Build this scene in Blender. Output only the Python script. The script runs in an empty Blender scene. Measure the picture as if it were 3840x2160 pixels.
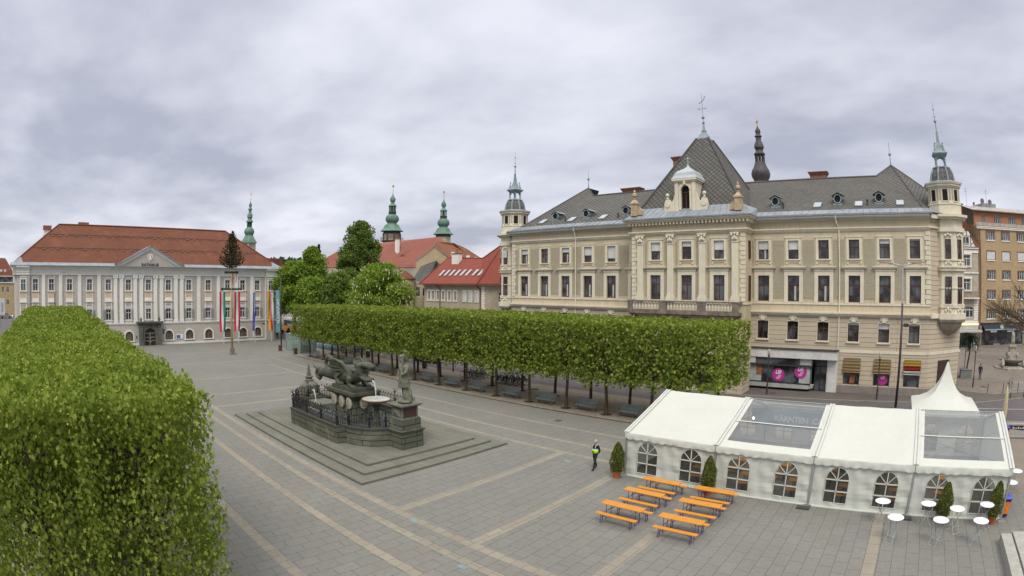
import bpy, bmesh, math, random
import numpy as np
from mathutils import Vector, Matrix
RND = random.Random(11)
SC = bpy.context.scene
COL = SC.collection
rad = math.radians
PI = math.pi

# ------------------------------------------------------------------ materials
_mats = {}
def _nt(name):
    m = bpy.data.materials.new(name); m.use_nodes = True
    nt = m.node_tree; nt.nodes.clear()
    o = nt.nodes.new('ShaderNodeOutputMaterial'); b = nt.nodes.new('ShaderNodeBsdfPrincipled')
    nt.links.new(b.outputs[0], o.inputs[0])
    return m, nt, b, o
def _n(nt, t, **k):
    n = nt.nodes.new(t)
    for a, v in k.items():
        if a in n.inputs.keys(): n.inputs[a].default_value = v
        else: setattr(n, a, v)
    return n
def _mix(nt, fac, a, b, mode='MIX'):
    x = nt.nodes.new('ShaderNodeMix'); x.data_type = 'RGBA'; x.blend_type = mode
    for i, v in ((0, fac), (6, a), (7, b)):
        if hasattr(v, 'is_output'): nt.links.new(v, x.inputs[i])
        elif i == 0: x.inputs[0].default_value = v
        else: x.inputs[i].default_value = (*v[:3], 1)
    return x.outputs[2]
def _ramp(nt, v, lo, hi):
    r = nt.nodes.new('ShaderNodeMapRange'); r.inputs[1].default_value = lo; r.inputs[2].default_value = hi
    nt.links.new(v, r.inputs[0]); return r.outputs[0]
def sc3(c, k): return tuple(min(1, x*k) for x in c[:3])
def mat(name, col, rough=.8, var=.14, scale=1.2, bump=0., bscale=12, metal=0., spec=.3, fine=.08, streak=0.):
    if name in _mats: return _mats[name]
    m, nt, b, o = _nt(name)
    tc = _n(nt, 'ShaderNodeTexCoord')
    geo = _n(nt, 'ShaderNodeNewGeometry')
    n1 = _n(nt, 'ShaderNodeTexNoise', Scale=scale, Detail=5., Roughness=.6)
    nt.links.new(geo.outputs['Position'], n1.inputs['Vector'])
    n2 = _n(nt, 'ShaderNodeTexNoise', Scale=scale*9, Detail=3.)
    nt.links.new(geo.outputs['Position'], n2.inputs['Vector'])
    c = _mix(nt, _ramp(nt, n1.outputs[0], .3, .7), sc3(col, 1-var), sc3(col, 1+var))
    c = _mix(nt, _ramp(nt, n2.outputs[0], .3, .7), c, _mix(nt, 1., c, (1-fine*2.4,)*3, 'MULTIPLY'))
    if streak:
        mp = _n(nt, 'ShaderNodeMapping'); mp.inputs['Scale'].default_value = (1.6, 1.6, .12)
        nt.links.new(geo.outputs['Position'], mp.inputs[0])
        n3 = _n(nt, 'ShaderNodeTexNoise', Scale=1.3, Detail=6., Roughness=.65); nt.links.new(mp.outputs[0], n3.inputs['Vector'])
        c = _mix(nt, _ramp(nt, n3.outputs[0], .52, .8), c, _mix(nt, 1., c, (1-streak,)*3, 'MULTIPLY'))
    nt.links.new(c, b.inputs['Base Color'])
    b.inputs['Roughness'].default_value = rough; b.inputs['Metallic'].default_value = metal
    b.inputs['Specular IOR Level'].default_value = spec
    if bump:
        n4 = _n(nt, 'ShaderNodeTexNoise', Scale=float(bscale), Detail=4.)
        nt.links.new(tc.outputs['Object'], n4.inputs['Vector'])
        bp = _n(nt, 'ShaderNodeBump', Strength=bump, Distance=.05); nt.links.new(n4.outputs[0], bp.inputs['Height'])
        nt.links.new(bp.outputs[0], b.inputs['Normal'])
    _mats[name] = m; return m
def brick(name, c1, c2, mor, w, h, msize=.01, off=.5, rot=0., bump=.4, rough=.85, var=.15, scale=.4, spec=.25, shift=(0, 0), bias=0., stain=None):
    """courses laid in the surface's own metres (UV)"""
    if name in _mats: return _mats[name]
    m, nt, b, o = _nt(name)
    tc = _n(nt, 'ShaderNodeTexCoord'); mp = _n(nt, 'ShaderNodeMapping')
    mp.inputs['Rotation'].default_value = (0, 0, rot); mp.inputs['Location'].default_value = (shift[0], shift[1], 0)
    nt.links.new(tc.outputs['UV'], mp.inputs[0])
    br = _n(nt, 'ShaderNodeTexBrick', offset=off)
    br.inputs['Scale'].default_value = 1.; br.inputs['Brick Width'].default_value = w; br.inputs['Row Height'].default_value = h
    br.inputs['Mortar Size'].default_value = msize; br.inputs['Mortar Smooth'].default_value = .3; br.inputs['Bias'].default_value = bias
    br.inputs['Color1'].default_value = (*c1, 1); br.inputs['Color2'].default_value = (*c2, 1); br.inputs['Mortar'].default_value = (*mor, 1)
    nt.links.new(mp.outputs[0], br.inputs['Vector'])
    geo = _n(nt, 'ShaderNodeNewGeometry')
    n1 = _n(nt, 'ShaderNodeTexNoise', Scale=scale, Detail=6., Roughness=.65); nt.links.new(geo.outputs['Position'], n1.inputs['Vector'])
    n2 = _n(nt, 'ShaderNodeTexNoise', Scale=scale*30, Detail=3.); nt.links.new(geo.outputs['Position'], n2.inputs['Vector'])
    c = _mix(nt, _ramp(nt, n1.outputs[0], .3, .7), _mix(nt, 1., br.outputs[0], (1-var,)*3, 'MULTIPLY'), br.outputs[0])
    c = _mix(nt, _ramp(nt, n2.outputs[0], .35, .75), c, _mix(nt, 1., c, (.86,)*3, 'MULTIPLY'))
    if stain:
        n5 = _n(nt, 'ShaderNodeTexNoise', Scale=stain[1], Detail=7., Roughness=.7); nt.links.new(geo.outputs['Position'], n5.inputs['Vector'])
        c = _mix(nt, _ramp(nt, n5.outputs[0], .54, .72), c, stain[0])
    nt.links.new(c, b.inputs['Base Color']); b.inputs['Roughness'].default_value = rough; b.inputs['Specular IOR Level'].default_value = spec
    if bump:
        bp = _n(nt, 'ShaderNodeBump', Strength=bump, Distance=.03); bp.invert = True
        nt.links.new(br.outputs['Fac'], bp.inputs['Height']); nt.links.new(bp.outputs[0], b.inputs['Normal'])
    _mats[name] = m; return m
def glass_dark(name, col=(.03, .035, .04), rough=.08, spec=.6, blot=None):
    if name in _mats: return _mats[name]
    m = mat(name, col, rough=rough, var=.5, scale=.7, spec=spec, fine=.2)
    nt = m.node_tree; b = nt.nodes['Principled BSDF']; g = _n(nt, 'ShaderNodeNewGeometry'); n = _n(nt, 'ShaderNodeTexNoise', Scale=.9, Detail=2.); nt.links.new(g.outputs['Position'], n.inputs['Vector'])
    nt.links.new(_mix(nt, _ramp(nt, n.outputs[0], .42, .62), (.018, .018, .022), (.10, .115, .13)), b.inputs['Base Color']); return m  # grey-blue noise patches painted into the base colour as reflections
def film(name, col=(.75, .78, .8), alpha=.4, rough=.12):
    if name in _mats: return _mats[name]
    m, nt, b, o = _nt(name)
    b.inputs['Base Color'].default_value = (*col, 1); b.inputs['Roughness'].default_value = rough
    tr = _n(nt, 'ShaderNodeBsdfTransparent'); mx = _n(nt, 'ShaderNodeMixShader')
    geo = _n(nt, 'ShaderNodeNewGeometry'); n = _n(nt, 'ShaderNodeTexNoise', Scale=1.2, Detail=5.); nt.links.new(geo.outputs['Position'], n.inputs['Vector'])
    r = nt.nodes.new('ShaderNodeMapRange'); r.inputs[1].default_value = .3; r.inputs[2].default_value = .7
    r.inputs[3].default_value = alpha*.92; r.inputs[4].default_value = min(1, alpha*1.08); nt.links.new(n.outputs[0], r.inputs[0])
    nt.links.new(r.outputs[0], mx.inputs[0]); nt.links.new(tr.outputs[0], mx.inputs[1]); nt.links.new(b.outputs[0], mx.inputs[2])
    nt.links.new(mx.outputs[0], o.inputs[0]); _mats[name] = m; return m
def leafmat(name, a, b_, c_, scale=2.2, trans=.35):
    """three real leaf colours mixed leaf by leaf and clump by clump"""
    if name in _mats: return _mats[name]
    m, nt, b, o = _nt(name)
    geo = _n(nt, 'ShaderNodeNewGeometry')
    n1 = _n(nt, 'ShaderNodeTexNoise', Scale=scale*.35, Detail=4.); nt.links.new(geo.outputs['Position'], n1.inputs['Vector'])
    at = _n(nt, 'ShaderNodeAttribute', attribute_name='tint')
    c = _mix(nt, _ramp(nt, n1.outputs[0], .35, .65), a, b_)
    c = _mix(nt, _ramp(nt, at.outputs['Fac'], .35, 1.0), c, c_)
    nt.links.new(c, b.inputs['Base Color']); b.inputs['Roughness'].default_value = .7; b.inputs['Specular IOR Level'].default_value = .12
    t = _n(nt, 'ShaderNodeBsdfTranslucent'); nt.links.new(_mix(nt, 1., c, (1.0, 1.25, .6), 'MULTIPLY'), t.inputs[0])
    mx = _n(nt, 'ShaderNodeMixShader'); mx.inputs[0].default_value = trans
    nt.links.new(b.outputs[0], mx.inputs[1]); nt.links.new(t.outputs[0], mx.inputs[2]); nt.links.new(mx.outputs[0], o.inputs[0])
    _mats[name] = m; return m
def emis(name, col, s):
    if name in _mats: return _mats[name]
    m, nt, b, o = _nt(name)
    b.inputs['Base Color'].default_value = (*col, 1); b.inputs['Emission Color'].default_value = (*col, 1); b.inputs['Emission Strength'].default_value = s
    _mats[name] = m; return m

# ------------------------------------------------------------------ objects
def tag(o, label=None, cat=None, group=None, kind=None):
    if label: o['label'] = label
    if cat: o['category'] = cat
    if group: o['group'] = group
    if kind: o['kind'] = kind
    return o
def link(o, parent=None, loc=None):
    COL.objects.link(o)
    if parent is not None: o.parent = parent
    if loc is not None: o.location = loc
    return o
def thing(name, label, cat, loc=(0, 0, 0), rz=0, group=None):
    o = link(bpy.data.objects.new(name, None)); o.location = loc; o.rotation_euler = (0, 0, rz)
    o.empty_display_size = .2
    return tag(o, label, cat, group)
def inst(name, me, parent=None, loc=(0, 0, 0), rz=0, label=None):
    o = link(bpy.data.objects.new(name, me), parent); o.location = loc; o.rotation_euler = (0, 0, rz)
    if label: o['label'] = label
    return o
def dup(root, loc, rz=None, label=None, group=None, scale=None):
    def cp(o, par):
        c = o.copy(); COL.objects.link(c); c.parent = par
        for ch in list(o.children): cp(ch, c)
        return c
    r = cp(root, root.parent); r.location = loc
    if rz is not None: r.rotation_euler = (0, 0, rz)
    if scale: r.scale = scale
    if label: r['label'] = label
    if group: r['group'] = group
    return r
def wpos(o):
    v = Vector((0, 0, 0))
    while o is not None: v += o.location; o = o.parent
    return v

class MB:
    def __init__(s): s.v = []; s.f = []; s.o = (0, 0, 0); s.c = 1.; s.s = 0.; s.sm = []
    def at(s, o=(0, 0, 0), a=0.):
        s.o = o; s.c = math.cos(a); s.s = math.sin(a); return s
    def p(s, x, y, z):
        s.v.append((s.o[0]+x*s.c-y*s.s, s.o[1]+x*s.s+y*s.c, s.o[2]+z)); return len(s.v)-1
    def poly(s, pts):
        s.f.append([s.p(*q) for q in pts]); return s
    def box(s, x0, x1, y0, y1, z0, z1):
        i = [s.p(x, y, z) for z in (z0, z1) for y in (y0, y1) for x in (x0, x1)]
        for q in ((0, 2, 3, 1), (4, 5, 7, 6), (0, 1, 5, 4), (2, 6, 7, 3), (0, 4, 6, 2), (1, 3, 7, 5)): s.f.append([i[k] for k in q])
        return s
    def loft(s, rings, cap=True, closed=True):
        idx = [[s.p(*q) for q in r] for r in rings]; n = len(idx[0])
        for a, b in zip(idx, idx[1:]):
            for k in range(n if closed else n-1):
                s.f.append([a[k], a[(k+1) % n], b[(k+1) % n], b[k]])
        if cap and closed: s.f.append(idx[0][::-1]); s.f.append(idx[-1])
        return s
    def prism(s, poly, z0, z1): return s.loft([[(x, y, z) for x, y in poly] for z in (z0, z1)])
    def ext(s, poly, y0, y1): return s.loft([[(x, y, z) for x, z in poly] for y in (y0, y1)])
    def lathe(s, cx, cy, prof, n=16, rot=0., sx=1., sy=1., z=0.):
        return s.loft([[(cx+sx*r*math.cos(rot+2*PI*k/n), cy+sy*r*math.sin(rot+2*PI*k/n), z+zz) for k in range(n)] for r, zz in prof])
    def tube(s, pts, rr, n=8, flat=1., up=None):
        pts = [Vector(q) for q in pts]; rings = []
        if not hasattr(rr, '__len__'): rr = [rr]*len(pts)
        a = Vector(up) if up else None
        for i, q in enumerate(pts):
            d = (pts[min(i+1, len(pts)-1)]-pts[max(i-1, 0)])
            d = d.normalized() if d.length > 1e-9 else Vector((0, 0, 1))
            if a is None: a = Vector((0, 0, 1)) if abs(d.z) < .9 else Vector((1, 0, 0))
            e1 = d.cross(a); e1 = e1.normalized() if e1.length > 1e-6 else d.orthogonal().normalized()
            e2 = e1.cross(d).normalized()
            a = e2
            rings.append([tuple(q+e1*(rr[i]*math.cos(2*PI*k/n))+e2*(rr[i]*flat*math.sin(2*PI*k/n))) for k in range(n)])
        return s.loft(rings)
    def bar(s, a, b, w, h=None):
        return s.tube([a, b], w/2*1.414, 4, (h or w)/w) if False else s._bar(a, b, w, h or w)
    def _bar(s, a, b, w, h):
        a = Vector(a); b = Vector(b); d = (b-a).normalized()
        u = Vector((0, 0, 1)) if abs(d.z) < .95 else Vector((0, 1, 0))
        e1 = d.cross(u).normalized()*w/2; e2 = e1.cross(d).normalized()*h/2
        return s.loft([[tuple(q+i*e1+j*e2) for i, j in ((-1, -1), (1, -1), (1, 1), (-1, 1))] for q in (a, b)])
    def ell(s, c, r, n=10, m=6):
        return s.lathe(c[0], c[1], [(max(.02, math.sin(PI*k/m))*r[0], c[2]-r[2]*math.cos(PI*k/m)) for k in range(m+1)], n, sy=r[1]/r[0])
    def mesh(s, name, m, origin=(0, 0, 0), smooth=False, uv=True):
        me = bpy.data.meshes.new(name)
        ox, oy, oz = origin
        me.from_pydata([(x-ox, y-oy, z-oz) for x, y, z in s.v], [], s.f)
        me.validate()
        bm = bmesh.new(); bm.from_mesh(me)
        bmesh.ops.recalc_face_normals(bm, faces=bm.faces)
        if uv:
            lay = bm.loops.layers.uv.new('UV'); o = Vector(origin)
            for f in bm.faces:
                nn = f.normal
                if abs(nn.z) > .999 or nn.length < .5: t = Vector((1, 0, 0)); w = Vector((0, 1, 0))
                else:
                    t = Vector((0, 0, 1)).cross(nn).normalized(); w = nn.cross(t).normalized()
                for l in f.loops:
                    q = l.vert.co+o; l[lay].uv = (q.dot(t), q.dot(w))
        bm.to_mesh(me); bm.free()
        if smooth:
            for pgn in me.polygons: pgn.use_smooth = True
            if smooth is not True:
                try: me.set_sharp_from_angle(angle=rad(smooth))
                except Exception: pass
        if m: me.materials.append(m)
        return me
    def build(s, name, m, parent=None, smooth=False, loc=None, label=None):
        w = wpos(parent) if parent is not None else Vector((0, 0, 0))
        if loc is None: loc = w.copy()
        me = s.mesh(name, m, tuple(loc), smooth)
        o = link(bpy.data.objects.new(name, me), parent); o.location = Vector(loc)-w
        if label: o['label'] = label
        return o

def pieces_of(me, gap=.12):
    """cluster a mesh's loose shells that touch or nearly touch"""
    n = len(me.vertices); co = np.zeros(n*3, np.float32); me.vertices.foreach_get('co', co); co = co.reshape(-1, 3)
    par = list(range(n))
    def f(i):
        while par[i] != i: par[i] = par[par[i]]; i = par[i]
        return i
    for e in me.edges: a, b = f(e.vertices[0]), f(e.vertices[1]); par[a] = b
    isl = {}
    for i in range(n): isl.setdefault(f(i), []).append(i)
    ks = list(isl); lo = np.array([co[isl[k]].min(0) for k in ks])-gap/2; hi = np.array([co[isl[k]].max(0) for k in ks])+gap/2
    lab = list(range(len(ks)))
    def g(i):
        while lab[i] != i: lab[i] = lab[lab[i]]; i = lab[i]
        return i
    for i in range(len(ks)):
        t = np.all((lo[i] <= hi) & (hi[i] >= lo), 1)
        for j in np.nonzero(t)[0]: lab[g(int(j))] = g(i)
    out = {}
    for i, k in enumerate(ks):
        for v in isl[k]: out.setdefault(g(i), set()).add(v)
    return list(out.values())
def split_mesh(me, gap=.12):
    ps = pieces_of(me, gap)
    if len(ps) < 2: return [me]
    res = []
    for p in ps:
        bm = bmesh.new(); bm.from_mesh(me); bm.verts.ensure_lookup_table()
        bmesh.ops.delete(bm, geom=[v for v in bm.verts if v.index not in p], context='VERTS')
        m2 = bpy.data.meshes.new(me.name); bm.to_mesh(m2); bm.free()
        for m in me.materials: m2.materials.append(m)
        res.append(m2)
    return res
def split_part(o, gap=.12):
    ms = split_mesh(o.data, gap)
    if len(ms) < 2: return
    o.data = ms[0]
    for m2 in ms[1:]:
        c = link(bpy.data.objects.new(o.name.split('.')[0], m2), o.parent); c.location = o.location; c.rotation_euler = o.rotation_euler; c.scale = o.scale

def blob(name, mb, m, parent=None, voxel=.03, smooth=8, loc=None):
    """fuse overlapping lumps into one continuous skin"""
    o = mb.build(name, m, parent, loc=loc)
    md = o.modifiers.new('r', 'REMESH'); md.mode = 'VOXEL'; md.voxel_size = voxel
    ms = o.modifiers.new('s', 'SMOOTH'); ms.factor = .5; ms.iterations = smooth
    dg = bpy.context.evaluated_depsgraph_get(); me = bpy.data.meshes.new_from_object(o.evaluated_get(dg))
    o.modifiers.clear(); old = o.data; o.data = me; bpy.data.meshes.remove(old); me.name = name
    for pg in me.polygons: pg.use_smooth = True
    if not me.materials: me.materials.append(m)
    return o

def text(name, s, size, m, parent=None, loc=(0, 0, 0), rot=(PI/2, 0, 0), ext=.02, sx=1., shear=0., bold=0.):
    cu = bpy.data.curves.new(name, 'FONT'); cu.body = s; cu.size = size; cu.extrude = ext; cu.align_x = 'CENTER'; cu.shear = shear; cu.offset = bold
    o = link(bpy.data.objects.new(name, cu)); dg = bpy.context.evaluated_depsgraph_get()
    me = bpy.data.meshes.new_from_object(o.evaluated_get(dg)); bpy.data.objects.remove(o); bpy.data.curves.remove(cu)
    me.name = name; me.materials.clear(); me.materials.append(m)
    o = link(bpy.data.objects.new(name, me), parent); w = wpos(parent) if parent is not None else Vector()
    o.location = Vector(loc)-w; o.rotation_euler = rot; o.scale = (sx, 1, 1)
    return o

def wall_holes(mb, u0, u1, z0, z1, y, holes, dep=.22):
    """a wall face (local x,z) with openings; hole = (a, b, bottom, top[, rise of its arch])"""
    xs = sorted({u0, u1, *[h[0] for h in holes], *[h[1] for h in holes]}); zs = sorted({z0, z1, *[h[2] for h in holes], *[h[3] for h in holes]})
    xs = [x for x in xs if u0-1e-6 <= x <= u1+1e-6]; zs = [z for z in zs if z0-1e-6 <= z <= z1+1e-6]
    for i in range(len(xs)-1):
        run = None
        for j in range(len(zs)-1):
            cx = (xs[i]+xs[i+1])/2; cz = (zs[j]+zs[j+1])/2
            if any(h[0] < cx < h[1] and h[2] < cz < h[3] for h in holes):
                if run is not None: mb.poly([(xs[i], y, run), (xs[i+1], y, run), (xs[i+1], y, zs[j]), (xs[i], y, zs[j])]); run = None
            elif run is None: run = zs[j]
        if run is not None: mb.poly([(xs[i], y, run), (xs[i+1], y, run), (xs[i+1], y, zs[-1]), (xs[i], y, zs[-1])])
    for h in holes:
        a, b, c, d = h[:4]; r = h[4] if len(h) > 4 else 0
        sp = d-r
        mb.poly([(a, y, c), (a, y+dep, c), (a, y+dep, sp), (a, y, sp)]); mb.poly([(b, y, c), (b, y+dep, c), (b, y+dep, sp), (b, y, sp)])
        mb.poly([(a, y, c), (b, y, c), (b, y+dep, c), (a, y+dep, c)])
        if not r: mb.poly([(a, y, d), (b, y, d), (b, y+dep, d), (a, y+dep, d)])
        else:
            n = 12; pt = [((a+b)/2-(b-a)/2*math.cos(PI*k/n), sp+r*math.sin(PI*k/n)) for k in range(n+1)]
            for (x0, q0), (x1, q1) in zip(pt, pt[1:]):
                mb.poly([(x0, y, q0), (x1, y, q1), (x1, y, d), (x0, y, d)])
                mb.poly([(x0, y, q0), (x1, y, q1), (x1, y+dep, q1), (x0, y+dep, q0)])

# ------------------------------------------------------------------ camera (wide surveillance lens)
cd = bpy.data.cameras.new('camera'); cam = link(bpy.data.objects.new('camera', cd)); SC.camera = cam
cd.type = 'PANO'; cd.panorama_type = 'FISHEYE_LENS_POLYNOMIAL'
cd.sensor_width = 36; cd.sensor_height = 20.25; cd.sensor_fit = 'HORIZONTAL'
cd.fisheye_fov = rad(170)
cd.fisheye_polynomial_k0 = 0; cd.fisheye_polynomial_k1 = -.92219/18; cd.fisheye_polynomial_k2 = 0
cd.fisheye_polynomial_k3 = -.036/18**3; cd.fisheye_polynomial_k4 = 0
cd.lens = 14; cd.clip_start = .1; cd.clip_end = 5000
CM = Matrix(((.7571097, -.0084768, .6532328), (.6532535, -.0004108, -.7571391), (.0066865, .999964, .0052265)))
cam.matrix_world = Matrix.Translation((0, 0, 10.3)) @ CM.to_4x4()

# ------------------------------------------------------------------ light
SUN_EL, SUN_AZ = rad(52), rad(215)     # high, veiled
w = bpy.data.worlds.new('World'); SC.world = w; w.use_nodes = True; nt = w.node_tree; nt.nodes.clear()
out = _n(nt, 'ShaderNodeOutputWorld'); bg = _n(nt, 'ShaderNodeBackground', Strength=.1)
sky = _n(nt, 'ShaderNodeTexSky'); sky.sky_type = 'NISHITA'; sky.sun_disc = False; sky.sun_elevation = SUN_EL; sky.sun_rotation = SUN_AZ
tc = _n(nt, 'ShaderNodeTexCoord'); sp = _n(nt, 'ShaderNodeSeparateXYZ'); nt.links.new(tc.outputs['Generated'], sp.inputs[0])
def M2(op, a, b=None):
    x = _n(nt, 'ShaderNodeMath', operation=op)
    for i, v in enumerate((a, b)):
        if v is None: continue
        if hasattr(v, 'is_output'): nt.links.new(v, x.inputs[i])
        else: x.inputs[i].default_value = v
    return x.outputs[0]
zc = M2('MAXIMUM', sp.outputs[2], 0.); den = M2('ADD', zc, .16)
cx = _n(nt, 'ShaderNodeCombineXYZ'); nt.links.new(M2('DIVIDE', sp.outputs[0], den), cx.inputs[0]); nt.links.new(M2('DIVIDE', sp.outputs[1], den), cx.inputs[1])
mp = _n(nt, 'ShaderNodeMapping'); mp.inputs['Rotation'].default_value = (0, 0, rad(28)); mp.inputs['Scale'].default_value = (.95, 1.25, 1)
nt.links.new(cx.outputs[0], mp.inputs[0])
na = _n(nt, 'ShaderNodeTexNoise', Scale=.62, Detail=5., Roughness=.42, Distortion=.25); nt.links.new(mp.outputs[0], na.inputs['Vector'])
nb = _n(nt, 'ShaderNodeTexNoise', Scale=3.0, Detail=8., Roughness=.5, Distortion=.1); nt.links.new(mp.outputs[0], nb.inputs['Vector'])
cl = M2('ADD', M2('MULTIPLY', na.outputs[0], .74), M2('MULTIPLY', nb.outputs[0], .26))
SKY_DARK = (3.3, 3.42, 4.15); SKY_LITE = (6.2, 6.3, 6.95)
cc = _mix(nt, _ramp(nt, cl, .38, .635), SKY_DARK, SKY_LITE)
up = _n(nt, 'ShaderNodeMapRange'); up.inputs[1].default_value = .5; up.inputs[2].default_value = .9; up.inputs[3].default_value = 1.; up.inputs[4].default_value = 3.0
nt.links.new(sp.outputs[2], up.inputs[0])
vm = _n(nt, 'ShaderNodeVectorMath', operation='SCALE'); nt.links.new(cc, vm.inputs[0]); nt.links.new(up.outputs[0], vm.inputs[3])
wz = _mix(nt, _ramp(nt, sp.outputs[2], .5, .8), (1, 1, 1), (1.08, 1.0, .86)); fin = _mix(nt, .93, sky.outputs[0], _mix(nt, 1., vm.outputs[0], wz, 'MULTIPLY'))
nt.links.new(fin, bg.inputs[0]); nt.links.new(bg.outputs[0], out.inputs[0])
sl = bpy.data.lights.new('sun', 'SUN'); sl.energy = 1.5; sl.angle = rad(25); sl.color = (1, .95, .82)
so = link(bpy.data.objects.new('sun', sl)); so.location = (0, -30, 60)
sdir = Vector((math.cos(rad(-50))*math.cos(SUN_EL), math.sin(rad(-50))*math.cos(SUN_EL), math.sin(SUN_EL)))
so.rotation_euler = sdir.to_track_quat('Z', 'Y').to_euler()
SC.view_settings.view_transform = 'Standard'; SC.view_settings.look = 'None'; SC.view_settings.exposure = .5; SC.view_settings.gamma = 1
SC.cycles.max_bounces = 6; SC.cycles.diffuse_bounces = 3; SC.cycles.glossy_bounces = 2; SC.cycles.transparent_max_bounces = 12; SC.cycles.transmission_bounces = 2
SC.cycles.use_denoising = True; SC.cycles.caustics_reflective = False; SC.cycles.caustics_refractive = False
# ------------------------------------------------------------------ ground
def sheet(name, polys, z, m, z0=None):
    mb = MB()
    for p in polys:
        if z0 is None: mb.poly([(x, y, z) for x, y in p])
        else: mb.prism(p, z0, z)
    o = mb.build(name, m); return tag(o, kind='structure')
rect = lambda a, b, c, d: [(a, c), (b, c), (b, d), (a, d)]
m_slab = brick('slab_paving', (.2, .2, .182), (.187, .187, .17), (.088, .086, .076), .98, .6, .011, rot=PI/2, var=.16, scale=.18, stain=((.17, .16, .138), .55))
m_band = brick('pale_band', (.285, .262, .212), (.262, .24, .195), (.12, .11, .1), .9, .55, .012, rot=PI/2, var=.2)
m_far = mat('far_ground', (.16, .15, .13), scale=.05)
m_gravel = mat('gravel', (.27, .235, .19), scale=.35, var=.12, fine=.12, bump=.3, bscale=60)
m_asph = mat('asphalt', (.115, .105, .108), scale=.3, var=.14, fine=.1, bump=.2, bscale=80)
m_sett = brick('small_setts', (.17, .15, .132), (.135, .12, .108), (.07, .06, .055), .12, .12, .012, var=.2)
m_curb = mat('granite_kerb', (.22, .205, .185)); m_steel_edge = mat('rusty_edging', (.16, .1, .065))
m_red = mat('reddish_paving', (.2, .175, .15), scale=.2, fine=.12); m_line = mat('white_paint', (.55, .55, .54))
sheet('ground', [rect(-900, 900, -700, 1200)], -.02, m_far)
sheet('plaza_paving', [rect(-96, 40, -40, 36.1)], .0, m_slab)
sheet('plaza_paving', [rect(-96, -73, 36.1, 44.8)], .0, m_slab)
sheet('tree_strip', [rect(-73, 9.4, 36.16, 44.8)], .03, m_gravel)
sheet('kerb', [rect(-73, 9.4, 36.1, 36.16)], .045, m_steel_edge)
sheet('tree_strip', [rect(-75, -12, -4.6, 5.2)], .03, m_gravel)
sheet('road', [rect(-240, 60, 44.8, 50.6), rect(-240, -79, 50.6, 60)], -.01, m_asph)
sheet('road', [rect(-240, -101, -90, 44.8)], -.01, m_asph)
sheet('kerb', [rect(-73, 9.4, 44.8, 45.0)], .05, m_curb)
sheet('kerb', [[(-73, 50.6), (-15, 50.6), (-1.3, 52.2), (6.5, 53.2), (9, 53.6), (15, 56.4), (40, 62), (40, 62.3), (15, 56.7), (9, 53.9), (6.4, 53.5), (-1.4, 52.5), (-15, 50.9), (-73, 50.9)]], .1, m_curb, -.02)
sheet('pavement', [[(-73, 50.9), (-15, 50.9), (-1.4, 52.5), (6.4, 53.5), (9, 53.9), (15, 56.7), (40, 62.3), (40, 70), (-73, 70)]], .09, m_sett)
sheet('road', [[(-15, 50.6), (60, 50.6), (60, 66), (40, 62), (15, 56.4), (9, 53.6), (-1.3, 52.2)]], -.012, m_asph)
sheet('side_square', [[(7.8, 59.7), (11, 58.4), (15, 59.8), (60, 72), (60, 150), (0, 150), (0, 78), (7.8, 78)]], .1, m_red)
sheet('pale_paving_strip', [[(6.3, 64.0), (8.5, 59.8), (11.8, 58.25), (16, 59.8), (40, 66), (40, 66.5), (16, 60.3), (11.8, 58.75), (8.8, 60.2), (6.8, 64.2)]], .105, m_curb)
sheet('pale_paving_strip', [[(13.5, 88), (17.5, 79.3), (18, 79.5), (14, 88.2)], rect(6, 60, 92.5, 93)], .106, m_curb)
sheet('lane_marking', [rect(8.8, 40, 51.38, 51.5)], -.004, m_line)
sheet('pale_terrace', [[(6.9, 29.4), (30, 27.4), (30, 40.9), (9.5, 40.9), (6.9, 33)]], .006, mat('sandy_concrete', (.2, .175, .145), scale=.4))
sheet('pale_terrace', [rect(6.5, 40, 41.2, 46.6)], .0, mat('sandy_concrete2', (.2, .185, .165), scale=.4))
bands = [rect(-46, 3, 14.0, 14.45), rect(-46, -3, 12.8, 13.2), rect(-46, -9, 10.8, 11.25), rect(-40, -9, 7.3, 7.75), rect(-72, -14, 32.0, 32.35), rect(-66, -14.4, 29.0, 29.4), rect(-50, -14.4, 26.9, 27.3),
         rect(-71.2, -70.8, 12, 31), rect(-59.1, -58.6, 12, 29), rect(-50.3, -49.8, 12, 26.9), rect(-45.3, -44.8, 14.45, 26.9), rect(-82, -81.6, 10, 36),
         rect(-19.4, -18.9, 14.45, 26.9), rect(-14.6, -14.1, 14.45, 26.9), rect(-9.2, -8.7, 12, 25.7), rect(.0, .55, 12, 25.6)]
sheet('pale_paving_strip', bands, .004, m_band)
sheet('blue_paving_mark', [rect(-13.4, -13.0, 12.5, 12.75), rect(-17.9, -17.5, 13.95, 14.2), rect(-18.1, -17.6, 25.7, 25.95)], .008, mat('faded_blue_paint', (.18, .27, .28)))
# drain covers and a patch of lifted slab
for i, (x, y, r) in enumerate(((-33.6, 42.5, .45), (-24.2, 33.6, .3), (-12.4, 53.0, .4), (13.4, 57.4, .5), (11.2, 62.6, .4))):
    mb = MB(); mb.lathe(0, 0, [(r, 0), (r, .012), (r*.86, .014), (r*.84, .008), (.001, .008)], 20, z=0)
    mb.v = [(a+x, b+y, c+(.11 if y > 50 else .031 if y > 36 else .003)) for a, b, c in mb.v]
    tag(mb.build('drain_cover', mat('cast_iron', (.09, .08, .075)), loc=(x, y, 0)), kind='structure')
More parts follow.
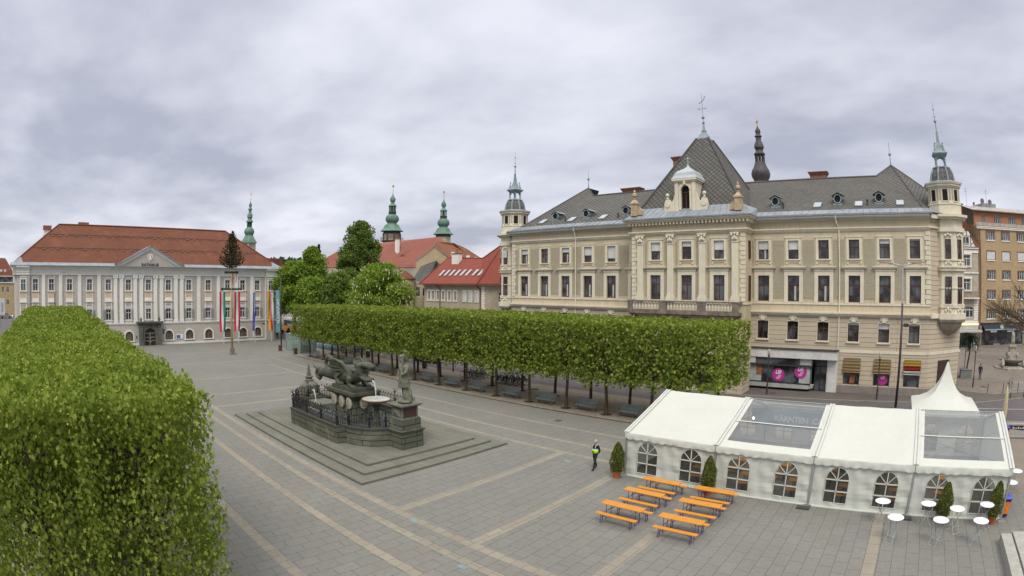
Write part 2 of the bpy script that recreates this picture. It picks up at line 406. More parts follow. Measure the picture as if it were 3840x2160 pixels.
# wooded hill at the horizon
mb = MB(); g = 40
hx = [(-700+i*14, ) for i in range(60)]
rows = []
for j in range(8):
    r = []
    for i in range(60):
        t = i/59; px = -560+20*j-60*t; py = 120+t*420
        env = math.sin(PI*min(1, max(0, (t-.02)/.9)))
        h = (31+7*math.sin(t*9)+4*math.sin(t*23))*env*math.sin(PI*(1-j/8)*.5+0.0)
        r.append((px+j*14, py, max(-1, h)))
    rows.append(r)
mb.loft(rows, cap=False, closed=False)
tag(mb.build('hill', mat('wood_floor', (.035, .05, .028), scale=.05), smooth=True), kind='structure')
hill_rows = rows
# ------------------------------------------------------------------ shared window kit
_wk = {}
m_dark = glass_dark('window_glass'); m_gbrown = mat('brown_window_wood', (.1, .045, .03)); m_white = mat('white_window_paint', (.6, .6, .58)); m_blind = mat('roller_blind', (.56, .57, .58), fine=.02)
def wkit(w, h, fr=.07, tran=.68, mull=1, m=None, low=1):
    """frame and pane meshes of a casement w x h, origin bottom centre"""
    k = (round(w, 2), round(h, 2), fr, tran, mull, m.name if m else '', low)
    if k in _wk: return _wk[k]
    f = MB(); d = .08
    f.box(-w/2, -w/2+fr, 0, d, 0, h); f.box(w/2-fr, w/2, 0, d, 0, h); f.box(-w/2+fr, w/2-fr, 0, d, 0, fr); f.box(-w/2+fr, w/2-fr, 0, d, h-fr, h)
    zt = h*tran if tran else h-fr
    if tran: f.box(-w/2+fr, w/2-fr, -.02, d, zt-fr*.6, zt+fr*.6)
    for i in range(mull):
        x = -w/2+w*(i+1)/(mull+1)
        f.box(x-fr*.55, x+fr*.55, -.01, d, fr, zt-fr*.6)
        if low and tran: f.box(x-fr*.35, x+fr*.35, .01, d, zt+fr*.6, h-fr)
    p = MB(); p.box(-w/2+fr*.5, w/2-fr*.5, d*.6, d*.6+.02, fr*.5, h-fr*.5)
    _wk[k] = (f.mesh('window', m or m_gbrown), p.mesh('pane', m_dark)); return _wk[k]
def win(parent, o, a, u, z, w, h, dep=.16, blind=0, label=None, curt=False, **k):
    """place a window at u along the facade frame (o, a), recessed dep"""
    c, s = math.cos(a), math.sin(a); W = wpos(parent)
    fm, pm = wkit(w, h, **k)
    q = Vector((o[0]+u*c-dep*s, o[1]+u*s+dep*c, o[2]+z))-W
    f = inst('window', fm, parent, q, a, label); inst('pane', pm, f)
    if blind:
        kk = ('b', w, round(h*blind, 2))
        if kk not in _wk: b = MB(); b.box(-w/2+.03, w/2-.03, -.05, -.02, h-h*blind, h-.01); _wk[kk] = b.mesh('blind', m_blind)
        inst('blind', _wk[kk], f)
    if curt:
        kk = ('c', w, round(h, 2))
        if kk not in _wk: b = MB(); b.box(.03, w*.2, .02, .03, h*.04, h*.6); b.box(-w*.42, -w*.3, .02, .03, h*.04, h*.58); _wk[kk] = b.mesh('curtain', mat('white_curtain', (.5, .5, .48), var=.1)); _wk[kk] = split_mesh(_wk[kk], .05)[0]
        inst('curtain', _wk[kk], f)
    return f
def shift(mb): return mb

# ------------------------------------------------------------------ the long cream building
m_wall = mat('cream_plaster', (.56, .48, .345), var=.07, scale=.35, fine=.04, streak=.22)
m_trim = mat('pale_cream_stone', (.69, .64, .50), var=.08, scale=.8, fine=.05, streak=.2)
m_olive = brick('olive_sgraffito', (.38, .34, .25), (.3, .27, .19), (.46, .41, .31), .28, .14, .02, bump=0, var=.08)
m_rust = brick('rusticated_plaster', (.55, .475, .36), (.535, .46, .345), (.27, .225, .165), 40, .46, .028, bump=.6, var=.1, scale=.5)
m_scale = brick('slate_scales', (.15, .147, .135), (.12, .117, .108), (.05, .05, .046), .42, .42, .045, off=0, rot=PI/4, bump=.6, var=.25, scale=.3)
m_zinc = mat('zinc_sheet', (.25, .285, .32), rough=.5, var=.18, scale=.9, streak=.3, metal=.1)
m_plinth = mat('grey_granite_plinth', (.25, .225, .2), scale=1, streak=.35)
m_copper = mat('verdigris', (.13, .225, .18), var=.3, scale=.5, streak=.35, rough=.7)
m_redbrick = mat('red_chimney', (.27, .115, .07), scale=2, var=.25)
m_turret = mat('turret_lead', (.26, .32, .34), var=.2, scale=2)
m_scrl = mat('turret_scales', (.12, .11, .105), var=.5, scale=6)
BX = -22.4
town = thing('town_building', 'long cream building with grey slate roof, corner turrets and central pyramid roof across the road', 'building', (BX, 56, 0))
O = (0, 0, 0)
YW, YR = 55.9, 53.6
RWC = [-14.52+3.265*i for i in range(6)]; LWC = [-46.06, -42.78, -39.5, -36.22, -32.94, -29.66]
H = []
for c in RWC+LWC: H += [(c-.62, c+.62, 8.9, 11.47), (c-.56, c+.56, 13.1, 14.95)]
w = MB().at((0, YW, 0), 0)
wall_holes(w, -15.8, 3.5, 7.9, 17.0, 0, [h for h in H if h[0] > -16]); wall_holes(w, -48.2, -28.96, 7.9, 17.0, 0, [h for h in H if h[0] < -28])
o_wall = w.build('wall', m_wall, town)
# chamfered corners, sides and back
w = MB(); w.loft([[(x, y, z) for x, y in ((3.5, YW), (7.3, YW+3.8), (7.3, 78), (-52.1, 78), (-52.1, YW+3.8), (-48.2, YW))] for z in (0, 17.0)], cap=False, closed=False)
w.build('wall', m_rust, town)
# ground floor and mezzanine
MH = [(c-.59, c+.59, 5.1, 6.92) for c in RWC+LWC[:-1]]
SH = [(-4.68-.9, -4.68+.9, .84, 3.5), (-1.42-.9, -1.42+.9, .84, 3.5), (1.83-.9, 1.83+.9, .84, 3.5)]
AR = [(c-.95, c+.95, .3, 3.7, .95) for c in LWC[:-1]]
w = MB().at((0, YW, 0), 0)
wall_holes(w, -15.8, 3.5, .0, 7.9, -.06, [h for h in MH if h[0] > -16]+SH+[(-15.6, -6.3, 0, 3.4)], .3); wall_holes(w, -48.2, -28.96, 0, 7.9, -.06, [h for h in MH if h[0] < -28]+AR, .3)
w.build('wall', m_rust, town)
# projecting centre
RC = [-26.05, -22.4, -18.75]
w = MB().at((0, YR, 0), 0)
wall_holes(w, -28.96, -15.8, 4.6, 17.3, 0, [(c-.6, c+.6, 8.9, 11.45) for c in RC]+[(c-.55, c+.55, 13.1, 15.0) for c in RC]); w.at()
for x in (-28.96, -15.8): w.poly([(x, YR, 0), (x, YW+.1, 0), (x, YW+.1, 17.3), (x, YR, 17.3)])
w.build('wall', m_wall, town)
w = MB(); w.box(-29.6, -15.1, 51.0, 53.55, 0, 4.6)
for c in RC: pass
w.build('porch', m_rust, town)
w = MB()
for c in RC: w.box(c-1, c+1, 50.96, 51.0, .2, 3.6)
w.build('porch_opening', m_dark, town)
# string courses and cornices
t = MB()
def course(z0, z1, pr, xs=((-15.8+0, 3.5), (-48.2, -28.96)), y=YW):
    for a, b in xs: t.box(a, b, y-pr, y+.02, z0, z1)
for z0, z1, pr in ((7.5, 7.62, .1), (7.62, 7.78, .28), (7.78, 7.95, .4), (8.62, 8.78, .08), (15.75, 15.86, .08), (15.86, 16.02, .16), (16.02, 16.14, .26), (16.85, 16.97, .2), (16.97, 17.12, .38), (17.12, 17.32, .62), (4.02, 4.3, .05)): course(z0, z1, pr+.06 if z0 < 7.9 else pr)
for z0, z1, pr in ((8.55, 8.75, .1), (15.72, 15.84, .1), (15.84, 16.0, .2), (16.0, 16.14, .32), (17.05, 17.2, .55), (17.2, 17.36, .72)):
    t.box(-28.96-pr, -15.8+pr, YR-pr, YR, z0, z1); t.box(-15.8, -15.8+pr, YR, YW-.3, z0, z1); t.box(-28.96-pr, -28.96, YR, YW-.3, z0, z1)
for i in range(34):
    x = -29.1+i*.41; t.box(x, x+.2, YR-.5, YR, 16.78, 17.05)
for i in range(5): t.box(-15.8, -15.35, YR+.1+i*.41, YR+.3+i*.41, 16.78, 17.05)
# chamfer string courses
for sx in (1, -1):
    mx = BX+sx*27.8 if sx > 0 else -50.15
    t.at((5.4 if sx > 0 else -50.15, YW+1.9, 0), PI/4*sx)
    for z0, z1, pr in ((7.5, 7.95, .3), (16.0, 16.14, .2), (16.9, 17.32, .5), (4.02, 4.3, .05)): t.box(-2.85, 2.85, -pr, .02, z0, z1)
t.at()
t.build('cornice', m_trim, town)
# window dressings, one object for each upright pair
def dressing(u, y, s=1):
    d = MB().at((u, y, 0), 0)
    d.box(-1.02, -.62, -.09, .01, 8.8, 11.9); d.box(.62, 1.02, -.09, .01, 8.8, 11.9); d.box(-.62, .62, -.09, .01, 11.47, 11.9)
    d.box(-1.12, 1.12, -.14, .01, 11.9, 12.05); d.box(-1.3, 1.3, -.26, .01, 12.14, 12.26); d.box(-1.36, 1.36, -.34, .01, 12.26, 12.34); d.box(-1.0, 1.0, -.08, .01, 12.05, 12.14)
    d.box(-.84, -.56, -.07, .01, 12.75, 15.2); d.box(.56, .84, -.07, .01, 12.75, 15.2); d.box(-.56, .56, -.07, .01, 14.95, 15.2); d.box(-.92, .92, -.12, .01, 15.2, 15.3)
    d.box(-.78, .78, -.2, .01, 12.98, 13.1); d.box(-.56, .56, -.07, .01, 12.75, 12.98); d.box(-.8, -.6, -.1, .01, 12.62, 12.75); d.box(.6, .8, -.1, .01, 12.62, 12.75)
    return d.build('window_surround', m_trim, town)
for c in RWC+LWC: dressing(c, YW)
for c in RC: dressing(c, YR)
kd = MB()
for c in RWC+LWC[:-1]:
    kd.at((c, YW-.06, 0), 0); kd.box(-.72, .72, -.14, .0, 4.96, 5.1); kd.box(-.22, .22, -.16, 0, 7.0, 7.5); kd.box(-.42, -.24, -.1, 0, 7.15, 7.5); kd.box(.24, .42, -.1, 0, 7.15, 7.5)
    kd.box(-.65, -.59, -.04, 0, 5.1, 6.98); kd.box(.59, .65, -.04, 0, 5.1, 6.98); kd.box(-.59, .59, -.04, 0, 6.92, 6.98)
kd.build('keystone', m_trim, town)
pn = MB()
def panels(xs, y):
    for a, b in xs:
        pn.at((0, y, 0), 0); pn.box(a, b, -.03, .01, 9.2, 15.0)
panels([(RWC[i]+1.0, RWC[i+1]-1.0) for i in range(5)]+[(RWC[5]+1.05, 3.3), (-15.75, RWC[0]-1.05)]+[(LWC[i]+1.0, LWC[i+1]-1.0) for i in range(5)]+[(-47.75, LWC[0]-1.05)], YW)
for c in RC: panels([(c-1.3, c-1.06), (c+1.06, c+1.3)], YR)
pn.build('patterned_panel', m_olive, town)
# quoins
q = MB()
for x0, y in ((2.85, YW), (-48.2, YW), (-28.96, YR), (-16.5, YR)):
    for k in range(15):
        z = 8.85+k*.46; ww = .65 if k % 2 else .52
        q.at((x0, y, 0), 0); q.box(0 if x0 < -20 else .65-ww, ww if x0 < -20 else .65, -.07, .01, z, z+.4)
q.build('quoin_strip', m_trim, town)
# giant pilasters
for x in (-27.85, -24.23, -20.58, -16.95):
    p = MB().at((x, YR, 0), 0)
    p.box(-.36, .36, -.22, .01, 9.4, 14.75); p.box(-.5, .5, -.3, .01, 8.75, 9.15); p.box(-.44, .44, -.26, .01, 9.15, 9.4); p.box(-.5, .5, -.34, .01, 15.6, 15.74)
    cpm = p.build('pilaster', m_trim, town)
    c = MB().at((x, YR, 0), 0)
    for sx in (-1, 1):
        c.ell((sx*.33, -.3, 15.45), (.15, .14, .15), 8, 5); c.ell((sx*.2, -.28, 15.1), (.14, .12, .2), 8, 5)
    c.ell((0, -.3, 15.2), (.13, .13, .25), 8, 5); c.ell((0, -.3, 15.55), (.1, .1, .1), 8, 5); c.box(-.36, .36, -.2, .0, 14.75, 15.6); c.box(-.4, .4, -.27, .0, 14.72, 14.8)
    c.build('capital', m_trim, cpm)
# windows
r = random.Random(5)
bl1 = {-14.52: .45, -11.255: .45, -1.46: .15, 1.805: .06}
for i, c in enumerate(RWC+LWC):
    b = (.45, .48, 0, 0, .22, .07, .35, .05, .3, .55, .78, .3)[i]
    win(town, (0, YW, 0), 0, c, 8.9, 1.24, 2.57, tran=.64, curt=i in (1, 2, 6, 7, 8, 9, 10))
    win(town, (0, YW, 0), 0, c, 13.1, 1.12, 1.85, tran=.62, blind=b, curt=i in (6, 8, 0))
for i, c in enumerate(RC):
    win(town, (0, YR, 0), 0, c, 8.9, 1.2, 2.55, tran=.64); win(town, (0, YR, 0), 0, c, 13.1, 1.1, 1.9, blind=(.5, .3, .52)[i])
for i, c in enumerate(RWC+LWC[:-1]): win(town, (0, YW, 0), 0, c, 5.1, 1.18, 1.82, tran=.66, blind=(.0, .0, 0, .12, .3, .1, 0, 0, 0, .2, 0)[i])
for i in range(3): win(town, (-15.8, YR+1.15, 0), PI/2, 0, (8.9, 13.1, 5.1)[i], .7, (2.55, 1.85, 1.8)[i], dep=-.1)
# shop window on the ground floor
m_wht = mat('white_cladding', (.62, .62, .6), rough=.5, streak=.12)
s = MB().at((0, YW, 0), 0)
s.box(-15.7, -6.15, -1.25, .1, 3.35, 4.2); s.box(-7.25, -6.15, -.6, .1, 0.1, 3.35); s.box(-7.15, -6.3, -.64, -.6, .12, 3.3); s.box(-15.65, -14.9, -1.15, .1, 2.7, 3.35); s.box(-10.3, -8.9, -.9, .1, 2.7, 3.35)
s.loft([[(-15.7, -1.1, .35), (-9.1, -1.1, .35), (-8.7, -.2, .35), (-15.7, -.2, .35)], [(-15.7, -1.2, .75), (-9.0, -1.2, .75), (-8.6, -.2, .75), (-15.7, -.2, .75)]])
sf = s.build('shopfront', m_wht, town)
s = MB().at((0, YW, 0), 0); s.box(-15.7, -8.75, -1.3, .0, 2.55, 2.68); s.box(-15.7, -8.85, -1.22, -1.14, .84, .92); s.box(-15.75, -6.1, -1.35, .1, 4.2, 4.27)
for x in (-13.4, -11.2): s.box(x, x+.06, -1.2, -1.14, .75, .9)
s.box(-8.9, -8.84, -1.16, -1.1, .8, 2.6); s.build('canopy_edge', mat('dark_metal', (.04, .04, .042), rough=.5), sf)
s = MB().at((0, YW, 0), 0); s.box(-15.65, -10.1, -1.02, -1.0, .85, 3.35); s.box(-8.6, -7.3, -.1, -.08, .12, 3.3); s.build('shop_glass', m_dark, sf)
s = MB().at((0, YW, 0), 0); s.box(-15.6, -14.2, -1.03, -.99, .85, 2.52); s.box(-10.1, -8.9, -1.1, -.3, .85, 2.55); s.build('shop_panel', mat('milky_glass', (.42, .46, .43), rough=.3), sf)
s = MB().at((0, YW, 0), 0); s.box(-8.05, -7.95, -.16, -.1, .12, 2.5); s.box(-8.62, -7.28, -.16, -.1, 2.5, 2.6); s.box(-8.62, -8.5, -.16, -.1, .12, 3.3); s.build('door', mat('dark_metal', (.04, .04, .042)), sf)
m_pink = mat('magenta_sticker', (.42, .035, .25), rough=.5, var=.03, fine=0.); m_ltr = mat('white_lettering', (.75, .72, .74), var=.02, fine=0.); m_post = mat('orange_poster', (.42, .16, .08), var=.5, scale=3.5, fine=.3)
def dot(x, y, z, r_):
    d = MB(); d.v = []; d.loft([[(x+r_*math.cos(2*PI*k/28), yy, z+r_*math.sin(2*PI*k/28)) for k in range(28)] for yy in (y, y-.015)])
    st = d.build('window_sticker', m_pink, town)
    text('lettering', 'Ulli', r_*.85, m_ltr, st, (x-.04, y-.02, z+r_*.12), ext=.004, shear=.35, sx=.8, bold=.012)
    l = MB()
    for k, (a, b) in enumerate(((-.35, .5), (-.35, .42), (-.35, .3), (-.3, .2))):
        l.box(x+a*r_ + (.28*r_ if k < 2 else 0), x+b*r_, y-.02, y-.017, z-r_*(.12+.16*k), z-r_*(.06+.16*k))
    l.build('lettering', m_ltr, st)
dot(-12.35, YW-1.04, 1.62, .66); dot(-9.95, YW-1.12, 2.05, .66)
for x, y, z0, z1 in ((-14.45, YW-1.05, 1.55, 2.5),): d = MB(); d.box(x-.3, x+.3, y-.02, y, z0, z1); d.build('poster', m_post, sf)
ribbed = lambda c: brick('ribbed_cloth_%d_%d' % (c[0]*99, c[2]*99), c, c, sc3(c, .22), 60, .14, .035, bump=.6, var=.05)  # dark lines in the colour stand for the shade between ribs
# three shop windows right of it with ribbed awnings
for i, c in enumerate((-4.68, -1.42, 1.83)):
    f = win(town, (0, YW, 0), 0, c, .84, 1.8, 1.4, dep=.2, fr=.05, tran=0, mull=0, m=mat('cream_frame', (.5, .45, .36)))
    cols = [((.62, .42, .05),)*5+((.42, .04, .04),)*5+((.62, .6, .55),)*4, ((.46, .33, .17),)*14][0 if i == 2 else 1]
    a = MB(); awn = None
    for k in range(14):
        z = 3.46-k*.098
        if k == 0 or cols[k] != cols[k-1]:
            if a.v:
                x_ = a.build('awning' if awn is None else 'awning_stripe', mat('awning_%d' % (hash(cols[k-1]) % 997), cols[k-1], streak=.1) if False else ribbed(cols[k-1]), town if awn is None else awn); awn = awn or x_
            a = MB().at((c, YW, 0), 0)
        a.loft([[(-.93, -.1-.012*k-d_, z-e_), (.93, -.1-.012*k-d_, z-e_)] for d_, e_ in ((0, 0), (.05, .02), (.05, .05), (0, .07), (0, .098))], closed=False, cap=False)
    x_ = a.build('awning' if awn is None else 'awning_stripe', mat('awning_%d' % (hash(cols[13]) % 997), cols[13], streak=.1) if False else ribbed(cols[13]), town if awn is None else awn)
d = MB(); d.box(-4.85, -4.3, YW+.12, YW+.14, 1.0, 1.95); d.build('poster', m_post, town)
d = MB(); d.v = []; d.loft([[(-1.3+.55*math.cos(2*PI*k/28), yy, 1.5+.55*math.sin(2*PI*k/28)) for k in range(28)] for yy in (YW+.15, YW+.13)])
st = d.build('window_sticker', m_pink, town); text('lettering', 'Ulli', .42, m_ltr, st, (-1.3, YW+.125, 1.58), ext=.004, shear=.35, sx=.8, bold=.01)
p = MB()
for a, b in ((-6.1, -5.55), (-3.75, -2.35), (-.5, .9), (2.8, 3.5), (-5.55, -3.75), (-2.35, -.5), (.9, 2.8)): p.box(a, b, YW-.12, YW-.06, 0.05, .82)
p.at((5.4, YW+1.9, 0), PI/4); p.box(-2.75, 2.75, -.06, .0, .05, .8); p.build('plinth', m_plinth, town)
d = MB().at((5.4, YW+1.9, 0), PI/4); d.box(-1.0, .9, -.1, .02, .1, 3.4); d.build('corner_door', mat('brown_door', (.06, .035, .03), rough=.4), town)
# downpipes
for x in (-6.3, -37.95):
    d = MB(); d.tube([(x-.25, YW-.55, 17.1), (x-.2, YW-.45, 16.6), (x, YW-.12, 16.1), (x, YW-.12, 4.3)] if x > -20 else [(x, YW-.55, 17.1), (x, YW-.16, 16.1), (x, YW-.12, 4.3)], .075, 8); d.lathe(x-.25 if x > -20 else x, YW-.55, [(.09, 16.9), (.2, 17.3)], 8); d.build('downpipe', m_trim, town)
# ---- balcony
b = MB(); b.box(-28.75, -16.2, 52.3, 53.6, 7.45, 7.75); b.box(-28.6, -16.35, 52.45, 53.6, 7.25, 7.45)
for x in (-28.3, -25, -22.4, -19.8, -16.6): b.box(x-.15, x+.15, 52.6, 53.6, 6.6, 7.25)
m_oldstone = mat('weathered_balcony_stone', (.21, .18, .145), var=.4, scale=1.6, streak=.5)
bal = b.build('balcony', m_oldstone, town)
b = MB(); b.box(-28.8, -16.15, 52.3, 52.55, 8.68, 8.82); b.box(-28.75, -16.2, 52.32, 52.52, 7.75, 7.88)
b.box(-16.4, -16.15, 52.55, 53.6, 8.68, 8.82)
for x in (-28.5, -24.6, -20.25, -16.6): b.box(x-.3 if abs(x+22) > 4 else x-.45, x+.3 if abs(x+22) > 4 else x+.45, 52.33, 52.53, 7.88, 8.68)
b.build('handrail', m_oldstone, bal)
prof = [(.07, 0), (.07, .06), (.04, .1), (.115, .28), (.08, .42), (.04, .52), (.07, .62), (.08, .68), (.08, .8)]
bb = MB(); bb.lathe(0, 0, prof, 7); bm_ = bb.mesh('baluster', mat('pale_baluster', (.62, .58, .5)), smooth=True)
for x0, x1, n in ((-28.1, -25.15, 9), (-24.0, -20.8, 10), (-19.7, -17.0, 9)):
    for k in range(n): inst('baluster', bm_, bal, Vector((x0+(x1-x0)*k/(n-1), 52.43, 7.88))-wpos(bal))
# ---- roofs
rf = MB()
e0, ey = 17.4, 55.2; zl, yl = 18.0, 56.7
RY, RZ = 67.0, 23.2; AY, AZ = 68.9, 24.85; AXR, AXL = -.3, -44.5
def slope(x0, y): return zl+(y-yl)*(RZ-zl)/(RY-yl)
front = [(-47.4, yl, zl), (2.9, yl, zl), (AXR, AY, AZ), (-2.4, RY, RZ), (-42.4, RY, RZ), (AXL, AY, AZ)]
rf.poly(front[:1]+front[1:2]+[(-2.4, RY, RZ), (-42.4, RY, RZ)])
rf.poly([(2.9, yl, zl), (AXR, AY, AZ), (-2.4, RY, RZ)]); rf.poly([(-47.4, yl, zl), (AXL, AY, AZ), (-42.4, RY, RZ)])
rf.poly([(2.9, yl, zl), (6.9, 60.6, zl+.2), (AXR, AY, AZ)]); rf.poly([(6.9, 60.6, zl+.2), (7.3, 78, zl), (AXR, AY+3, AZ), (AXR, AY, AZ)])
rf.poly([(-47.4, yl, zl), (-51.7, 60.6, zl), (AXL, AY, AZ)]); rf.poly([(-51.7, 60.6, zl), (-52, 78, zl), (AXL, AY+3, AZ), (AXL, AY, AZ)])
rf.poly([(-2.4, RY, RZ), (-42.4, RY, RZ), (-47, 79, zl), (3, 79, zl)])
roof = rf.build('roof', m_scale, town)
# pyramid over the centre
rf = MB(); px0, px1, py0 = -28.3, -16.5, 54.5; zb = 18.75; ap = 27.5; ay = 60.3
T = .75
rf.loft([[(px0, py0, zb), (px1, py0, zb), (px1, 66.1, zb), (px0, 66.1, zb)], [(BX-T, ay-T, ap), (BX+T, ay-T, ap), (BX+T, ay+T, ap), (BX-T, ay+T, ap)]])
pyr = rf.build('pyramid_roof', m_scale, town)
h = MB()
for s_ in (-1, 1):
    h.tube([(px0 if s_ < 0 else px1, py0, zb+.05), (BX+s_*T, ay-T, ap+.03)], .13, 6)
    h.tube([(px0 if s_ < 0 else px1, 66.1, zb+.05), (BX+s_*T, ay+T, ap+.03)], .13, 6)
h.tube([(2.9, yl, zl), (AXR, AY, AZ+.02)], .1, 6); h.tube([(6.9, 60.6, zl+.2), (AXR, AY, AZ+.02)], .1, 6); h.tube([(-47.4, yl, zl), (AXL, AY, AZ)], .1, 6)
h.tube([(-2.4, RY, RZ), (AXR, AY, AZ)], .1, 6); h.tube([(-42.4, RY, RZ), (AXL, AY, AZ)], .1, 6); h.tube([(-2.4, RY, RZ), (-42.4, RY, RZ)], .16, 6)
h.build('ridge_tiles', mat('dark_ridge', (.085, .082, .078)), roof)
f = MB(); f.loft([[(BX+sx*(T+.06), ay+sy*(T+.06), ap-.3) for sx, sy in ((-1, -1), (1, -1), (1, 1), (-1, 1))], [(BX+sx*T*.95, ay+sy*T*.95, ap+.02) for sx, sy in ((-1, -1), (1, -1), (1, 1), (-1, 1))], [(BX+sx*.2, ay+sy*.2, ap+1.0) for sx, sy in ((-1, -1), (1, -1), (1, 1), (-1, 1))]])
f.lathe(BX, ay, [(.2, ap+.8), (.34, ap+1.05), (.2, ap+1.15), (.1, ap+2.0), (.2, ap+2.1), (.05, ap+2.25), (.03, ap+2.5)], 8); f.ell((BX, ay, ap+2.75), (.2, .2, .2), 10, 6); f.tube([(BX, ay, ap+2.9), (BX, ay, ap+5.9)], .03, 5)
f.tube([(BX-.45, ay, ap+3.9), (BX+.4, ay, ap+3.9)], .025, 4); f.tube([(BX-.45, ay, ap+4.6), (BX-.1, ay, ap+4.75), (BX+.3, ay, ap+5.1), (BX+.4, ay, ap+5.5)], .05, 4)
for dx in (-.45, .4): f.ell((BX+dx, ay, ap+3.9), (.1, .1, .1), 6, 4)
f.build('finial', m_turret, pyr)
# zinc skirts
z = MB()
for a, b in (((-48.6, 55.25), (-28.9, 55.25)), ((-15.9, 55.25), (3.8, 55.25))):
    z.poly([(a[0], a[1], 17.42), (b[0], b[1], 17.42), (b[0]-(0.9 if b[0] > 0 else 0), yl+.02, zl+.03), (a[0]+(1.2 if a[0] < -40 else 0), yl+.02, zl+.03)])
    z.box(a[0], b[0], a[1]-.1, a[1]+.05, 17.3, 17.46)
z.poly([(3.8, 55.25, 17.42), (8.1, 59.5, 17.42), (6.9, 60.6, zl+.23), (2.9, yl, zl+.03)]); z.poly([(-48.6, 55.25, 17.42), (-53, 59.5, 17.42), (-51.7, 60.6, zl+.23), (-47.4, yl, zl+.03)])
z.poly([(8.1, 59.5, 17.42), (8.1, 78, 17.42), (7.3, 78, zl), (6.9, 60.6, zl+.23)]); z.poly([(-53, 59.5, 17.42), (-53, 78, 17.42), (-52, 78, zl), (-51.7, 60.6, zl+.23)])
z.poly([(-29.7, 52.85, 17.45), (-15.05, 52.85, 17.45), (-16.5, 54.52, 18.78), (-28.3, 54.52, 18.78)]); z.box(-29.75, -15.0, 52.75, 52.9, 17.36, 17.5)
z.poly([(-15.05, 52.85, 17.45), (-15.05, 55.3, 17.45), (-15.6, 57.8, 18.6), (-16.5, 54.52, 18.78)]); z.poly([(-29.7, 52.85, 17.45), (-29.7, 55.3, 17.45), (-29.1, 57.8, 18.6), (-28.3, 54.52, 18.78)])
z.box(-15.05, -15, 52.85, 55.3, 17.36, 17.5)
z.box(-48.3, 3.6, 55.3, 56.5, 17.0, 17.3)
for i in range(70):
    x = -48+i*.74
    if x < -30 or -15 < x < 3.2: z.tube([(x, 55.3, 17.47), (x, yl, zl+.05)], .025, 4)
for i in range(19): z.tube([(-29.2+i*.77, 52.9, 17.5), (-28.2+i*.68, 54.5, 18.8)], .025, 4)
z.build('lead_gutter', m_zinc, town)
# oculus dormers and skylights
def on_roof(x, y): return (x, y, slope(0, y))
oc = MB(); oc.at((0, 0, 0), 0)
ring = [(.42*math.cos(2*PI*k/16), .48*math.sin(2*PI*k/16)) for k in range(16)]
oc.loft([[(x*1., -.25, z+.75) for x, z in ring], [(x*1.25, -.28, z*1.25+.75) for x, z in ring], [(x*1.3, 0, z*1.3+.75) for x, z in ring], [(x*1.2, 1.6, z*1.2+.75) for x, z in ring]], cap=False)
oc.box(-.62, .62, -.2, .2, -.05, .2); oc.box(-.5, .5, -.3, .1, -.1, .02); oc.loft([[(-.85, -.2, 1.15), (0, -.35, 1.55), (.85, -.2, 1.15)], [(-.85, 1.4, 1.15), (0, 1.8, 1.5), (.85, 1.4, 1.15)]], closed=False, cap=False)
ocm = oc.mesh('oculus_dormer', m_turret)
oi = MB(); oi.loft([[(x*.98, -.12, z*.98+.75) for x, z in ring], [(x*.98, -.1, z*.98+.75) for x, z in ring]]); oim = oi.mesh('pane', mat('black_opening', (.01, .01, .012)))
for x in (-41.8, -37.1, -31.5, -13.3, -6.4, -1.87):
    y = 58.2; d_ = inst('oculus_dormer', ocm, town, Vector((x*y/57.0, y, slope(0, y)-.05))-wpos(town)); inst('pane', oim, d_); d_.scale = (.82, .9, .82)
sk = MB(); a_ = math.atan2(RZ-zl, RY-yl)
def slant(mb, w_, l_, t_):
    mb.loft([[(-w_, -l_*math.cos(a_)-t*math.sin(a_)*0, -l_*math.sin(a_)+t), (w_, -l_*math.cos(a_), -l_*math.sin(a_)+t), (w_, l_*math.cos(a_), l_*math.sin(a_)+t), (-w_, l_*math.cos(a_), l_*math.sin(a_)+t)] for t in (0, t_)])
slant(sk, .48, .75, .1); skm = sk.mesh('skylight', mat('skylight_frame', (.12, .13, .14))); sp_ = MB(); slant(sp_, .4, .66, .13); spm = sp_.mesh('pane', mat('skylight_glass', (.33, .38, .4), rough=.15, spec=.8))
for x in (-43.9, -39.35, -34.75, -8.65, -4.12, .43):
    y = 57.0+1.0; q_ = inst('skylight', skm, town, Vector((x*y/57, y, slope(0, y)+.02))-wpos(town)); inst('pane', spm, q_)
for x, y in ((-40.6, 57.4), (-33.0, 57.6), (-12.6, 57.6), (-3.2, 57.8)):
    v_ = MB(); v_.lathe(x, y, [(.1, slope(0, y)-.1), (.1, slope(0, y)+.45), (.16, slope(0, y)+.47), (.1, slope(0, y)+.6)], 8); v_.build('vent_pipe', mat('vent', (.07, .07, .07)), roof)
# chimneys
for x0, x1, z0, z1, y in ((-37.6, -35.0, 22.5, 23.85, 67.0), (-27.0, -25.6, 20, 25.95, 61.0), (-11.0, -8.9, 22.5, 24.2, 67.5)):
    c = MB(); c.box(x0, x1, y, y+1.2, z0, z1-.3); c.loft([[(x0-e, y-e, zz), (x1+e, y-e, zz), (x1+e, y+1.2+e, zz), (x0-e, y+1.2+e, zz)] for e, zz in ((0, z1-.5), (.25, z1-.06), (.25, z1))]); c.build('chimney', m_redbrick, roof)
for x, y, zz, hh in ((AXR, AY, AZ, 2.9), (AXL, AY, AZ, 2.6)):
    c = MB(); c.lathe(x, y, [(.12, zz-.1), (.05, zz+.7), (.03, zz+1.3)], 6); c.ell((x, y, zz+1.35), (.2, .2, .2), 8, 6); c.tube([(x, y, zz+1.3), (x, y, zz+hh)], .03, 4); c.build('finial', m_turret, roof)
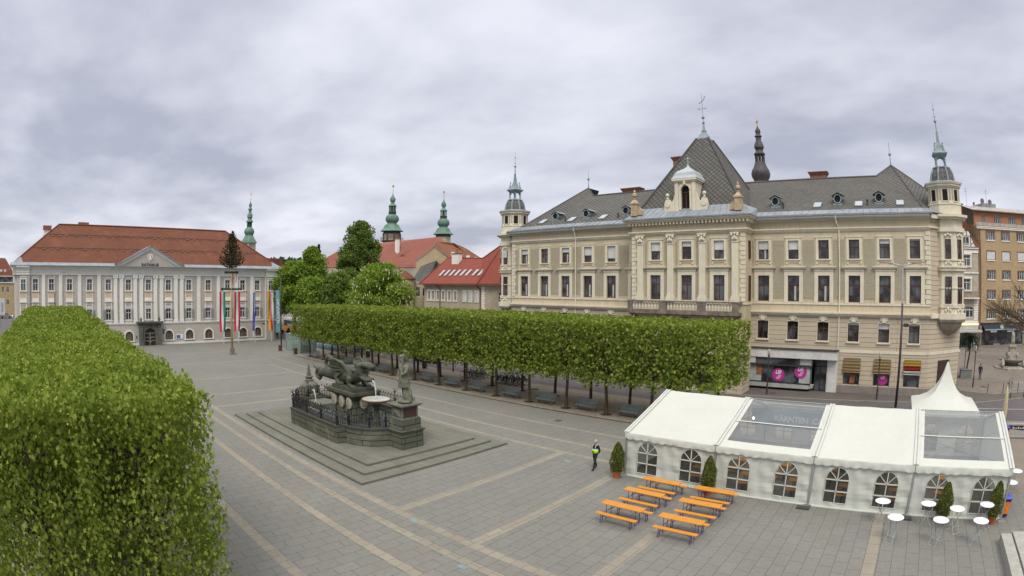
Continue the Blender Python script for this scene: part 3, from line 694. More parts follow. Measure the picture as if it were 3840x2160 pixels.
# ---- stone dormer over the centre
Yd = 53.9
d = MB().at((BX-.15, Yd, 0), 0)
wall_holes(d, -1.2, 1.2, 18.1, 21.55, 0, [(-.5, .5, 18.3, 20.95, .5)], .35)
for sx in (-1, 1): d.box(sx*1.2-.01, sx*1.2+.01, 0, 2.6, 18.2, 21.5)
d.box(-1.2, -.8, -.12, .01, 18.1, 21.4); d.box(.8, 1.2, -.12, .01, 18.1, 21.4); d.box(-.72, -.5, -.08, .01, 18.3, 20.4); d.box(.5, .72, -.08, .01, 18.3, 20.4)
for k in range(9):
    a0, a1 = PI*k/9, PI*(k+1)/9; d.ext([(r_*math.cos(a), 20.45+r_*math.sin(a)) for r_, a in ((.5, a0), (.72, a0), (.72, a1), (.5, a1))], -.08, 0)
d.box(-1.45, 1.45, -.3, 2.6, 21.45, 21.62); d.box(-1.3, 1.3, -.2, 2.6, 21.3, 21.45); d.box(-.12, .12, -.28, 0, 21.0, 21.45)
for sx in (-1, 1):
    d.lathe(sx*2.15, .1, [(.16, 19.6), (.1, 19.7), (.1, 19.8)], 8); d.ell((sx*2.15, .1, 20.0), (.22, .22, .22), 10, 6)
    pr = [(sx*1.2, 18.1), (sx*2.5, 18.1), (sx*2.5, 19.0), (sx*2.35, 19.5), (sx*1.95, 19.55), (sx*1.75, 19.15), (sx*1.45, 19.4), (sx*1.2, 20.2)]
    d.ext(pr, -.05, .45); d.loft([[(sx*2.1+.3*math.cos(2*PI*k/12), yy, 18.95+.3*math.sin(2*PI*k/12)) for k in range(12)] for yy in (-.12, 0)])
dm = d.build('stone_dormer', m_trim, town)
d = MB().at((BX-.15, Yd, 0), 0)
P8 = lambda sx, sy, z_, yo=1.1: [(-1.5*sx, yo-1.4*sy, z_), (1.5*sx, yo-1.4*sy, z_), (1.5*sx, yo+1.5*sy, z_), (-1.5*sx, yo+1.5*sy, z_)]
d.loft([P8(1, 1, 21.62), P8(1.0, 1., 21.7), P8(.86, .86, 22.0), P8(.78, .78, 22.35), P8(.62, .62, 22.6), P8(.35, .35, 22.8), P8(.12, .12, 23.1), P8(.04, .04, 23.4)]); d.tube([(0, 1.1, 23.3), (0, 1.1, 24.0)], .04, 6); d.ell((0, 1.1, 24.05), (.13, .13, .13), 8, 5)
d.build('dormer_roof', mat('pale_zinc', (.42, .47, .5), rough=.5, streak=.2), dm)
d = MB().at((BX-.15, Yd+.3, 0), 0); d.box(-.5, .5, 0, .02, 18.3, 20.95); d.build('pane', mat('black_opening', (.01, .01, .012)), dm)
d = MB().at((BX-.15, Yd+.2, 0), 0); d.box(-.05, .05, 0, .05, 18.3, 20.2); d.box(-.5, .5, 0, .05, 20.15, 20.25); d.box(-.5, -.42, 0, .05, 18.3, 20.2); d.box(.42, .5, 0, .05, 18.3, 20.2); d.build('window', m_gbrown, dm)
# urn pedestals
m_ston = mat('yellowed_stone', (.48, .37, .24), var=.25, scale=2.5, streak=.35)
for x, sx in ((-28.5, -1), (-16.45, 1)):
    u = MB().at((x, 53.5, 0), 0)
    u.box(-.36, .36, -.3, .45, 17.9, 19.2); u.box(-.44, .44, -.38, .5, 19.2, 19.35); u.loft([[(-q, -q, z_), (q, -q, z_), (q, q, z_), (-q, q, z_)] for q, z_ in ((.38, 19.35), (.1, 19.75))])
    u.lathe(0, 0, [(.1, 19.7), (.18, 19.8), (.08, 19.9), (.26, 20.15), (.24, 20.35), (.1, 20.5), (.14, 20.62), (.04, 20.85)], 10)
    u.ext([(-sx*.36, 18.0), (-sx*.95, 18.0), (-sx*.95, 18.45), (-sx*.7, 18.8), (-sx*.36, 18.9)], -.15, .25)
    u.build('urn_pedestal', m_ston, town)
# ---- corner oriels and turrets
def turret(cx, cy, sgn):
    R8 = lambda ap_, z_: [(cx+ap_/math.cos(PI/8)*math.cos(PI/8+k*PI/4), cy+ap_/math.cos(PI/8)*math.sin(PI/8+k*PI/4), z_) for k in range(8)]
    t = MB(); t.loft([R8(1.85, z_) for z_ in (7.9, 17.0)], cap=False)
    for z0, z1, e in ((7.4, 7.95, .3), (8.5, 8.72, .12), (12.0, 12.3, .22), (12.3, 12.42, .34), (15.7, 16.1, .2), (16.9, 17.1, .35), (17.1, 17.35, .6), (12.95, 13.1, .1), (10.3, 10.42, .06)):
        t.loft([R8(1.85+e, z0), R8(1.85+e, z1)])
    ori = t.build('corner_oriel', m_trim, town)
    t = MB(); t.loft([R8(r_, z_) for r_, z_ in ((2.15, 7.4), (2.05, 7.15), (1.75, 7.05), (1.7, 6.75), (1.45, 6.4), (.95, 6.05), (.5, 5.8), (.2, 5.55), (.05, 5.4))]); t.build('console', mat('worn_stone', (.36, .32, .25), streak=.5, scale=2), ori)
    for fk in range(8):
        a = fk*PI/4; nx, ny = math.cos(a), math.sin(a)
        if ny > .1: continue
        if (sgn > 0 and nx < -.9) or (sgn < 0 and nx > .9): continue
        rot = a+PI/2
        fo = (cx+nx*1.85, cy+ny*1.85, 0)
        if (sgn > 0 and nx < -.5) or (sgn < 0 and nx > .5):
            o = MB().at(fo, rot); o.box(-.25, .25, -.02, .01, 9.0, 11.6); o.box(-.25, .25, -.02, .01, 13.2, 15.0); o.build('patterned_panel', m_olive, ori); 
        else:
            win(town, fo, rot, 0, 8.9, .72, 2.55, dep=-.1); win(town, fo, rot, 0, 13.1, .66, 1.9, dep=-.1, blind=.0 if sgn > 0 else .5)
            o = MB().at(fo, rot); o.box(-.5, .5, -.15, .01, 8.72, 8.85); o.box(-.5, .5, -.15, .01, 12.95, 13.08)
            for z_ in (15.35, 12.7, 8.25):
                for dx in (-.28, 0, .28): o.ell((dx, -.08, z_+(.12 if dx == 0 else 0)), (.15, .1, .16), 7, 5)
            o.build('carved_ornament', m_trim, ori)
    t = MB(); t.loft([R8(1.72, z_) for z_ in (17.35, 20.2)], cap=False); t.loft([R8(1.82, 17.3), R8(1.82, 18.35)]);
    for z0, z1, e in ((18.35, 18.5, .16), (20.0, 20.15, .1), (20.15, 20.4, .25), (20.4, 20.5, .38)): t.loft([R8(1.72+e, z0), R8(1.72+e, z1)])
    tw = t.build('turret', m_trim, town)
    for fk in range(8):
        a = fk*PI/4; fo = (cx+math.cos(a)*1.74, cy+math.sin(a)*1.74, 0); o = MB().at(fo, a+PI/2)
        o.box(-.29, .29, -.01, .02, 18.72, 19.82); ww = o.build('window', mat('black_opening', (.01, .01, .012)), tw)
        o = MB().at(fo, a+PI/2); o.box(-.62, -.5, -.02, .01, 18.8, 19.8); o.box(.5, .62, -.02, .01, 18.8, 19.8); o.build('patterned_panel', m_olive, tw)
        o = MB().at(fo, a+PI/2); o.box(-.4, -.3, -.06, .01, 18.6, 19.9); o.box(.3, .4, -.06, .01, 18.6, 19.9); o.box(-.4, .4, -.08, .01, 18.6, 18.7); o.build('window_surround', m_trim, tw)
    t = MB(); t.loft([R8(r_, z_) for r_, z_ in ((2.12, 20.5), (2.0, 20.6), (1.35, 20.72), (1.3, 21.0), (1.22, 21.5), (1.0, 22.0), (.9, 22.1))])
    dmz = t.build('turret_dome', m_scrl, tw)
    t = MB()
    for k in range(8):
        a = PI/8+k*PI/4; t.tube([(cx+r_/math.cos(PI/8)*math.cos(a), cy+r_/math.cos(PI/8)*math.sin(a), z_) for r_, z_ in ((1.37, 20.72), (1.32, 21.0), (1.24, 21.5), (1.02, 22.0), (.9, 22.12))], .1, 5)
    t.loft([R8(2.14, 20.5), R8(2.02, 20.62), R8(1.36, 20.74)]); t.loft([R8(.98, 22.1), R8(1.02, 22.2), R8(.8, 22.3)])
    for k in range(8):
        a = k*PI/4; fo = (cx+math.cos(a)*1.27, cy+math.sin(a)*1.27, 0)
        t.at(fo, a+PI/2)
        for dx, dz in ((0, .12), (0, -.12), (.12, 0), (-.12, 0), (.14, -.45), (-.14, -.45), (0, .42)): t.box(dx-.05, dx+.05, -.03-.0, .03, 21.3+dz-.06, 21.3+dz+.06)
        t.at()
    for k in range(4):
        a = PI/4+k*PI/2; q1 = (cx+.72*math.cos(a), cy+.72*math.sin(a)); t.tube([(*q1, 22.2), (*q1, 22.35), (*q1, 22.4), (*q1, 23.2), (*q1, 23.3)], [.16, .16, .1, .1, .16], 6)
        t.tube([(cx+.78*math.cos(a), cy+.78*math.sin(a), 23.7), (cx+.62*math.cos(a), cy+.62*math.sin(a), 24.6)], [.16, .05], 5); t.ell((cx+.62*math.cos(a), cy+.62*math.sin(a), 24.7), (.1, .1, .1), 6, 4)
    Q = lambda r_, z_: [(cx+r_*math.cos(PI/4+k*PI/2), cy+r_*math.sin(PI/4+k*PI/2), z_) for k in range(4)]
    for k in range(4):
        a = k*PI/2; t.at((cx+math.cos(a)*.51, cy+math.sin(a)*.51, 0), a+PI/2)
        for kk in range(6):
            b0, b1 = PI*kk/6, PI*(kk+1)/6; t.ext([(.36*math.cos(b0), 22.95+.36*math.sin(b0)), (.36*math.cos(b1), 22.95+.36*math.sin(b1)), (.36*math.cos(b1), 23.35), (.36*math.cos(b0), 23.35)], 0, .12)
        t.at()
    t.loft([Q(.75, 23.3), Q(1.0, 23.45), Q(1.2, 23.6), Q(1.2, 23.7), Q(.8, 23.85), Q(.45, 24.3), Q(.25, 24.9), Q(.14, 25.8), Q(.16, 26.0), Q(.08, 26.05), Q(.06, 27.0)])
    t.ell((cx, cy, 27.1), (.17, .17, .17), 8, 6); t.tube([(cx, cy, 27.0), (cx, cy, 29.2)], [.04, .015], 5); t.tube([(cx-.2, cy, 27.6), (cx+.2, cy, 27.6)], .03, 4); t.ell((cx, cy, 28.4), (.1, .1, .1), 6, 4)
    t.build('turret_spire', m_turret, tw)
turret(5.5, 58.5, 1); turret(-50.2, 58.7, -1)
# hanging sign beside the shop
s = MB(); s.box(-15.45, -15.3, 52.2, 53.2, 3.75, 4.95); sg = s.build('shop_sign', mat('dark_metal', (.04, .04, .042)), town)
s = MB(); s.box(-15.29, -15.28, 52.25, 53.15, 3.8, 4.9); s.box(-15.42, -15.33, 52.18, 52.2, 3.8, 4.9); sp2 = s.build('sign_face', m_ltr, sg); sp2 = sg
s = MB(); s.box(-15.275, -15.27, 52.75, 52.95, 4.45, 4.85); s.box(-15.275, -15.27, 52.45, 53.0, 4.2, 4.24); s.box(-15.275, -15.27, 52.45, 52.95, 4.1, 4.13); s.build('lettering', mat('red_lettering', (.5, .03, .03)), sp2)
# ------------------------------------------------------------------ town hall
m_rwall = mat('grey_beige_plaster', (.48, .44, .40), var=.07, scale=.4, streak=.15)
m_rtrim = mat('white_plaster_trim', (.76, .755, .70), var=.05, scale=.5, fine=.03, streak=.12)
m_ochre = mat('ochre_panel', (.62, .49, .34), var=.06)
m_rrust = brick('town_hall_base', (.54, .50, .45), (.52, .48, .43), (.38, .35, .31), 60, .42, .02, bump=.4, var=.08)
m_tile = brick('clay_tiles', (.205, .08, .045), (.17, .066, .038), (.10, .04, .028), .3, .36, .03, bump=.4, var=.22, scale=.25, stain=((.2, .07, .04), .5))
m_tile2 = brick('pinkish_tiles', (.30, .11, .085), (.26, .095, .073), (.18, .07, .055), .4, .45, .03, bump=.3, var=.15, scale=.2)
m_tile3 = brick('new_red_tiles', (.30, .078, .055), (.265, .07, .05), (.15, .045, .035), .3, .34, .03, bump=.5, var=.12, scale=.3)
m_shut = mat('grey_shutter', (.33, .33, .31)); m_port = mat('dark_green_stone', (.125, .13, .11), var=.3, scale=1.5, streak=.4)
hall = thing('town_hall', 'long white town hall with orange tile roof and a gable lettered RATHAUS', 'town hall', (-96, 18.7, 0))
HX = -96; HO = (HX, 0, 0); HA = PI/2
C = [-5.05, -2.75, .3, 3.72, 7.47, 11, 14.77, 18.56, 22.38, 26.33, 30.12, 34.0, 37.05, 40.08, 42.72]
hol = []
for c in C[1:14]:
    hol += [(c-.5, c+.5, 9.07, 10.92), (c-.5, c+.5, 4.25, 6.65)]
arch = [c for c in C[1:14] if abs(c-18.56) > .1]
w = MB().at(HO, HA)
wall_holes(w, -3.9, 41.74, 3.6, 12.2, 0, hol, .18)
w.build('wall', m_rwall, hall)
w = MB().at(HO, HA); wall_holes(w, -3.9, 41.74, 0, 3.6, -.08, [(c-.75, c+.75, .75, 2.33, .8) for c in arch], .3)
w.build('wall', m_rrust, hall)
w = MB().at(HO, HA); w.loft([[(-7, 2.5, z), (-6.3, -.1, z), (-5.4, -.45, z), (-3.9, -.45, z), (-3.9, .1, z)] for z in (0, 12.2)], closed=False, cap=False)
w.loft([[(41.74, .1, z), (41.74, -.45, z), (43.3, -.45, z), (44.1, -.1, z), (44.7, 2.5, z)] for z in (0, 12.2)], closed=False, cap=False)
w.loft([[(-7, 2.5, z), (-7, 16, z), (44.7, 16, z), (44.7, 2.5, z)] for z in (0, 12.2)], closed=False, cap=False); w.build('wall', m_rwall, hall)
t = MB().at(HO, HA)
for z0, z1, pr in ((3.42, 3.6, .16), (3.6, 3.72, .24), (11.55, 11.95, .12), (11.95, 12.1, .2), (12.1, 12.55, .08), (12.55, 12.75, .35), (12.75, 12.95, .6)):
    t.box(-3.9, 41.74, -pr, .02, z0, z1)
    for a, b in ((-6.4, -3.9), (41.74, 44.2)): t.box(a, b, -.45-pr, .02, z0, z1)
    t.box(-7-pr, -6.4, -.1-pr, 16, z0, z1); t.box(44.2, 44.7+pr, -.1-pr, 16, z0, z1)
t.box(-3.9, 41.74, -.12, .0, 0, .35)
t.build('cornice', m_rtrim, hall)
pil = [-1.2, 2.03, 5.6, 9.25, 28.25, 32.15, 35.75, 38.95]; pr2 = [12.35, 13.47, 16.07, 17.2, 19.9, 21.05, 23.8, 24.92]
pm = MB(); pm.box(-.34, .34, -.14, .01, 3.72, 11.55); pm = pm.mesh('pilaster', m_rtrim)
pn_ = MB(); pn_.box(-.34, .34, -.2, .01, 4.1, 11.1); pn_.box(-.4, .4, -.24, .01, 3.72, 4.1); pn_.box(-.46, .46, -.3, .01, 11.35, 11.55); pn_.box(-.36, .36, -.24, .01, 11.1, 11.35)
for sx in (-1, 1): pn_.lathe(0, 0, [(.001, 0)], 3) if False else pn_.ext([(sx*.36+.15*math.cos(2*PI*k/10), 11.2+.15*math.sin(2*PI*k/10)) for k in range(10)], -.3, 0)
pn_ = pn_.mesh('pilaster', m_rtrim)
for c in pil: inst('pilaster', pm, hall, Vector((HX, c, 0))-wpos(hall), HA)
for c in pr2: inst('pilaster', pn_, hall, Vector((HX, c, 0))-wpos(hall), HA)
sr = MB()
sr.box(-.66, -.5, -.08, .01, 9.0, 11.05); sr.box(.5, .66, -.08, .01, 9.0, 11.05); sr.box(-.5, .5, -.08, .01, 10.92, 11.05); sr.box(-.78, .78, -.16, .01, 8.92, 9.05)
sr.box(-.7, .7, -.1, .01, 11.15, 11.25)
sr.box(-.66, .66, -.06, .01, 7.35, 7.9); sr.box(-.66, -.56, -.06, .01, 7.9, 8.92); sr.box(.56, .66, -.06, .01, 7.9, 8.92); sr.box(-.8, .8, -.18, .01, 7.22, 7.33); sr.box(-.66, -.5, -.07, .01, 4.2, 7.22); sr.box(.5, .66, -.07, .01, 4.2, 7.22); sr.box(-.8, .8, -.14, .01, 4.1, 4.22)
for k in range(6): sr.box(-.55+k*.2, -.45+k*.2, -.1, .01, 3.72, 4.1)
srm = sr.mesh('window_surround', m_rtrim)
oc_ = MB(); oc_.box(-.56, .56, -.03, .01, 7.9, 8.92); oc_.box(-.5, .5, -.03, .01, 6.75, 7.2); ocm_ = split_mesh(oc_.mesh('ochre_panel', m_ochre), .1)
bl_ = MB(); bl_.box(-.48, .48, .0, .05, 6.05, 6.62); blm = bl_.mesh('blind', m_blind)
sh = MB(); sh.box(-1.02, -.53, -.1, -.03, 4.3, 5.95); sh.box(.53, 1.02, -.1, -.03, 4.3, 5.95)
for sx in (-1, 1):
    for k in range(12): sh.box(sx*.77-.2, sx*.77+.2, -.12, -.09, 4.4+k*.125, 4.46+k*.125)
shm = split_mesh(sh.mesh('shutter', m_shut), .1)
for i, c in enumerate(C):
    end = i in (0, 14); yy = HX+(.45 if end or i in (0,) else 0)
    L = Vector((yy, c, 0))-wpos(hall)
    s_ = inst('window_surround', srm, hall, L, HA); [inst('ochre_panel', q_, hall, L, HA) for q_ in ocm_]
    win(hall, (yy, 0, 0), HA, c, 9.07, 1.0, 1.85, dep=-.08 if end else .1, fr=.09, tran=.62, m=m_white)
    win(hall, (yy, 0, 0), HA, c, 4.25, 1.0, 1.8, dep=-.08 if end else .1, fr=.09, tran=.66, m=m_white)
    if not end: inst('blind', blm, hall, L, HA)
    if i not in (7, 0, 14): [inst('shutter', q_, hall, L, HA) for q_ in shm]
    if i in (6, 7, 8):
        g = MB().at(HO, HA); g.ext([(c-.85, 7.28), (c+.85, 7.28), (c, 7.85)], -.22, -.02); g.build('window_gable', m_rtrim, hall)
for u, sg in ((-6.0, -1), (43.75, 1)):
    for z, hh in ((9.07, 1.85), (4.25, 1.8)): win(hall, (HX+.28, 0, 0), HA-sg*0+(.45*sg if sg > 0 else -.35), u, z, .5, hh, dep=-.12, fr=.08, tran=.62, m=m_white)
am = MB()
for k in range(12):
    a0, a1 = PI*k/12, PI*(k+1)/12; am.ext([(r1*math.cos(a), 1.53+r2*math.sin(a)) for r1, r2, a in ((.75, .8, a0), (.98, 1.03, a0), (.98, 1.03, a1), (.75, .8, a1))], -.18, -.04)
am.box(-.98, -.75, -.18, -.04, .7, 1.53); am.box(.75, .98, -.18, -.04, .7, 1.53); am.box(-1.05, 1.05, -.22, -.04, .6, .72)
am_ = am.mesh('arch_surround', m_rtrim)
aw = MB(); aw.box(-.75, .75, .12, .14, .72, 2.33); awm = aw.mesh('pane', m_dark)
ab = MB()
for k in range(5): ab.box(-.6+k*.27, -.52+k*.27, .02, .08, .75, 2.1)
abm = ab.mesh('window_bars', mat('ochre_bars', (.3, .22, .15)))
for c in arch:
    L = Vector((HX, c, 0))-wpos(hall); a_1 = inst('arched_window', am_, hall, L, HA); inst('pane', awm, a_1); inst('window_bars', abm, a_1)
# portal
p = MB().at(HO, HA)
wall_holes(p, 16.6, 20.65, 0, 3.6, -1.0, [(17.6, 19.6, 0, 2.85, .95)], .5)
for x in (16.6, 20.65): p.poly([(x, -1.0, 0), (x, 0, 0), (x, 0, 3.6), (x, -1.0, 3.6)])
for x in (16.9, 20.35): p.box(x-.28, x+.28, -1.22, -1.0, 0, 3.3); p.box(x-.36, x+.36, -1.3, -1.0, 0, .9); p.box(x-.34, x+.34, -1.28, -1.0, 3.1, 3.3)
p.box(16.3, 20.95, -1.4, 0, 3.6, 3.8); p.box(16.1, 21.15, -1.5, 0, 3.8, 3.95)
for x in (16.9, 20.35): p.lathe(x, -1.1, [(.2, 3.95), (.12, 4.1), (.24, 4.3), (.12, 4.6), (.02, 4.7)], 8)
po = p.build('portal', m_port, hall)
p = MB().at(HO, HA); p.box(17.6, 19.6, -.55, -.5, 0, 2.85); dr = p.build('door', mat('dark_door', (.045, .03, .028), rough=.4), po)
p = MB().at(HO, HA); p.box(18.55, 18.65, -.62, -.55, 0, 2.0); p.box(17.6, 19.6, -.62, -.55, 1.95, 2.05)
for sx in (-1, 1):
    for z in (.6, 1.2): p.tube([(18.6, -.6, z-.1), (18.6+sx*.4, -.6, z+.15), (18.6+sx*.95, -.6, z+.1)], .05, 5)
p.build('door_grille', mat('grey_grille', (.33, .35, .31)), po)
# gable
p = MB().at(HO, HA); p.ext([(12.3, 13.05), (25.1, 13.05), (18.7, 16.3)], -.6, 6)
gb = p.build('gable', m_rwall, hall)
p = MB().at(HO, HA)
def rake(o0, o1, y0, y1): 
    for sx in (-1, 1): p.ext([(18.7+sx*6.5, 13.05+o0), (18.7, 16.45+o0), (18.7, 16.45+o1), (18.7+sx*(6.5+(o1>0)*.2), 13.05+o1)], y0, y1)
rake(-.6, -.35, -.7, -.55); rake(-.35, -.08, -.85, -.55); p.build('gable_moulding', m_rtrim, gb)
p = MB().at(HO, HA); rake(-.05, .06, -1.05, 6.5); p.build('gable_roof', m_zinc, gb)
text('lettering', 'RATHAUS', .62, mat('bronze_letters', (.09, .06, .055)), gb, (HX+.68, 18.72, 13.16), (PI/2, 0, PI/2), ext=.03, sx=1.18, bold=.012)
p = MB().at(HO, HA); sh_ = [(-.45, .55), (.45, .55), (.5, .1), (.3, -.4), (0, -.7), (-.3, -.4), (-.5, .1)]
p.ext([(18.7+x*1.0, 14.5+z) for x, z in sh_], -.72, -.6); ca = p.build('coat_of_arms', m_rtrim, gb)
p = MB().at(HO, HA); p.ext([(18.7+x*.66, 14.5+z*.72) for x, z in sh_], -.75, -.72); cb = p.build('shield_field', mat('red_enamel', (.22, .04, .06)), gb)
p = MB().at(HO, HA); p.box(18.48, 18.92, -.78, -.75, 14.2, 14.75); p.ext([(18.45, 14.75), (18.95, 14.75), (18.7, 14.95)], -.78, -.75); p.build('tower_emblem', m_rtrim, gb)
# roof
r_ = MB(); E0 = 13.4
ey0, ey1 = -6.9, 44.6; fx = HX+.35
r_.poly([(fx, ey0, E0), (fx, ey1, E0), (-104, 36.1, 20.3), (-104, 1.5, 20.3)]); r_.poly([(fx, ey0, E0), (-112.5, ey0, E0), (-104, 1.5, 20.3)]); r_.poly([(fx, ey1, E0), (-112.5, ey1, E0), (-104, 36.1, 20.3)])
r_.poly([(-112.5, ey0, E0), (-112.5, ey1, E0), (-104, 36.1, 20.3), (-104, 1.5, 20.3)])
hr = r_.build('roof', m_tile, hall)
r_ = MB(); r_.box(-96.7, -94.9, -7.6, 45.1, 12.95, 13.04)
for y0_, y1_ in ((-7.6, 12.1), (25.3, 45.1)): r_.poly([(-94.9, y0_, 13.04), (-94.9, y1_, 13.04), (fx-.05, y1_, 13.5), (fx-.05, y0_, 13.5)])
for y0, s in ((-7.0, 1), (44.7, -1)): r_.loft([[(-95.0, y0-.5*s, 13.1), (-95.0, y0+2.0*s, 13.1), (-97, y0-.5*s, 13.1)], [(-96.7, y0+1.2*s, 14.35), (-96.6, y0+1.4*s, 14.35), (-96.8, y0+1.2*s, 14.35)]])
for z, xx in ((18.35, -101.6), (15.97, -98.72)):
    ye = (z-13.4)/6.9*8.5
    pass
r_.build('lead_gutter', m_zinc, hr)
r_ = MB()
for z, xx in ((18.35, -101.6), (15.97, -98.72)): ye = (z-13.4)/6.9*8.5; r_.tube([(xx+.1, ey0+ye+.3, z+.06), (xx+.1, ey1-ye-.3, z+.06)], .05, 5)
r_.build('snow_rail', mat('brown_rail', (.14, .07, .045)), hr)
r_ = MB(); ye = 0
for z, xx in ((18.25, -101.45), (15.87, -98.57)):
    n = 26
    for k in range(n):
        y = -2+z*.0+k*(41/n)+RND.uniform(0, .6); r_.box(xx+.05, xx+.25, y, y+RND.uniform(.2, .7), z-.1, z-.02)
r_.build('snow_guard', mat('pale_lead', (.45, .4, .38)), hr)
r_ = MB(); r_.tube([(-104, 1.5, 20.35), (-104, 36.1, 20.35)], .16, 6); r_.tube([(fx, ey0, E0+.05), (-104, 1.5, 20.35)], .12, 6); r_.tube([(fx, ey1, E0+.05), (-104, 36.1, 20.35)], .12, 6); r_.build('ridge_tiles', m_tile, hr)
r_ = MB(); r_.box(-106.5, -105.5, 5.5, 7.7, 19, 21.0); r_.build('chimney', m_redbrick, hr)
r_ = MB(); r_.box(-106, -105.2, -1.6, -.2, 15, 19.5); cw = r_.build('chimney', m_rtrim, hr); r_ = MB(); r_.box(-106.2, -105, -1.8, 0, 19.5, 20.2); r_.build('chimney_cap', m_redbrick, hr)
for y in (-3.9, 41.74):
    d = MB(); d.box(-95.75, -95.3, y-.25, y+.25, 12.5, 12.95); d.tube([(-95.5, y, 12.5), (-95.85, y, 11.6), (-95.85, y, .2)], .09, 6); d.build('downpipe', m_rtrim, hall)
b = MB().at(HO, HA); b.box(23.73, 25.05, -.16, -.1, .85, 1.62); bb_ = b.build('notice_board', m_ltr, hall); b = MB().at(HO, HA); b.box(23.8, 24.5, -.18, -.165, .95, 1.5); b.build('poster', mat('blue_poster', (.08, .16, .33), var=.6, scale=4), bb_)
b = MB().at(HO, HA); b.box(16.05, 16.25, -.14, -.08, 1.1, 1.6); b.box(21.15, 21.5, -.14, -.08, 1.75, 2.6); b.box(41.0, 41.7, -.12, -.08, 2.85, 3.05); b.build('wall_plaque', mat('plaque', (.12, .11, .1)), hall)

# ------------------------------------------------------------------ church towers far behind
def dome(name, x, y, prof, n, m, parent, rot=PI/8): mb = MB(); mb.lathe(x, y, prof, n, rot); return mb.build(name, m, parent, smooth=35)
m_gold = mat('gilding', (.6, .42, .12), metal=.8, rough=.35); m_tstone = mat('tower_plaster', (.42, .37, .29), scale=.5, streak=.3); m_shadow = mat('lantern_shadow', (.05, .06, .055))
def lantern(x, y, z0, z1, r_, parent, m):
    mb = MB()
    for k in range(8):
        a = PI/8+k*PI/4; q_ = (x+r_*math.cos(a), y+r_*math.sin(a)); mb.tube([(*q_, z0), (*q_, z1)], r_*.2, 5)
    mb.build('lantern_column', m, parent)
def twin(x, y, s, dz, label, clock):
    t = thing('church_tower', label, 'church tower', (x, y, 0), 0, 'green onion-domed twin towers')
    mb = MB(); mb.lathe(x, y, [(3.75*s, 0), (3.75*s, 32.2+dz)], 8, PI/8); wl = mb.build('tower_wall', m_tstone, t)
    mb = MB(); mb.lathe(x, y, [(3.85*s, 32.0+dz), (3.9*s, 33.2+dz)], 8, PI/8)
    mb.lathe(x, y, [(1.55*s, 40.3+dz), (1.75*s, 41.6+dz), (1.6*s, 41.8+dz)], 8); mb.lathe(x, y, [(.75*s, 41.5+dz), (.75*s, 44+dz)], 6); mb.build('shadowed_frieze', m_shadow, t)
    dome('skirt_roof', x, y, [(r*s, z+dz) for r, z in ((5.2, 33.1), (5.0, 33.4), (4.2, 34.0), (3.6, 35.0), (3.1, 35.9), (2.2, 36.3), (2.1, 36.9))], 8, m_copper, t)
    dome('onion_dome', x, y, [(r*s, z+dz) for r, z in ((2.0, 36.8), (2.5, 37.2), (2.95, 38.0), (2.95, 39.0), (2.5, 39.9), (1.8, 40.4))], 12, m_copper, t)
    lantern(x, y, 41.7+dz, 44.1+dz, 1.35*s, t, m_copper)
    dome('lantern_roof', x, y, [(r*s, z+dz) for r, z in ((1.8, 44.0), (1.9, 44.2), (1.4, 44.7), (.95, 45.2), (.7, 45.6), (.75, 45.8), (1.15, 46.4), (1.28, 47.1), (1.0, 47.9), (.5, 48.6), (.2, 49.2), (.1, 50))], 10, m_copper, t)
    mb = MB(); mb.tube([(x, y, 49.9+dz), (x, y, 53.7+dz)], .09, 5); mb.ell((x, y, 51.2+dz), (.22, .22, .22), 6, 4); mb.ell((x, y, 53.1+dz), (.45, .45, .65), 7, 5); mb.build('gilded_finial', m_gold, t)
    if clock:
        d = Vector((-x, -y, 0)).normalized(); pp = Vector((-d.y, d.x, 0))
        for sg, rr in ((-.5, .95), (.45, .95)):
            a = math.atan2(-y, -x)-sg*.95; a = round((a)/(PI/4))*PI/4
            o = MB().at((x+3.5*s*math.cos(a), y+3.5*s*math.sin(a), 0), a+PI/2); o.loft([[(.85*math.cos(2*PI*k/16), yy, 31+.85*math.sin(2*PI*k/16)) for k in range(16)] for yy in (-.15, .1)])
            ck = o.build('clock_face', mat('old_clock', (.28, .25, .2)), t); o = MB().at((x+3.5*s*math.cos(a), y+3.5*s*math.sin(a), 0), a+PI/2); o._bar((0, -.2, 31), (.1, -.2, 31.6), .1, .05); o._bar((0, -.2, 31), (.35, -.2, 30.8), .1, .05); o.build('clock_hand', m_shadow, ck)
        o = MB()
        R_ = 5.1*s
        for z in (28.9, 29.7, 30.3): o.loft([[(x+(R_+e)*math.cos(PI/8+k*PI/4), y+(R_+e)*math.sin(PI/8+k*PI/4), z+f) for k in range(8)] for e, f in ((0, 0), (.08, 0), (.08, .08), (0, .08))], cap=False)
        for k in range(24): a = k*PI/12; o.tube([(x+R_*.97*math.cos(a), y+R_*.97*math.sin(a), 28.8), (x+R_*.97*math.cos(a), y+R_*.97*math.sin(a), 30.3)], .05, 4)
        o.lathe(x, y, [(3.8, 28.4), (R_+.1, 28.8), (R_+.1, 28.95)], 8, PI/8); o.build('tower_gallery', m_shadow, t)
        o = MB()
        for k in range(8): a = PI/8+k*PI/4; o.box(x+3.7*s*math.cos(a)-.35, x+3.7*s*math.cos(a)+.35, y+3.7*s*math.sin(a)-.35, y+3.7*s*math.sin(a)+.35, 28.9, 32.2)
        o.build('dark_quoins', mat('brown_quoin', (.16, .12, .1)), t)
twin(-192.4, 143.5, 1.0, 0, 'left green onion-domed tower with clock faces and a railed gallery', True)
twin(-189.3, 170.8, .95, .2, 'right green onion-domed tower rising over the red roof ridge', False)
t = thing('church_tower', 'slender pale church spire with stacked green onion domes behind the town hall', 'church tower', (-260.2, 103.4, 0))
x, y = -260.2, 103.5
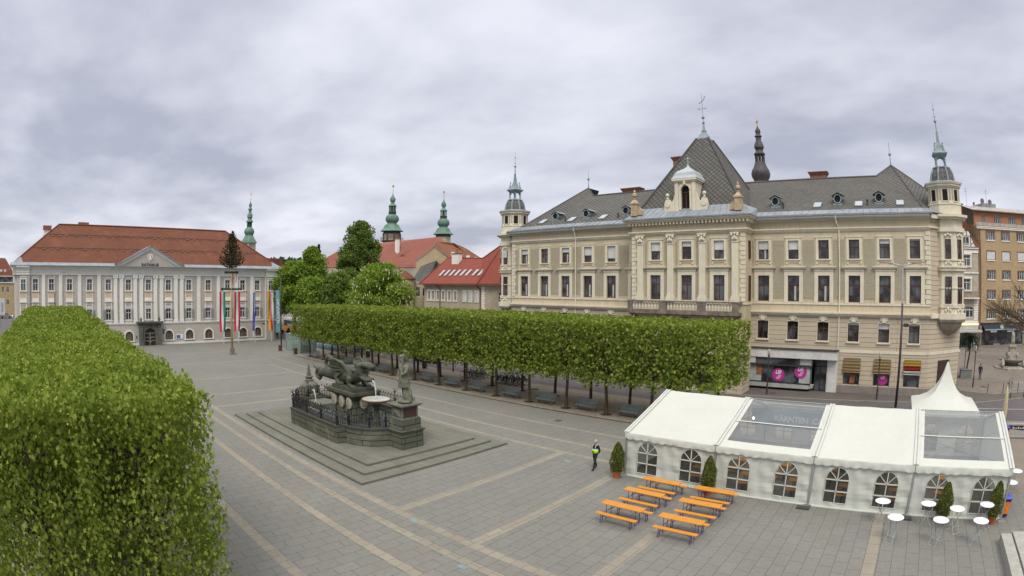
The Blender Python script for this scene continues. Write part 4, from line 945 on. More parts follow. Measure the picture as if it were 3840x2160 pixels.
mb = MB(); mb.lathe(x, y, [(3.6, 0), (3.6, 30.2)], 4, PI/4+.35); mb.lathe(x, y, [(3.75, 27.2), (3.75, 27.5)], 4, PI/4+.35); mb.build('tower_wall', mat('pale_tower', (.52, .48, .42), streak=.2), t)
dome('skirt_roof', x, y, [(4.3, 30.2), (4.2, 30.5), (3.0, 32.2), (2.3, 33.6), (2.0, 34.2)], 8, m_copper, t)
dome('onion_dome', x, y, [(2.0, 34.1), (2.3, 34.6), (2.7, 35.4), (2.6, 36.5), (2.0, 37.4), (1.3, 38.0)], 10, m_copper, t)
lantern(x, y, 37.8, 40.6, 1.1, t, m_shadow); dome('lantern_roof', x, y, [(.7, 38), (.7, 40.6), (1.9, 40.5), (1.9, 40.8), (1.3, 41.6), (1.0, 42), (1.1, 42.6)], 8, m_copper, t)
dome('upper_dome', x, y, [(1.0, 42.5), (1.5, 42.9), (1.35, 43.3), (1.4, 44.2), (.9, 45.0), (.7, 45.2), (.75, 46.6), (1.2, 46.9), (.7, 47.7), (.5, 48.1), (.85, 48.7), (.8, 49.3), (.3, 50.3), (.12, 51)], 8, m_copper, t)
mb = MB(); mb.tube([(x, y, 50.8), (x, y, 55.6)], .1, 5); mb.ell((x, y, 52.3), (.4, .4, .4), 6, 4); mb.bar((x-.35, y-.7, 54.6), (x+.35, y+.7, 54.6), .15); mb.build('cross', m_gold, t)
for a in (-.35, -.35+PI/2):
    aa = a+(-PI/8)*0; o = MB().at((x+2.75*math.cos(aa), y+2.75*math.sin(aa), 0), aa+PI/2); o.loft([[(1.0*math.cos(2*PI*k/16), yy, 29+1.0*math.sin(2*PI*k/16)) for k in range(16)] for yy in (-.12, .1)]); o.build('clock_face', mat('old_clock', (.28, .25, .2)), t)
t = thing('church_tower', 'dark slate church spire with stacked bulbs and gilded tip behind the grey roof', 'church tower', (-42.6, 164.6, 0)); x, y = -42.7, 164.5
m_dsl = mat('dark_slate_spire', (.075, .068, .068), var=.3, scale=.8, streak=.3, rough=.6)
dome('tower_wall', x, y, [(3.4, 0), (3.4, 41.8)], 8, m_tstone, t)
dome('onion_dome', x, y, [(2.2, 41.8), (2.4, 42.6), (2.9, 43.5), (3.1, 44.5), (2.8, 45.6), (2.3, 46.4), (1.9, 47.3), (1.6, 48.3)], 14, m_dsl, t)
lantern(x, y, 48.2, 50.7, 1.35, t, m_dsl); dome('upper_dome', x, y, [(.45, 48.3), (.45, 50.6), (1.8, 50.5), (1.85, 50.8), (1.4, 51.3), (1.15, 51.9), (1.3, 52.3), (1.6, 52.8), (1.5, 53.6), (1.1, 54.6), (.85, 55.0), (.9, 56.2), (1.25, 56.4), (.8, 57), (.75, 57.4), (.92, 57.9), (.8, 58.5), (.35, 59.2), (.15, 59.8)], 12, m_dsl, t)
mb = MB(); mb.lathe(x, y, [(.2, 59.7), (.18, 60.8), (.36, 61.1), (.36, 61.6), (.05, 61.9), (.03, 63.4)], 8); mb.build('gilded_tip', m_gold, t)

# ------------------------------------------------------------------ houses between and beyond
def P3(d, px): pass
m_beige = mat('beige_house_plaster', (.44, .38, .28), scale=.4, streak=.2); m_yel = mat('yellow_beige_gable', (.47, .39, .24), scale=.4, streak=.15); m_sky = mat('roof_window_glass', (.40, .43, .47), rough=.2, spec=.7)
# pale building with the red tiled roof
h = thing('red_roof_house', 'pale yellow house with bright red tiled roof and a row of slanted skylights', 'house', (-66, 66, 0))
cs = [-76.88, -75.76, -74.43, -73.04, -71.41, -69.9]; cw_ = [-67.63, -66.19, -64.7]
w = MB().at((0, 66, 0), 0); wall_holes(w, -78.2, -50, 0, 10.4, 0, [(c-.26, c+.26, 7.7, 9.15) for c in cs]+[(c-.34, c+.34, 7.5, 9.1) for c in cw_]+[(-59.9, -58.9, 7.4, 9.1)], .12)
w.at(); w.poly([(-78.2, 66, 0), (-78.2, 66, 10.4), (-78.2, 80, 10.4), (-78.2, 80, 0)]); w.build('wall', m_beige, h)
for c in cs: win(h, (0, 66, 0), 0, c, 7.7, .52, 1.45, dep=.06, fr=.05, tran=0, m=m_white)
for c in cw_:
    win(h, (0, 66, 0), 0, c, 7.5, .68, 1.6, dep=.04, fr=.05, tran=0, m=m_white, blind=.95)
    s = MB(); s.box(c-.72, c-.38, 65.93, 65.97, 7.5, 9.1); s.build('shutter', mat('pale_shutter', (.42, .4, .34)), h)
win(h, (0, 66, 0), 0, -59.4, 7.4, 1.0, 1.7, dep=.1, m=m_white)
s = MB()
for c in cs+cw_: s.box(c-.5, c-.34, 65.95, 66.01, 7.4, 9.4); s.box(c+.34, c+.5, 65.95, 66.01, 7.4, 9.4); s.box(c-.34, c+.34, 65.95, 66.01, 9.15, 9.4); s.box(c-.5, c+.5, 65.9, 66.01, 7.35, 7.5)
s.box(-78.3, -50, 65.75, 66, 10.1, 10.4)
for k in range(12): s.box(-63.5, -62.9+(k % 2)*.1, 65.94, 66, 5+k*.42, 5.38+k*.42)
s.build('window_surround', m_rtrim, h)
A1, A2, A3 = (-62.0, 69.6, 17.25), (-67.7, 70.6, 15.0), (-76.8, 70.6, 15.35)
r1 = MB(); r1.poly([(-78.9, 65.4, 10.45), (-63.95, 65.4, 10.5), A1, A2, A3]); r1.poly([(-63.95, 65.4, 10.5), (-50, 65.4, 10.5), (-50, 69.6, 17.25), A1]); r1.poly([A3, A2, (-66, 78, 11), (-79, 78, 10.4)]); r1.poly([(-78.9, 65.4, 10.45), A3, (-79, 78, 10.4)])
r1.poly([A1, (-50, 69.6, 17.25), (-50, 78, 11), (-66, 78, 11), A2])
rr = r1.build('roof', m_tile3, h)
r1 = MB(); r1.tube([(-63.95, 65.35, 10.55), A1], .16, 6); r1.tube([A1, A2, A3], .14, 6); r1.tube([(-78.9, 65.35, 10.5), A3], .1, 6); r1.box(-79, -50, 65.2, 65.42, 10.3, 10.5); r1.build('ridge_tiles', m_tile3, rr)
for i in range(8):
    x0 = -74.9+i*1.36+(.3 if i > 5 else 0); y0, z0 = 66.75, 11.85; x1, y1, z1 = x0+.32, 67.75, 12.85
    s = MB(); s.loft([[(x0-.26, y0, z0+e), (x0+.26, y0, z0+e), (x1+.26, y1, z1+e), (x1-.26, y1, z1+e)] for e in (0, .12)]); s.build('skylight', m_sky, rr)
s = MB(); s.loft([[(-61.3, 68.2, 14.9+e), (-60.8, 68.2, 14.9+e), (-60.3, 69, 16.2+e), (-60.8, 69, 16.2+e)] for e in (0, .1)]); s.build('skylight', m_sky, rr)
s = MB(); s.box(-74.3, -72.6, 69.2, 70.2, 13.5, 15.9); ch = s.build('chimney', m_rtrim, rr); s = MB(); s.box(-74.4, -72.5, 69.1, 70.3, 15.9, 16.05); s.lathe(-73.4, 69.7, [(.12, 16), (.12, 16.7), (.25, 16.8), (.02, 17)], 6); s.build('chimney_cap', m_redbrick, rr)
for x in (-73.8, -63.8): s = MB(); s.tube([(x-.4, 65.5, 10.3), (x-.35, 65.6, 9.9), (x, 65.9, 9.6), (x, 65.9, 3)], .09, 6); s.build('downpipe', mat('copper_pipe', (.22, .07, .045)), h)
s = MB(); s.box(-66.5, -64.6, 79, 80, 12, 16.4); tag(s.build('chimney_stack', m_rtrim), 'small white chimney block behind the bright red roof', 'chimney')
s = MB(); s.box(-63.8, -62.6, 79, 80, 12, 16.6); tag(s.build('chimney_stack', m_redbrick), 'small brick chimney stack behind the bright red roof', 'chimney')
# beige gabled house
k = 115/95; g = thing('gabled_house', 'tall yellow-beige gable with rusty brown roof behind the red roofed house', 'house', (-88, 75, 0))
gl, ga, gr = (-89.1, 72.8, 15.0), (-86.7, 75.7, 18.05), (-84.0, 78.6, 15.3)
s = MB(); s.poly([(gl[0], gl[1], 0), gl, ga, gr, (gr[0], gr[1], 0)]); s.poly([(gl[0], gl[1], 0), gl, (gl[0]-8, gl[1]+9, 15), (gl[0]-8, gl[1]+9, 0)]); s.build('wall', m_yel, g)
s = MB(); s.poly([ga, (-97.6, 85.8, 20.3), (-94.8, 88.8, 20.1), (-92.9, 90.9, 18.9), (-82, 83, 14.4), gr]); s.poly([ga, (-97.6, 85.8, 20.3), (-99.5, 84, 15), gl]); s.poly([(-94.8, 88.8, 20.1), (-92.9, 90.9, 18.9), (-89.5, 94, 16), (-80, 85, 13)])
grf = s.build('roof', brick('brown_tiles', (.26, .1, .045), (.2, .075, .04), (.12, .05, .03), .4, .45, .03, var=.25), g)
s = MB(); s.bar((gl[0]-.2, gl[1]-.2, 15.1), (ga[0], ga[1]-.1, 18.25), .5, .12); s.bar((gr[0]+.2, gr[1], 15.3), (ga[0], ga[1]-.1, 18.25), .15, .12); s.build('gable_flashing', m_zinc, grf)
for u in (0, 1, 2, 3):
    a = Vector(gr).lerp(Vector((-82, 83, 14.4)), -.1+u*.35); s = MB(); q = [a+Vector((.0, .0, 1.0)), a+Vector((.45, .55, 1.0)), a+Vector((.2, .9, 1.6)), a+Vector((-.25, .35, 1.6))]; s.loft([[tuple(v+Vector((.12, -.12, e))) for v in q] for e in (0, .1)]); s.build('skylight', m_sky, grf)
# grey roofed link and its round turret
g = thing('small_tower_house', 'low beige round tower with small red pyramid roof beside the chestnut tree', 'house', (-82.4, 65.1, 0))
s = MB(); s.lathe(-82.6, 65.0, [(1.75, 0), (1.75, 11.2)], 16); s.build('wall', m_yel, g); s = MB(); s.lathe(-82.6, 65.0, [(2.0, 11.2), (2.0, 11.4), (.05, 12.9)], 8); s.build('roof', m_tile, g)
s = MB(); s.box(-83.4, -83.0, 63.2, 63.4, 8.9, 9.7); s.build('window', m_dark, g)
g = thing('narrow_house', 'narrow pale house with dark grey roof squeezed beside the red roofed house', 'house', (-82, 70, 0))
s = MB(); s.loft([[(-82.3, 66.6, z), (-80.2, 68.6, z), (-79, 75, z), (-86, 75, z)] for z in (0, 10.9)]); s.build('wall', m_beige, g)
s = MB(); s.poly([(-82.6, 66.4, 10.8), (-80, 68.6, 10.9), (-78.6, 72, 12.6), (-84, 74, 15.2), (-86.5, 72, 14)]); s.poly([(-79.2, 65.9, 10.4), (-79.6, 70.6, 15.4), (-84, 74, 15.2)]); s.build('roof', mat('dark_grey_roof', (.075, .075, .07), var=.3), g)
s = MB(); s.at((-82.3, 66.6, 0), .76); s.box(.6, 1.3, -.05, .02, 8.2, 9.8); s.box(1.9, 2.4, -.05, .02, 8.2, 9.6); s.build('window', m_dark, g)
# big pink-red roof
g = thing('hall_roof_building', 'huge pinkish red hipped roof below the twin onion-domed towers', 'building', (-150, 105, 0)); f_ = 1.07
pL, pR = (-146.3*f_, 104.9*f_, 10.3+13.4*f_), (-134.6*f_, 119.5*f_, 10.3+15.5*f_); hb, hL = (-160.5, 85.5, 15.6), (-154.4*1.03, 92.5*1.03, 10.3+10.2*1.03)
s = MB(); s.poly([hb, (-139.7, 113.6, 15.8), (-126, 128, 16.2), pR, pL, hL]); s.poly([pL, pR, (-150, 145, 16), (-178, 112, 16)]); s.poly([hb, hL, pL, (-178, 112, 16)]); rfb = s.build('roof', m_tile2, g)
s = MB(); s.poly([(-160, 86.5, 0), (-160, 86.5, 15.6), (-139.7, 114, 16), (-126, 129, 16), (-126, 129, 0)]); s.poly([(-160, 86.5, 0), (-160, 86.5, 15.6), (-176, 112, 15.6), (-176, 112, 0)]); s.build('wall', mat('dull_pale_plaster', (.36, .33, .27), streak=.3), g)
for i in range(9):
    a = Vector((-160, 86.5, 0)).lerp(Vector((-139.7, 114, 0)), .06+i*.1); d = Vector((20.3, 27.5, 0)).normalized()
    s = MB().at(tuple(a+Vector((.1, -.08, 0))), math.atan2(d.y, d.x)); s.box(-.5, .5, -.06, 0, 9.5, 11.5); s.box(-.25, .25, -.06, 0, 13.5, 14); s.build('window', m_dark, g)
s = MB(); q = Vector((-143.2, 109.1, 0))*1.03; s.box(q.x-.55, q.x+.55, q.y-.55, q.y+.55, 18, 25.4); c_ = s.build('chimney', m_rtrim, rfb)
s = MB(); s.box(q.x-.7, q.x+.7, q.y-.7, q.y+.7, 25.4, 25.8); s.build('chimney_cap', m_redbrick, rfb)
s = MB(); q = Vector((-137.5, 108, 19.0)); s.loft([[(q.x-1.2, q.y-1.6, q.z), (q.x+.3, q.y-.2, q.z), (q.x-.4, q.y-.9, q.z+1.0)], [(q.x-1.0, q.y+3.0, q.z+2.5), (q.x-.8, q.y+3.1, q.z+2.5), (q.x-.9, q.y+3, q.z+2.6)]]); s.build('dormer', m_tile2, rfb)
# red roof just right of the town hall
g = thing('distant_red_roof_house', 'red hipped roof peeping out between the town hall and the trees', 'house', (-122, 56, 0))
s = MB(); s.poly([(-125, 46, 12.3), (-122.5, 56.6, 12.4), (-122.2, 57.3, 16.3), (-125.5, 46, 16.4)]); s.poly([(-122.5, 56.6, 12.4), (-121.3, 59.3, 13.2), (-122.2, 57.3, 16.3)]); s.poly([(-122.2, 57.3, 16.3), (-121.2, 59.3, 13.6), (-131, 62, 12), (-131, 50, 16)]); s.build('roof', m_tile, g)
s = MB(); s.loft([[(-125.5, 44, z), (-122.6, 56.4, z), (-130, 60, z), (-133, 46, z)] for z in (0, 12.3)]); s.build('wall', m_beige, g)
# far left house
g = thing('corner_house', 'ochre corner house with steep red roof at the far left edge', 'house', (-190, -30, 0))
wy = (-15.9, -17.8, -21, -24, -27); wzs = (7.4, 3.5)
w = MB().at((-190, 0, 0), HA); wall_holes(w, -65, -13.7, 0, 10.45, 0, [(c-.5, c+.5, z, z+1.6) for c in wy for z in wzs], .15); w.poly([(-13.7, 0, 0), (-13.7, 14, 0), (-13.7, 14, 10.4), (-13.7, 0, 10.4)]); w.build('wall', mat('ochre_wall', (.47, .36, .2), streak=.15), g)
for c in wy:
    for z in wzs: win(g, (-190, 0, 0), HA, c, z, 1.0, 1.6, dep=.08, fr=.09, tran=0, m=m_white)
w = MB(); w.box(-204, -190.3, -65, -14, 10.4, 12.2); w.build('attic_glazing', m_dark, g); w = MB(); w.box(-204, -189.7, -65, -13.4, 10.2, 10.45); w.box(-204, -189.7, -65, -13.4, 12.2, 12.4); w.build('cornice', m_rtrim, g)
w = MB(); w.poly([(-189.9, -13.7, 12.4), (-189.9, -65, 12.4), (-194, -65, 18), (-194, -17.8, 18), (-192, -15.4, 15.4)]); w.poly([(-189.9, -13.7, 12.4), (-204, -13.7, 12.4), (-200, -17.8, 18), (-194, -17.8, 18), (-192, -15.4, 15.4)]); w.poly([(-194, -65, 18), (-194, -17.8, 18), (-200, -17.8, 18), (-200, -65, 18)]); gr_ = w.build('roof', m_tile, g)
for y in (-17.1, -18.6): w = MB(); w.box(-192.6, -190.8, y-.45, y+.45, 13.1, 14.4); d = w.build('dormer', m_white, gr_)
# ---- houses behind the side square
YO, YAg = (17.4, 106.4, 0), math.atan2(4.85, 11.06)
g = thing('ochre_apartment_block', 'tall ochre apartment block with orange attic storey and sports bar on ground floor', 'building', YO)
cols = [2.5, 6.5, 10.8, 15, 19.2, 23.4]; rws = [19.0, 15.45, 12.0, 8.5, 5.05]
w = MB().at(YO, YAg); wall_holes(w, -.5, 30, 4.3, 21.3, 0, [(c-1.08, c+1.08, z, z+1.6) for c in cols for z in rws], .15)
w.poly([(-.5, 0, 0), (-.5, 14, 0), (-.5, 14, 22), (-.5, 0, 22)]); w.build('wall', mat('ochre_render', (.43, .32, .19), scale=.3, var=.06, streak=.12), g)
for c in cols:
    for z in rws:
        f = win(g, YO, YAg, c, z, 2.16, 1.6, dep=.1, fr=.1, tran=0, mull=3, m=m_white, blind=.9 if z == 15.45 else 0)
s = MB().at(YO, YAg)
for c in cols:
    for z in rws: s.box(c-1.15, c+1.15, -.12, .02, z-.14, z)
s.box(-1, 30, -.25, .0, 21.0, 21.3); s.box(-1.1, 30, -.35, .1, 21.3, 21.42); s.build('window_sill', m_rtrim, g)
s = MB().at(YO, YAg)
for c in cols:
    for z in rws: s.box(c-1.22, c-1.08, -.03, .02, z, z+1.74); s.box(c+1.08, c+1.22, -.03, .02, z, z+1.74); s.box(c-1.08, c+1.08, -.03, .02, z+1.6, z+1.74)
s.tube([(-.35, -.15, 21), (-.3, -.12, 20), (-.3, -.12, 0)], .1, 5); s.build('outer_window_frame', mat('reddish_frame', (.22, .09, .06)), g)
ac = [1.5, 5.25, 9.2, 13, 17]
w = MB().at(YO, YAg); wall_holes(w, -1.0, 30, 21.42, 24.4, .9, [(c-.5*(1.9 if i else .8), c+.5*(1.9 if i else .8), 22.2, 23.65) for i, c in enumerate(ac)], .15); w.build('attic_wall', mat('orange_render', (.42, .2, .115), var=.06, streak=.15), g)
for i, c in enumerate(ac): win(g, (YO[0]-.9*math.sin(YAg), YO[1]+.9*math.cos(YAg), 0), YAg, c, 22.2, 1.9 if i else .8, 1.45, dep=.1, fr=.09, tran=0, mull=3 if i else 1, m=m_white)
s = MB().at(YO, YAg); s.poly([(-1.6, .2, 24.35), (30, .2, 24.35), (30, 4, 25.6), (-2.6, 4, 25.6)]); s.poly([(-2.6, 4, 25.6), (30, 4, 25.6), (30, 13, 23), (-2.6, 13, 23)]); s.box(-1.6, 30, .1, .3, 24.25, 24.4); s.box(-1, 30, .1, .14, 21.6, 22.15)
rfy = s.build('roof', mat('pale_metal_roof', (.36, .34, .31), rough=.5, var=.3, scale=1.5), g)
s = MB().at(YO, YAg); s.box(3.5, 7.2, 4, 8, 25.2, 26.3); s.build('roof_hut', mat('grey_hut', (.3, .3, .28)), rfy)
for u, z in ((2.9, 26.5), (4.9, 26.4), (.6, 25.9)):
    s = MB().at(YO, YAg); s.loft([[(u+r__*math.cos(2*PI*k/12), 3+yy, z+r__*math.sin(2*PI*k/12)) for k in range(12)] for r__, yy in ((.1 if u < 1 else .2, .2), (.3 if u < 1 else .52, 0), (.3 if u < 1 else .5, -.04))]); s.tube([(u, 3.1, z), (u, 3.3, 25)], .04, 4); s.build('satellite_dish', mat('dish_grey', (.16, .15, .16)), rfy)
for u, zt_ in ((-.6, 29), (4.7, 29)): s = MB().at(YO, YAg); s.tube([(u, 4, 25), (u, 4, zt_)], .03, 4); s.tube([(u-.5, 4, zt_-.8), (u+.5, 4, zt_-.8)], .02, 4); s.tube([(u-.35, 4, zt_-.4), (u+.35, 4, zt_-.4)], .02, 4); s.build('antenna', m_shadow, rfy)
s = MB().at(YO, YAg); s.box(-4.3, -3.1, 2, 3.4, 22, 25.3); s.box(-4.6, -2.8, 1.8, 3.6, 25.3, 25.55); s.build('chimney', mat('brown_chimney', (.22, .12, .08)), g)
s = MB().at(YO, YAg); s.box(-.5, 30, -.1, .0, 0, .35); s.box(-.5, .3, -.1, .0, .35, 4.3); s.box(11.6, 13, -.1, .0, 0, 4.3); s.box(3.4, 5.2, -.12, 0, .1, .6); s.build('plinth', mat('grey_stone_front', (.28, .26, .22)), g)
s = MB().at(YO, YAg); s.box(.3, 11.6, .2, .25, .3, 4.3); s.build('shop_glass', m_dark, g)
m_navy = mat('dark_awning', (.03, .035, .05))
s = MB().at(YO, YAg); s.loft([[(.2, -.1, 4.0), (10, -.1, 4.0), (10, -1.4, 3.2), (.2, -1.4, 3.2)], [(.2, -.1, 4.06), (10, -.1, 4.06), (10, -1.4, 3.28), (.2, -1.4, 3.28)]]); s.box(-.4, 30, -.15, .0, 3.9, 4.35); aw_ = s.build('awning', m_navy, g)
s = MB().at(YO, YAg); s.box(.2, 10, -1.46, -1.4, 3.1, 3.3); s.box(1.6, 3.2, -1.5, -1.46, 2.75, 3.05); s.box(6, 7.8, -1.5, -1.46, 2.75, 3.05); s.build('awning_bar', mat('pale_blue_bar', (.3, .37, .42)), aw_)
c_, s_ = math.cos(YAg), math.sin(YAg)
text('lettering', 'SPORTSBAR', .62, mat('grey_letters', (.5, .5, .47)), aw_, (YO[0]+6.9*c_+.25*s_, YO[1]+6.9*s_-.25*c_, 3.62), (PI/2, 0, YAg), ext=.03, bold=.01)
s = MB().at(YO, YAg)
s.loft([[(4.7+.45*math.cos(2*PI*k/14), y_, 3.6+.4*math.sin(2*PI*k/14)) for k in range(14)] for y_ in (-1.3, -1.1)]); s.build('round_logo', mat('grey_letters', (.5, .5, .47)), aw_)
# narrow white fronted house
WO, WA = (12.0, 104.3, 0), math.atan(.35)
g = thing('narrow_town_house', 'narrow cream town house with half-timbered gable and red roof beside the ochre block', 'house', WO)
w = MB().at(WO, WA); wall_holes(w, -9, 4.9, 4.6, 17.6, 0, [(1.35, 2.95, 14.3, 16.2), (1.3, 2.95, 10.1, 12.1), (1.15, 3.85, 5.3, 7.3, .7), (-3, -1.5, 14.3, 16.2), (-3, -1.5, 10.1, 12.1)], .2); w.build('wall', mat('cream_stucco', (.45, .40, .33), streak=.2), g)
win(g, WO, WA, 2.15, 14.3, 1.6, 1.9, m=m_white, mull=1, fr=.12); win(g, WO, WA, 2.12, 10.1, 1.65, 2.0, m=m_white, fr=.12); win(g, WO, WA, 2.5, 5.3, 2.7, 2.0, m=m_white, mull=2, fr=.14)
s = MB().at(WO, WA)
for z in (14.2, 10.0): s.box(1.1, 3.2, -.2, .02, z-.12, z); s.box(1.1, 1.35, -.08, .02, z, z+2.1); s.box(2.95, 3.2, -.08, .02, z, z+2.1); s.box(1.0, 3.3, -.15, .02, z+2.1, z+2.45)
s.box(-9, 4.9, -.1, .02, 16.6, 17.2); s.box(-9, 4.9, -.3, .02, 17.3, 17.6); s.box(-9, 4.9, -.15, .02, 13.0, 13.2); s.box(-9, 4.9, -.25, .02, 4.4, 4.75); s.box(.9, 4.8, -.9, .02, 8.6, 8.8)
for k in range(9): s.box(3.9, 4.9, -.06, .01, 4.9+k*.42, 5.25+k*.42)
s.build('stucco_trim', m_rtrim, g)
s = MB().at(WO, WA)
for k in range(22): s.box(.95+k*.175, 1.0+k*.175, -.88, -.84, 8.8, 9.8)
s.box(.9, 4.8, -.9, -.84, 9.8, 9.86); s.build('balcony_railing', mat('rusty_rail', (.2, .13, .1)), g)
s = MB().at(WO, WA); s.box(-9, 4.9, -.4, .0, 4.0, 4.3); s.build('lit_soffit', emis('warm_strip', (1, .75, .4), .8), g)
s = MB().at(WO, WA); s.box(-9, 4.9, -.25, .0, 3.2, 4.0); s.box(-9, 5.3, -1.5, -.1, 2.8, 3.15); s.box(3.6, 4.9, -.1, .0, 0, 3.2); sg = s.build('shop_fascia', mat('pale_fascia', (.5, .5, .48)), g)
text('lettering', 'STORE    BURG', .4, m_shadow, sg, (WO[0]+2.4*math.cos(WA)+.28*math.sin(WA), WO[1]+2.4*math.sin(WA)-.28*math.cos(WA), 3.5), (PI/2, 0, WA), ext=.01) if False else None
s = MB().at(WO, WA); s.box(-9, 3.6, .3, .4, 0, 3.2); s.build('shop_glass', m_dark, g)
s = MB().at(WO, WA); s.poly([(-9, -.4, 17.6), (5.1, -.4, 17.6), (5.1, -.2, 18.0), (.3, 4.2, 25), (-9, 4.2, 25)]); s.poly([(5.1, -.2, 18), (.3, 4.2, 25), (.3, 12, 25), (5.1, 12, 18)]); rw_ = s.build('roof', m_tile, g)
s = MB().at(WO, WA); s.ext([(.3, 17.7), (4.2, 17.7), (3.0, 19.7), (2.4, 20.6), (1.0, 20.6), (.3, 19.7)], -.35, 3); dg_ = s.build('timber_dormer', m_rtrim, g)
s = MB().at(WO, WA); s.ext([(.1, 20.55), (3.0, 20.55), (1.6, 23.0)], -.4, 3.5); s.build('dormer_roof', m_tile, dg_)
s = MB().at(WO, WA)
for a, b in (((.35, 17.8), (.35, 20.5)), ((3.0, 17.8), (3.0, 19.8)), ((1.3, 19.6), (1.3, 20.5)), ((2.1, 19.6), (2.1, 20.5)), ((3.0, 19.7), (4.1, 17.8)), ((3.0, 18.0), (3.7, 18.5)), ((.3, 20.5), (2.6, 20.5)), ((.3, 19.55), (3.0, 19.55))): s.bar((a[0], -.38, a[1]), (b[0], -.38, b[1]), .14, .06)
s.build('timber_beam', mat('dark_timber', (.1, .06, .05)), dg_)
win(g, WO, WA, 1.8, 18.1, 1.6, 1.3, dep=-.5, m=m_white, fr=.1, tran=0)
# ------------------------------------------------------------------ foliage
RN = np.random.default_rng(4)
def leaves(name, P, size, m, N=None, flat=0., asp=.8, lobed=False):
    """P (n,3) leaf centres, N (n,3) preferred outward directions -> one mesh of small folded leaves"""
    n = len(P); a = RN.normal(size=(n, 3))
    if N is not None: a = a*(1-flat)+N*flat*1.6
    a /= np.linalg.norm(a, axis=1, keepdims=True)+1e-9
    b = np.cross(a, RN.normal(size=(n, 3))); b /= np.linalg.norm(b, axis=1, keepdims=True)+1e-9
    c = np.cross(a, b); s = size*RN.uniform(.65, 1.3, n)[:, None]/2
    fold = a*s*RN.uniform(-.1, .45, n)[:, None]
    if not lobed: V = np.stack([P-b*s, P+c*s*asp+fold, P+b*s, P-c*s*asp+fold], 1); k = 4
    else:
        ang = np.array([0, .55, .95, 1.5, 2.1, 2.6, 3.14159, 3.7, 4.2, 4.8, 5.3, 5.75]); rr = np.array([1.05, .55, .95, .55, .9, .4, .35, .4, .9, .55, .95, .55])
        V = np.stack([P+b*s*r*math.cos(t)+c*s*r*math.sin(t)+fold*abs(math.sin(t)) for t, r in zip(ang, rr)], 1); k = 12
    me = bpy.data.meshes.new(name); me.vertices.add(n*k); me.vertices.foreach_set('co', V.astype(np.float32).ravel())
    me.loops.add(n*k); me.loops.foreach_set('vertex_index', np.arange(n*k, dtype=np.int32)); me.polygons.add(n)
    me.polygons.foreach_set('loop_start', np.arange(0, n*k, k, dtype=np.int32)); me.polygons.foreach_set('loop_total', np.full(n, k, np.int32))
    me.update(calc_edges=True)
    at = me.attributes.new('tint', 'FLOAT', 'POINT'); t = np.repeat(RN.random(n)**1.5, k); at.data.foreach_set('value', t.astype(np.float32))
    me.materials.append(m); return me
def box_points(n, hx, hy, hz, shell=.45, p_shell=.72, thin=.24, scal=1.):
    """points in a clipped box crown, most of them near its sheared faces"""
    q = RN.uniform(-1, 1, (n, 3)); ns = int(n*p_shell); f = RN.choice(6, ns, p=[.17, .17, .19, .19, .2, .08])
    d = RN.exponential(shell*.5, ns)
    for i, (ax, sg, h) in enumerate(((0, 1, hx), (0, -1, hx), (1, 1, hy), (1, -1, hy), (2, 1, hz), (2, -1, hz))):
        k = np.where(f == i)[0]; q[k, ax] = sg*np.maximum(.0, 1-d[k]/h)
    P = q*np.array([hx, hy, hz]); N = q**5; N /= np.linalg.norm(N, axis=1, keepdims=True)+1e-6
    # scalloped surface and thin places
    w = np.sin(P[:, 0]*2.3+P[:, 2]*1.7)*np.sin(P[:, 1]*2.9-P[:, 2]*1.3+1)
    P += N*(w*.16)[:, None]+RN.normal(0, .05, P.shape)
    bot = P[:, 2] < -hz*.75; P[bot, 2] += (np.abs(np.sin(P[bot, 0]*1.9+P[bot, 1]))*.55+RN.normal(0, .12, bot.sum()))*scal
    cl = np.sin(P[:, 0]*3.1+1.3*P[:, 1])*np.sin(P[:, 2]*2.6+P[:, 1]*1.9+.7)*np.cos(P[:, 0]*1.2-P[:, 2]*1.5)
    keep = (cl < thin) | (RN.random(n) < .28) | (P[:, 2] > hz*.8)
    return P[keep], N[keep]
def limbs(mb, x, y, z0, z1, hx, hy, r0, seed, n=9):
    r = random.Random(seed)
    for i in range(n):
        a = i*2.4+r.uniform(-.4, .4); z = z0+(z1-z0)*(.05+.6*i/n); L = r.uniform(.6, .95)
        ex, ey = hx*L*math.cos(a), hy*L*math.sin(a); ez = min(z1, z+r.uniform(.3, 1.6))
        mb.tube([(x, y, z), (x+ex*.4, y+ey*.4, z+(ez-z)*.25), (x+ex*.75, y+ey*.75, z+(ez-z)*.7), (x+ex, y+ey, ez)], [r0*.65, r0*.5, r0*.32, r0*.14], 5)
        for j in range(2):
            t = r.uniform(.35, .8); b = a+r.uniform(-1.2, 1.2); q = (x+ex*t, y+ey*t, z+(ez-z)*t*t)
            mb.tube([q, (q[0]+.5*math.cos(b), q[1]+.5*math.sin(b), q[2]+r.uniform(-.2, .8))], [r0*.2, r0*.06], 4)
m_bark = mat('plane_bark', (.10, .072, .052), var=.3, scale=3, fine=.2, bump=.5, bscale=25)
m_lime = leafmat('linden_leaf', (.14, .195, .03), (.205, .262, .042), (.33, .36, .08), 2.0)
m_lime2 = leafmat('linden_leaf_far', (.13, .182, .03), (.18, .232, .04), (.29, .315, .07), 2.0)  # slightly darker leaf tone for the farther crowns
HX_, HY_, HZ_ = 2.02, 1.95, 2.45
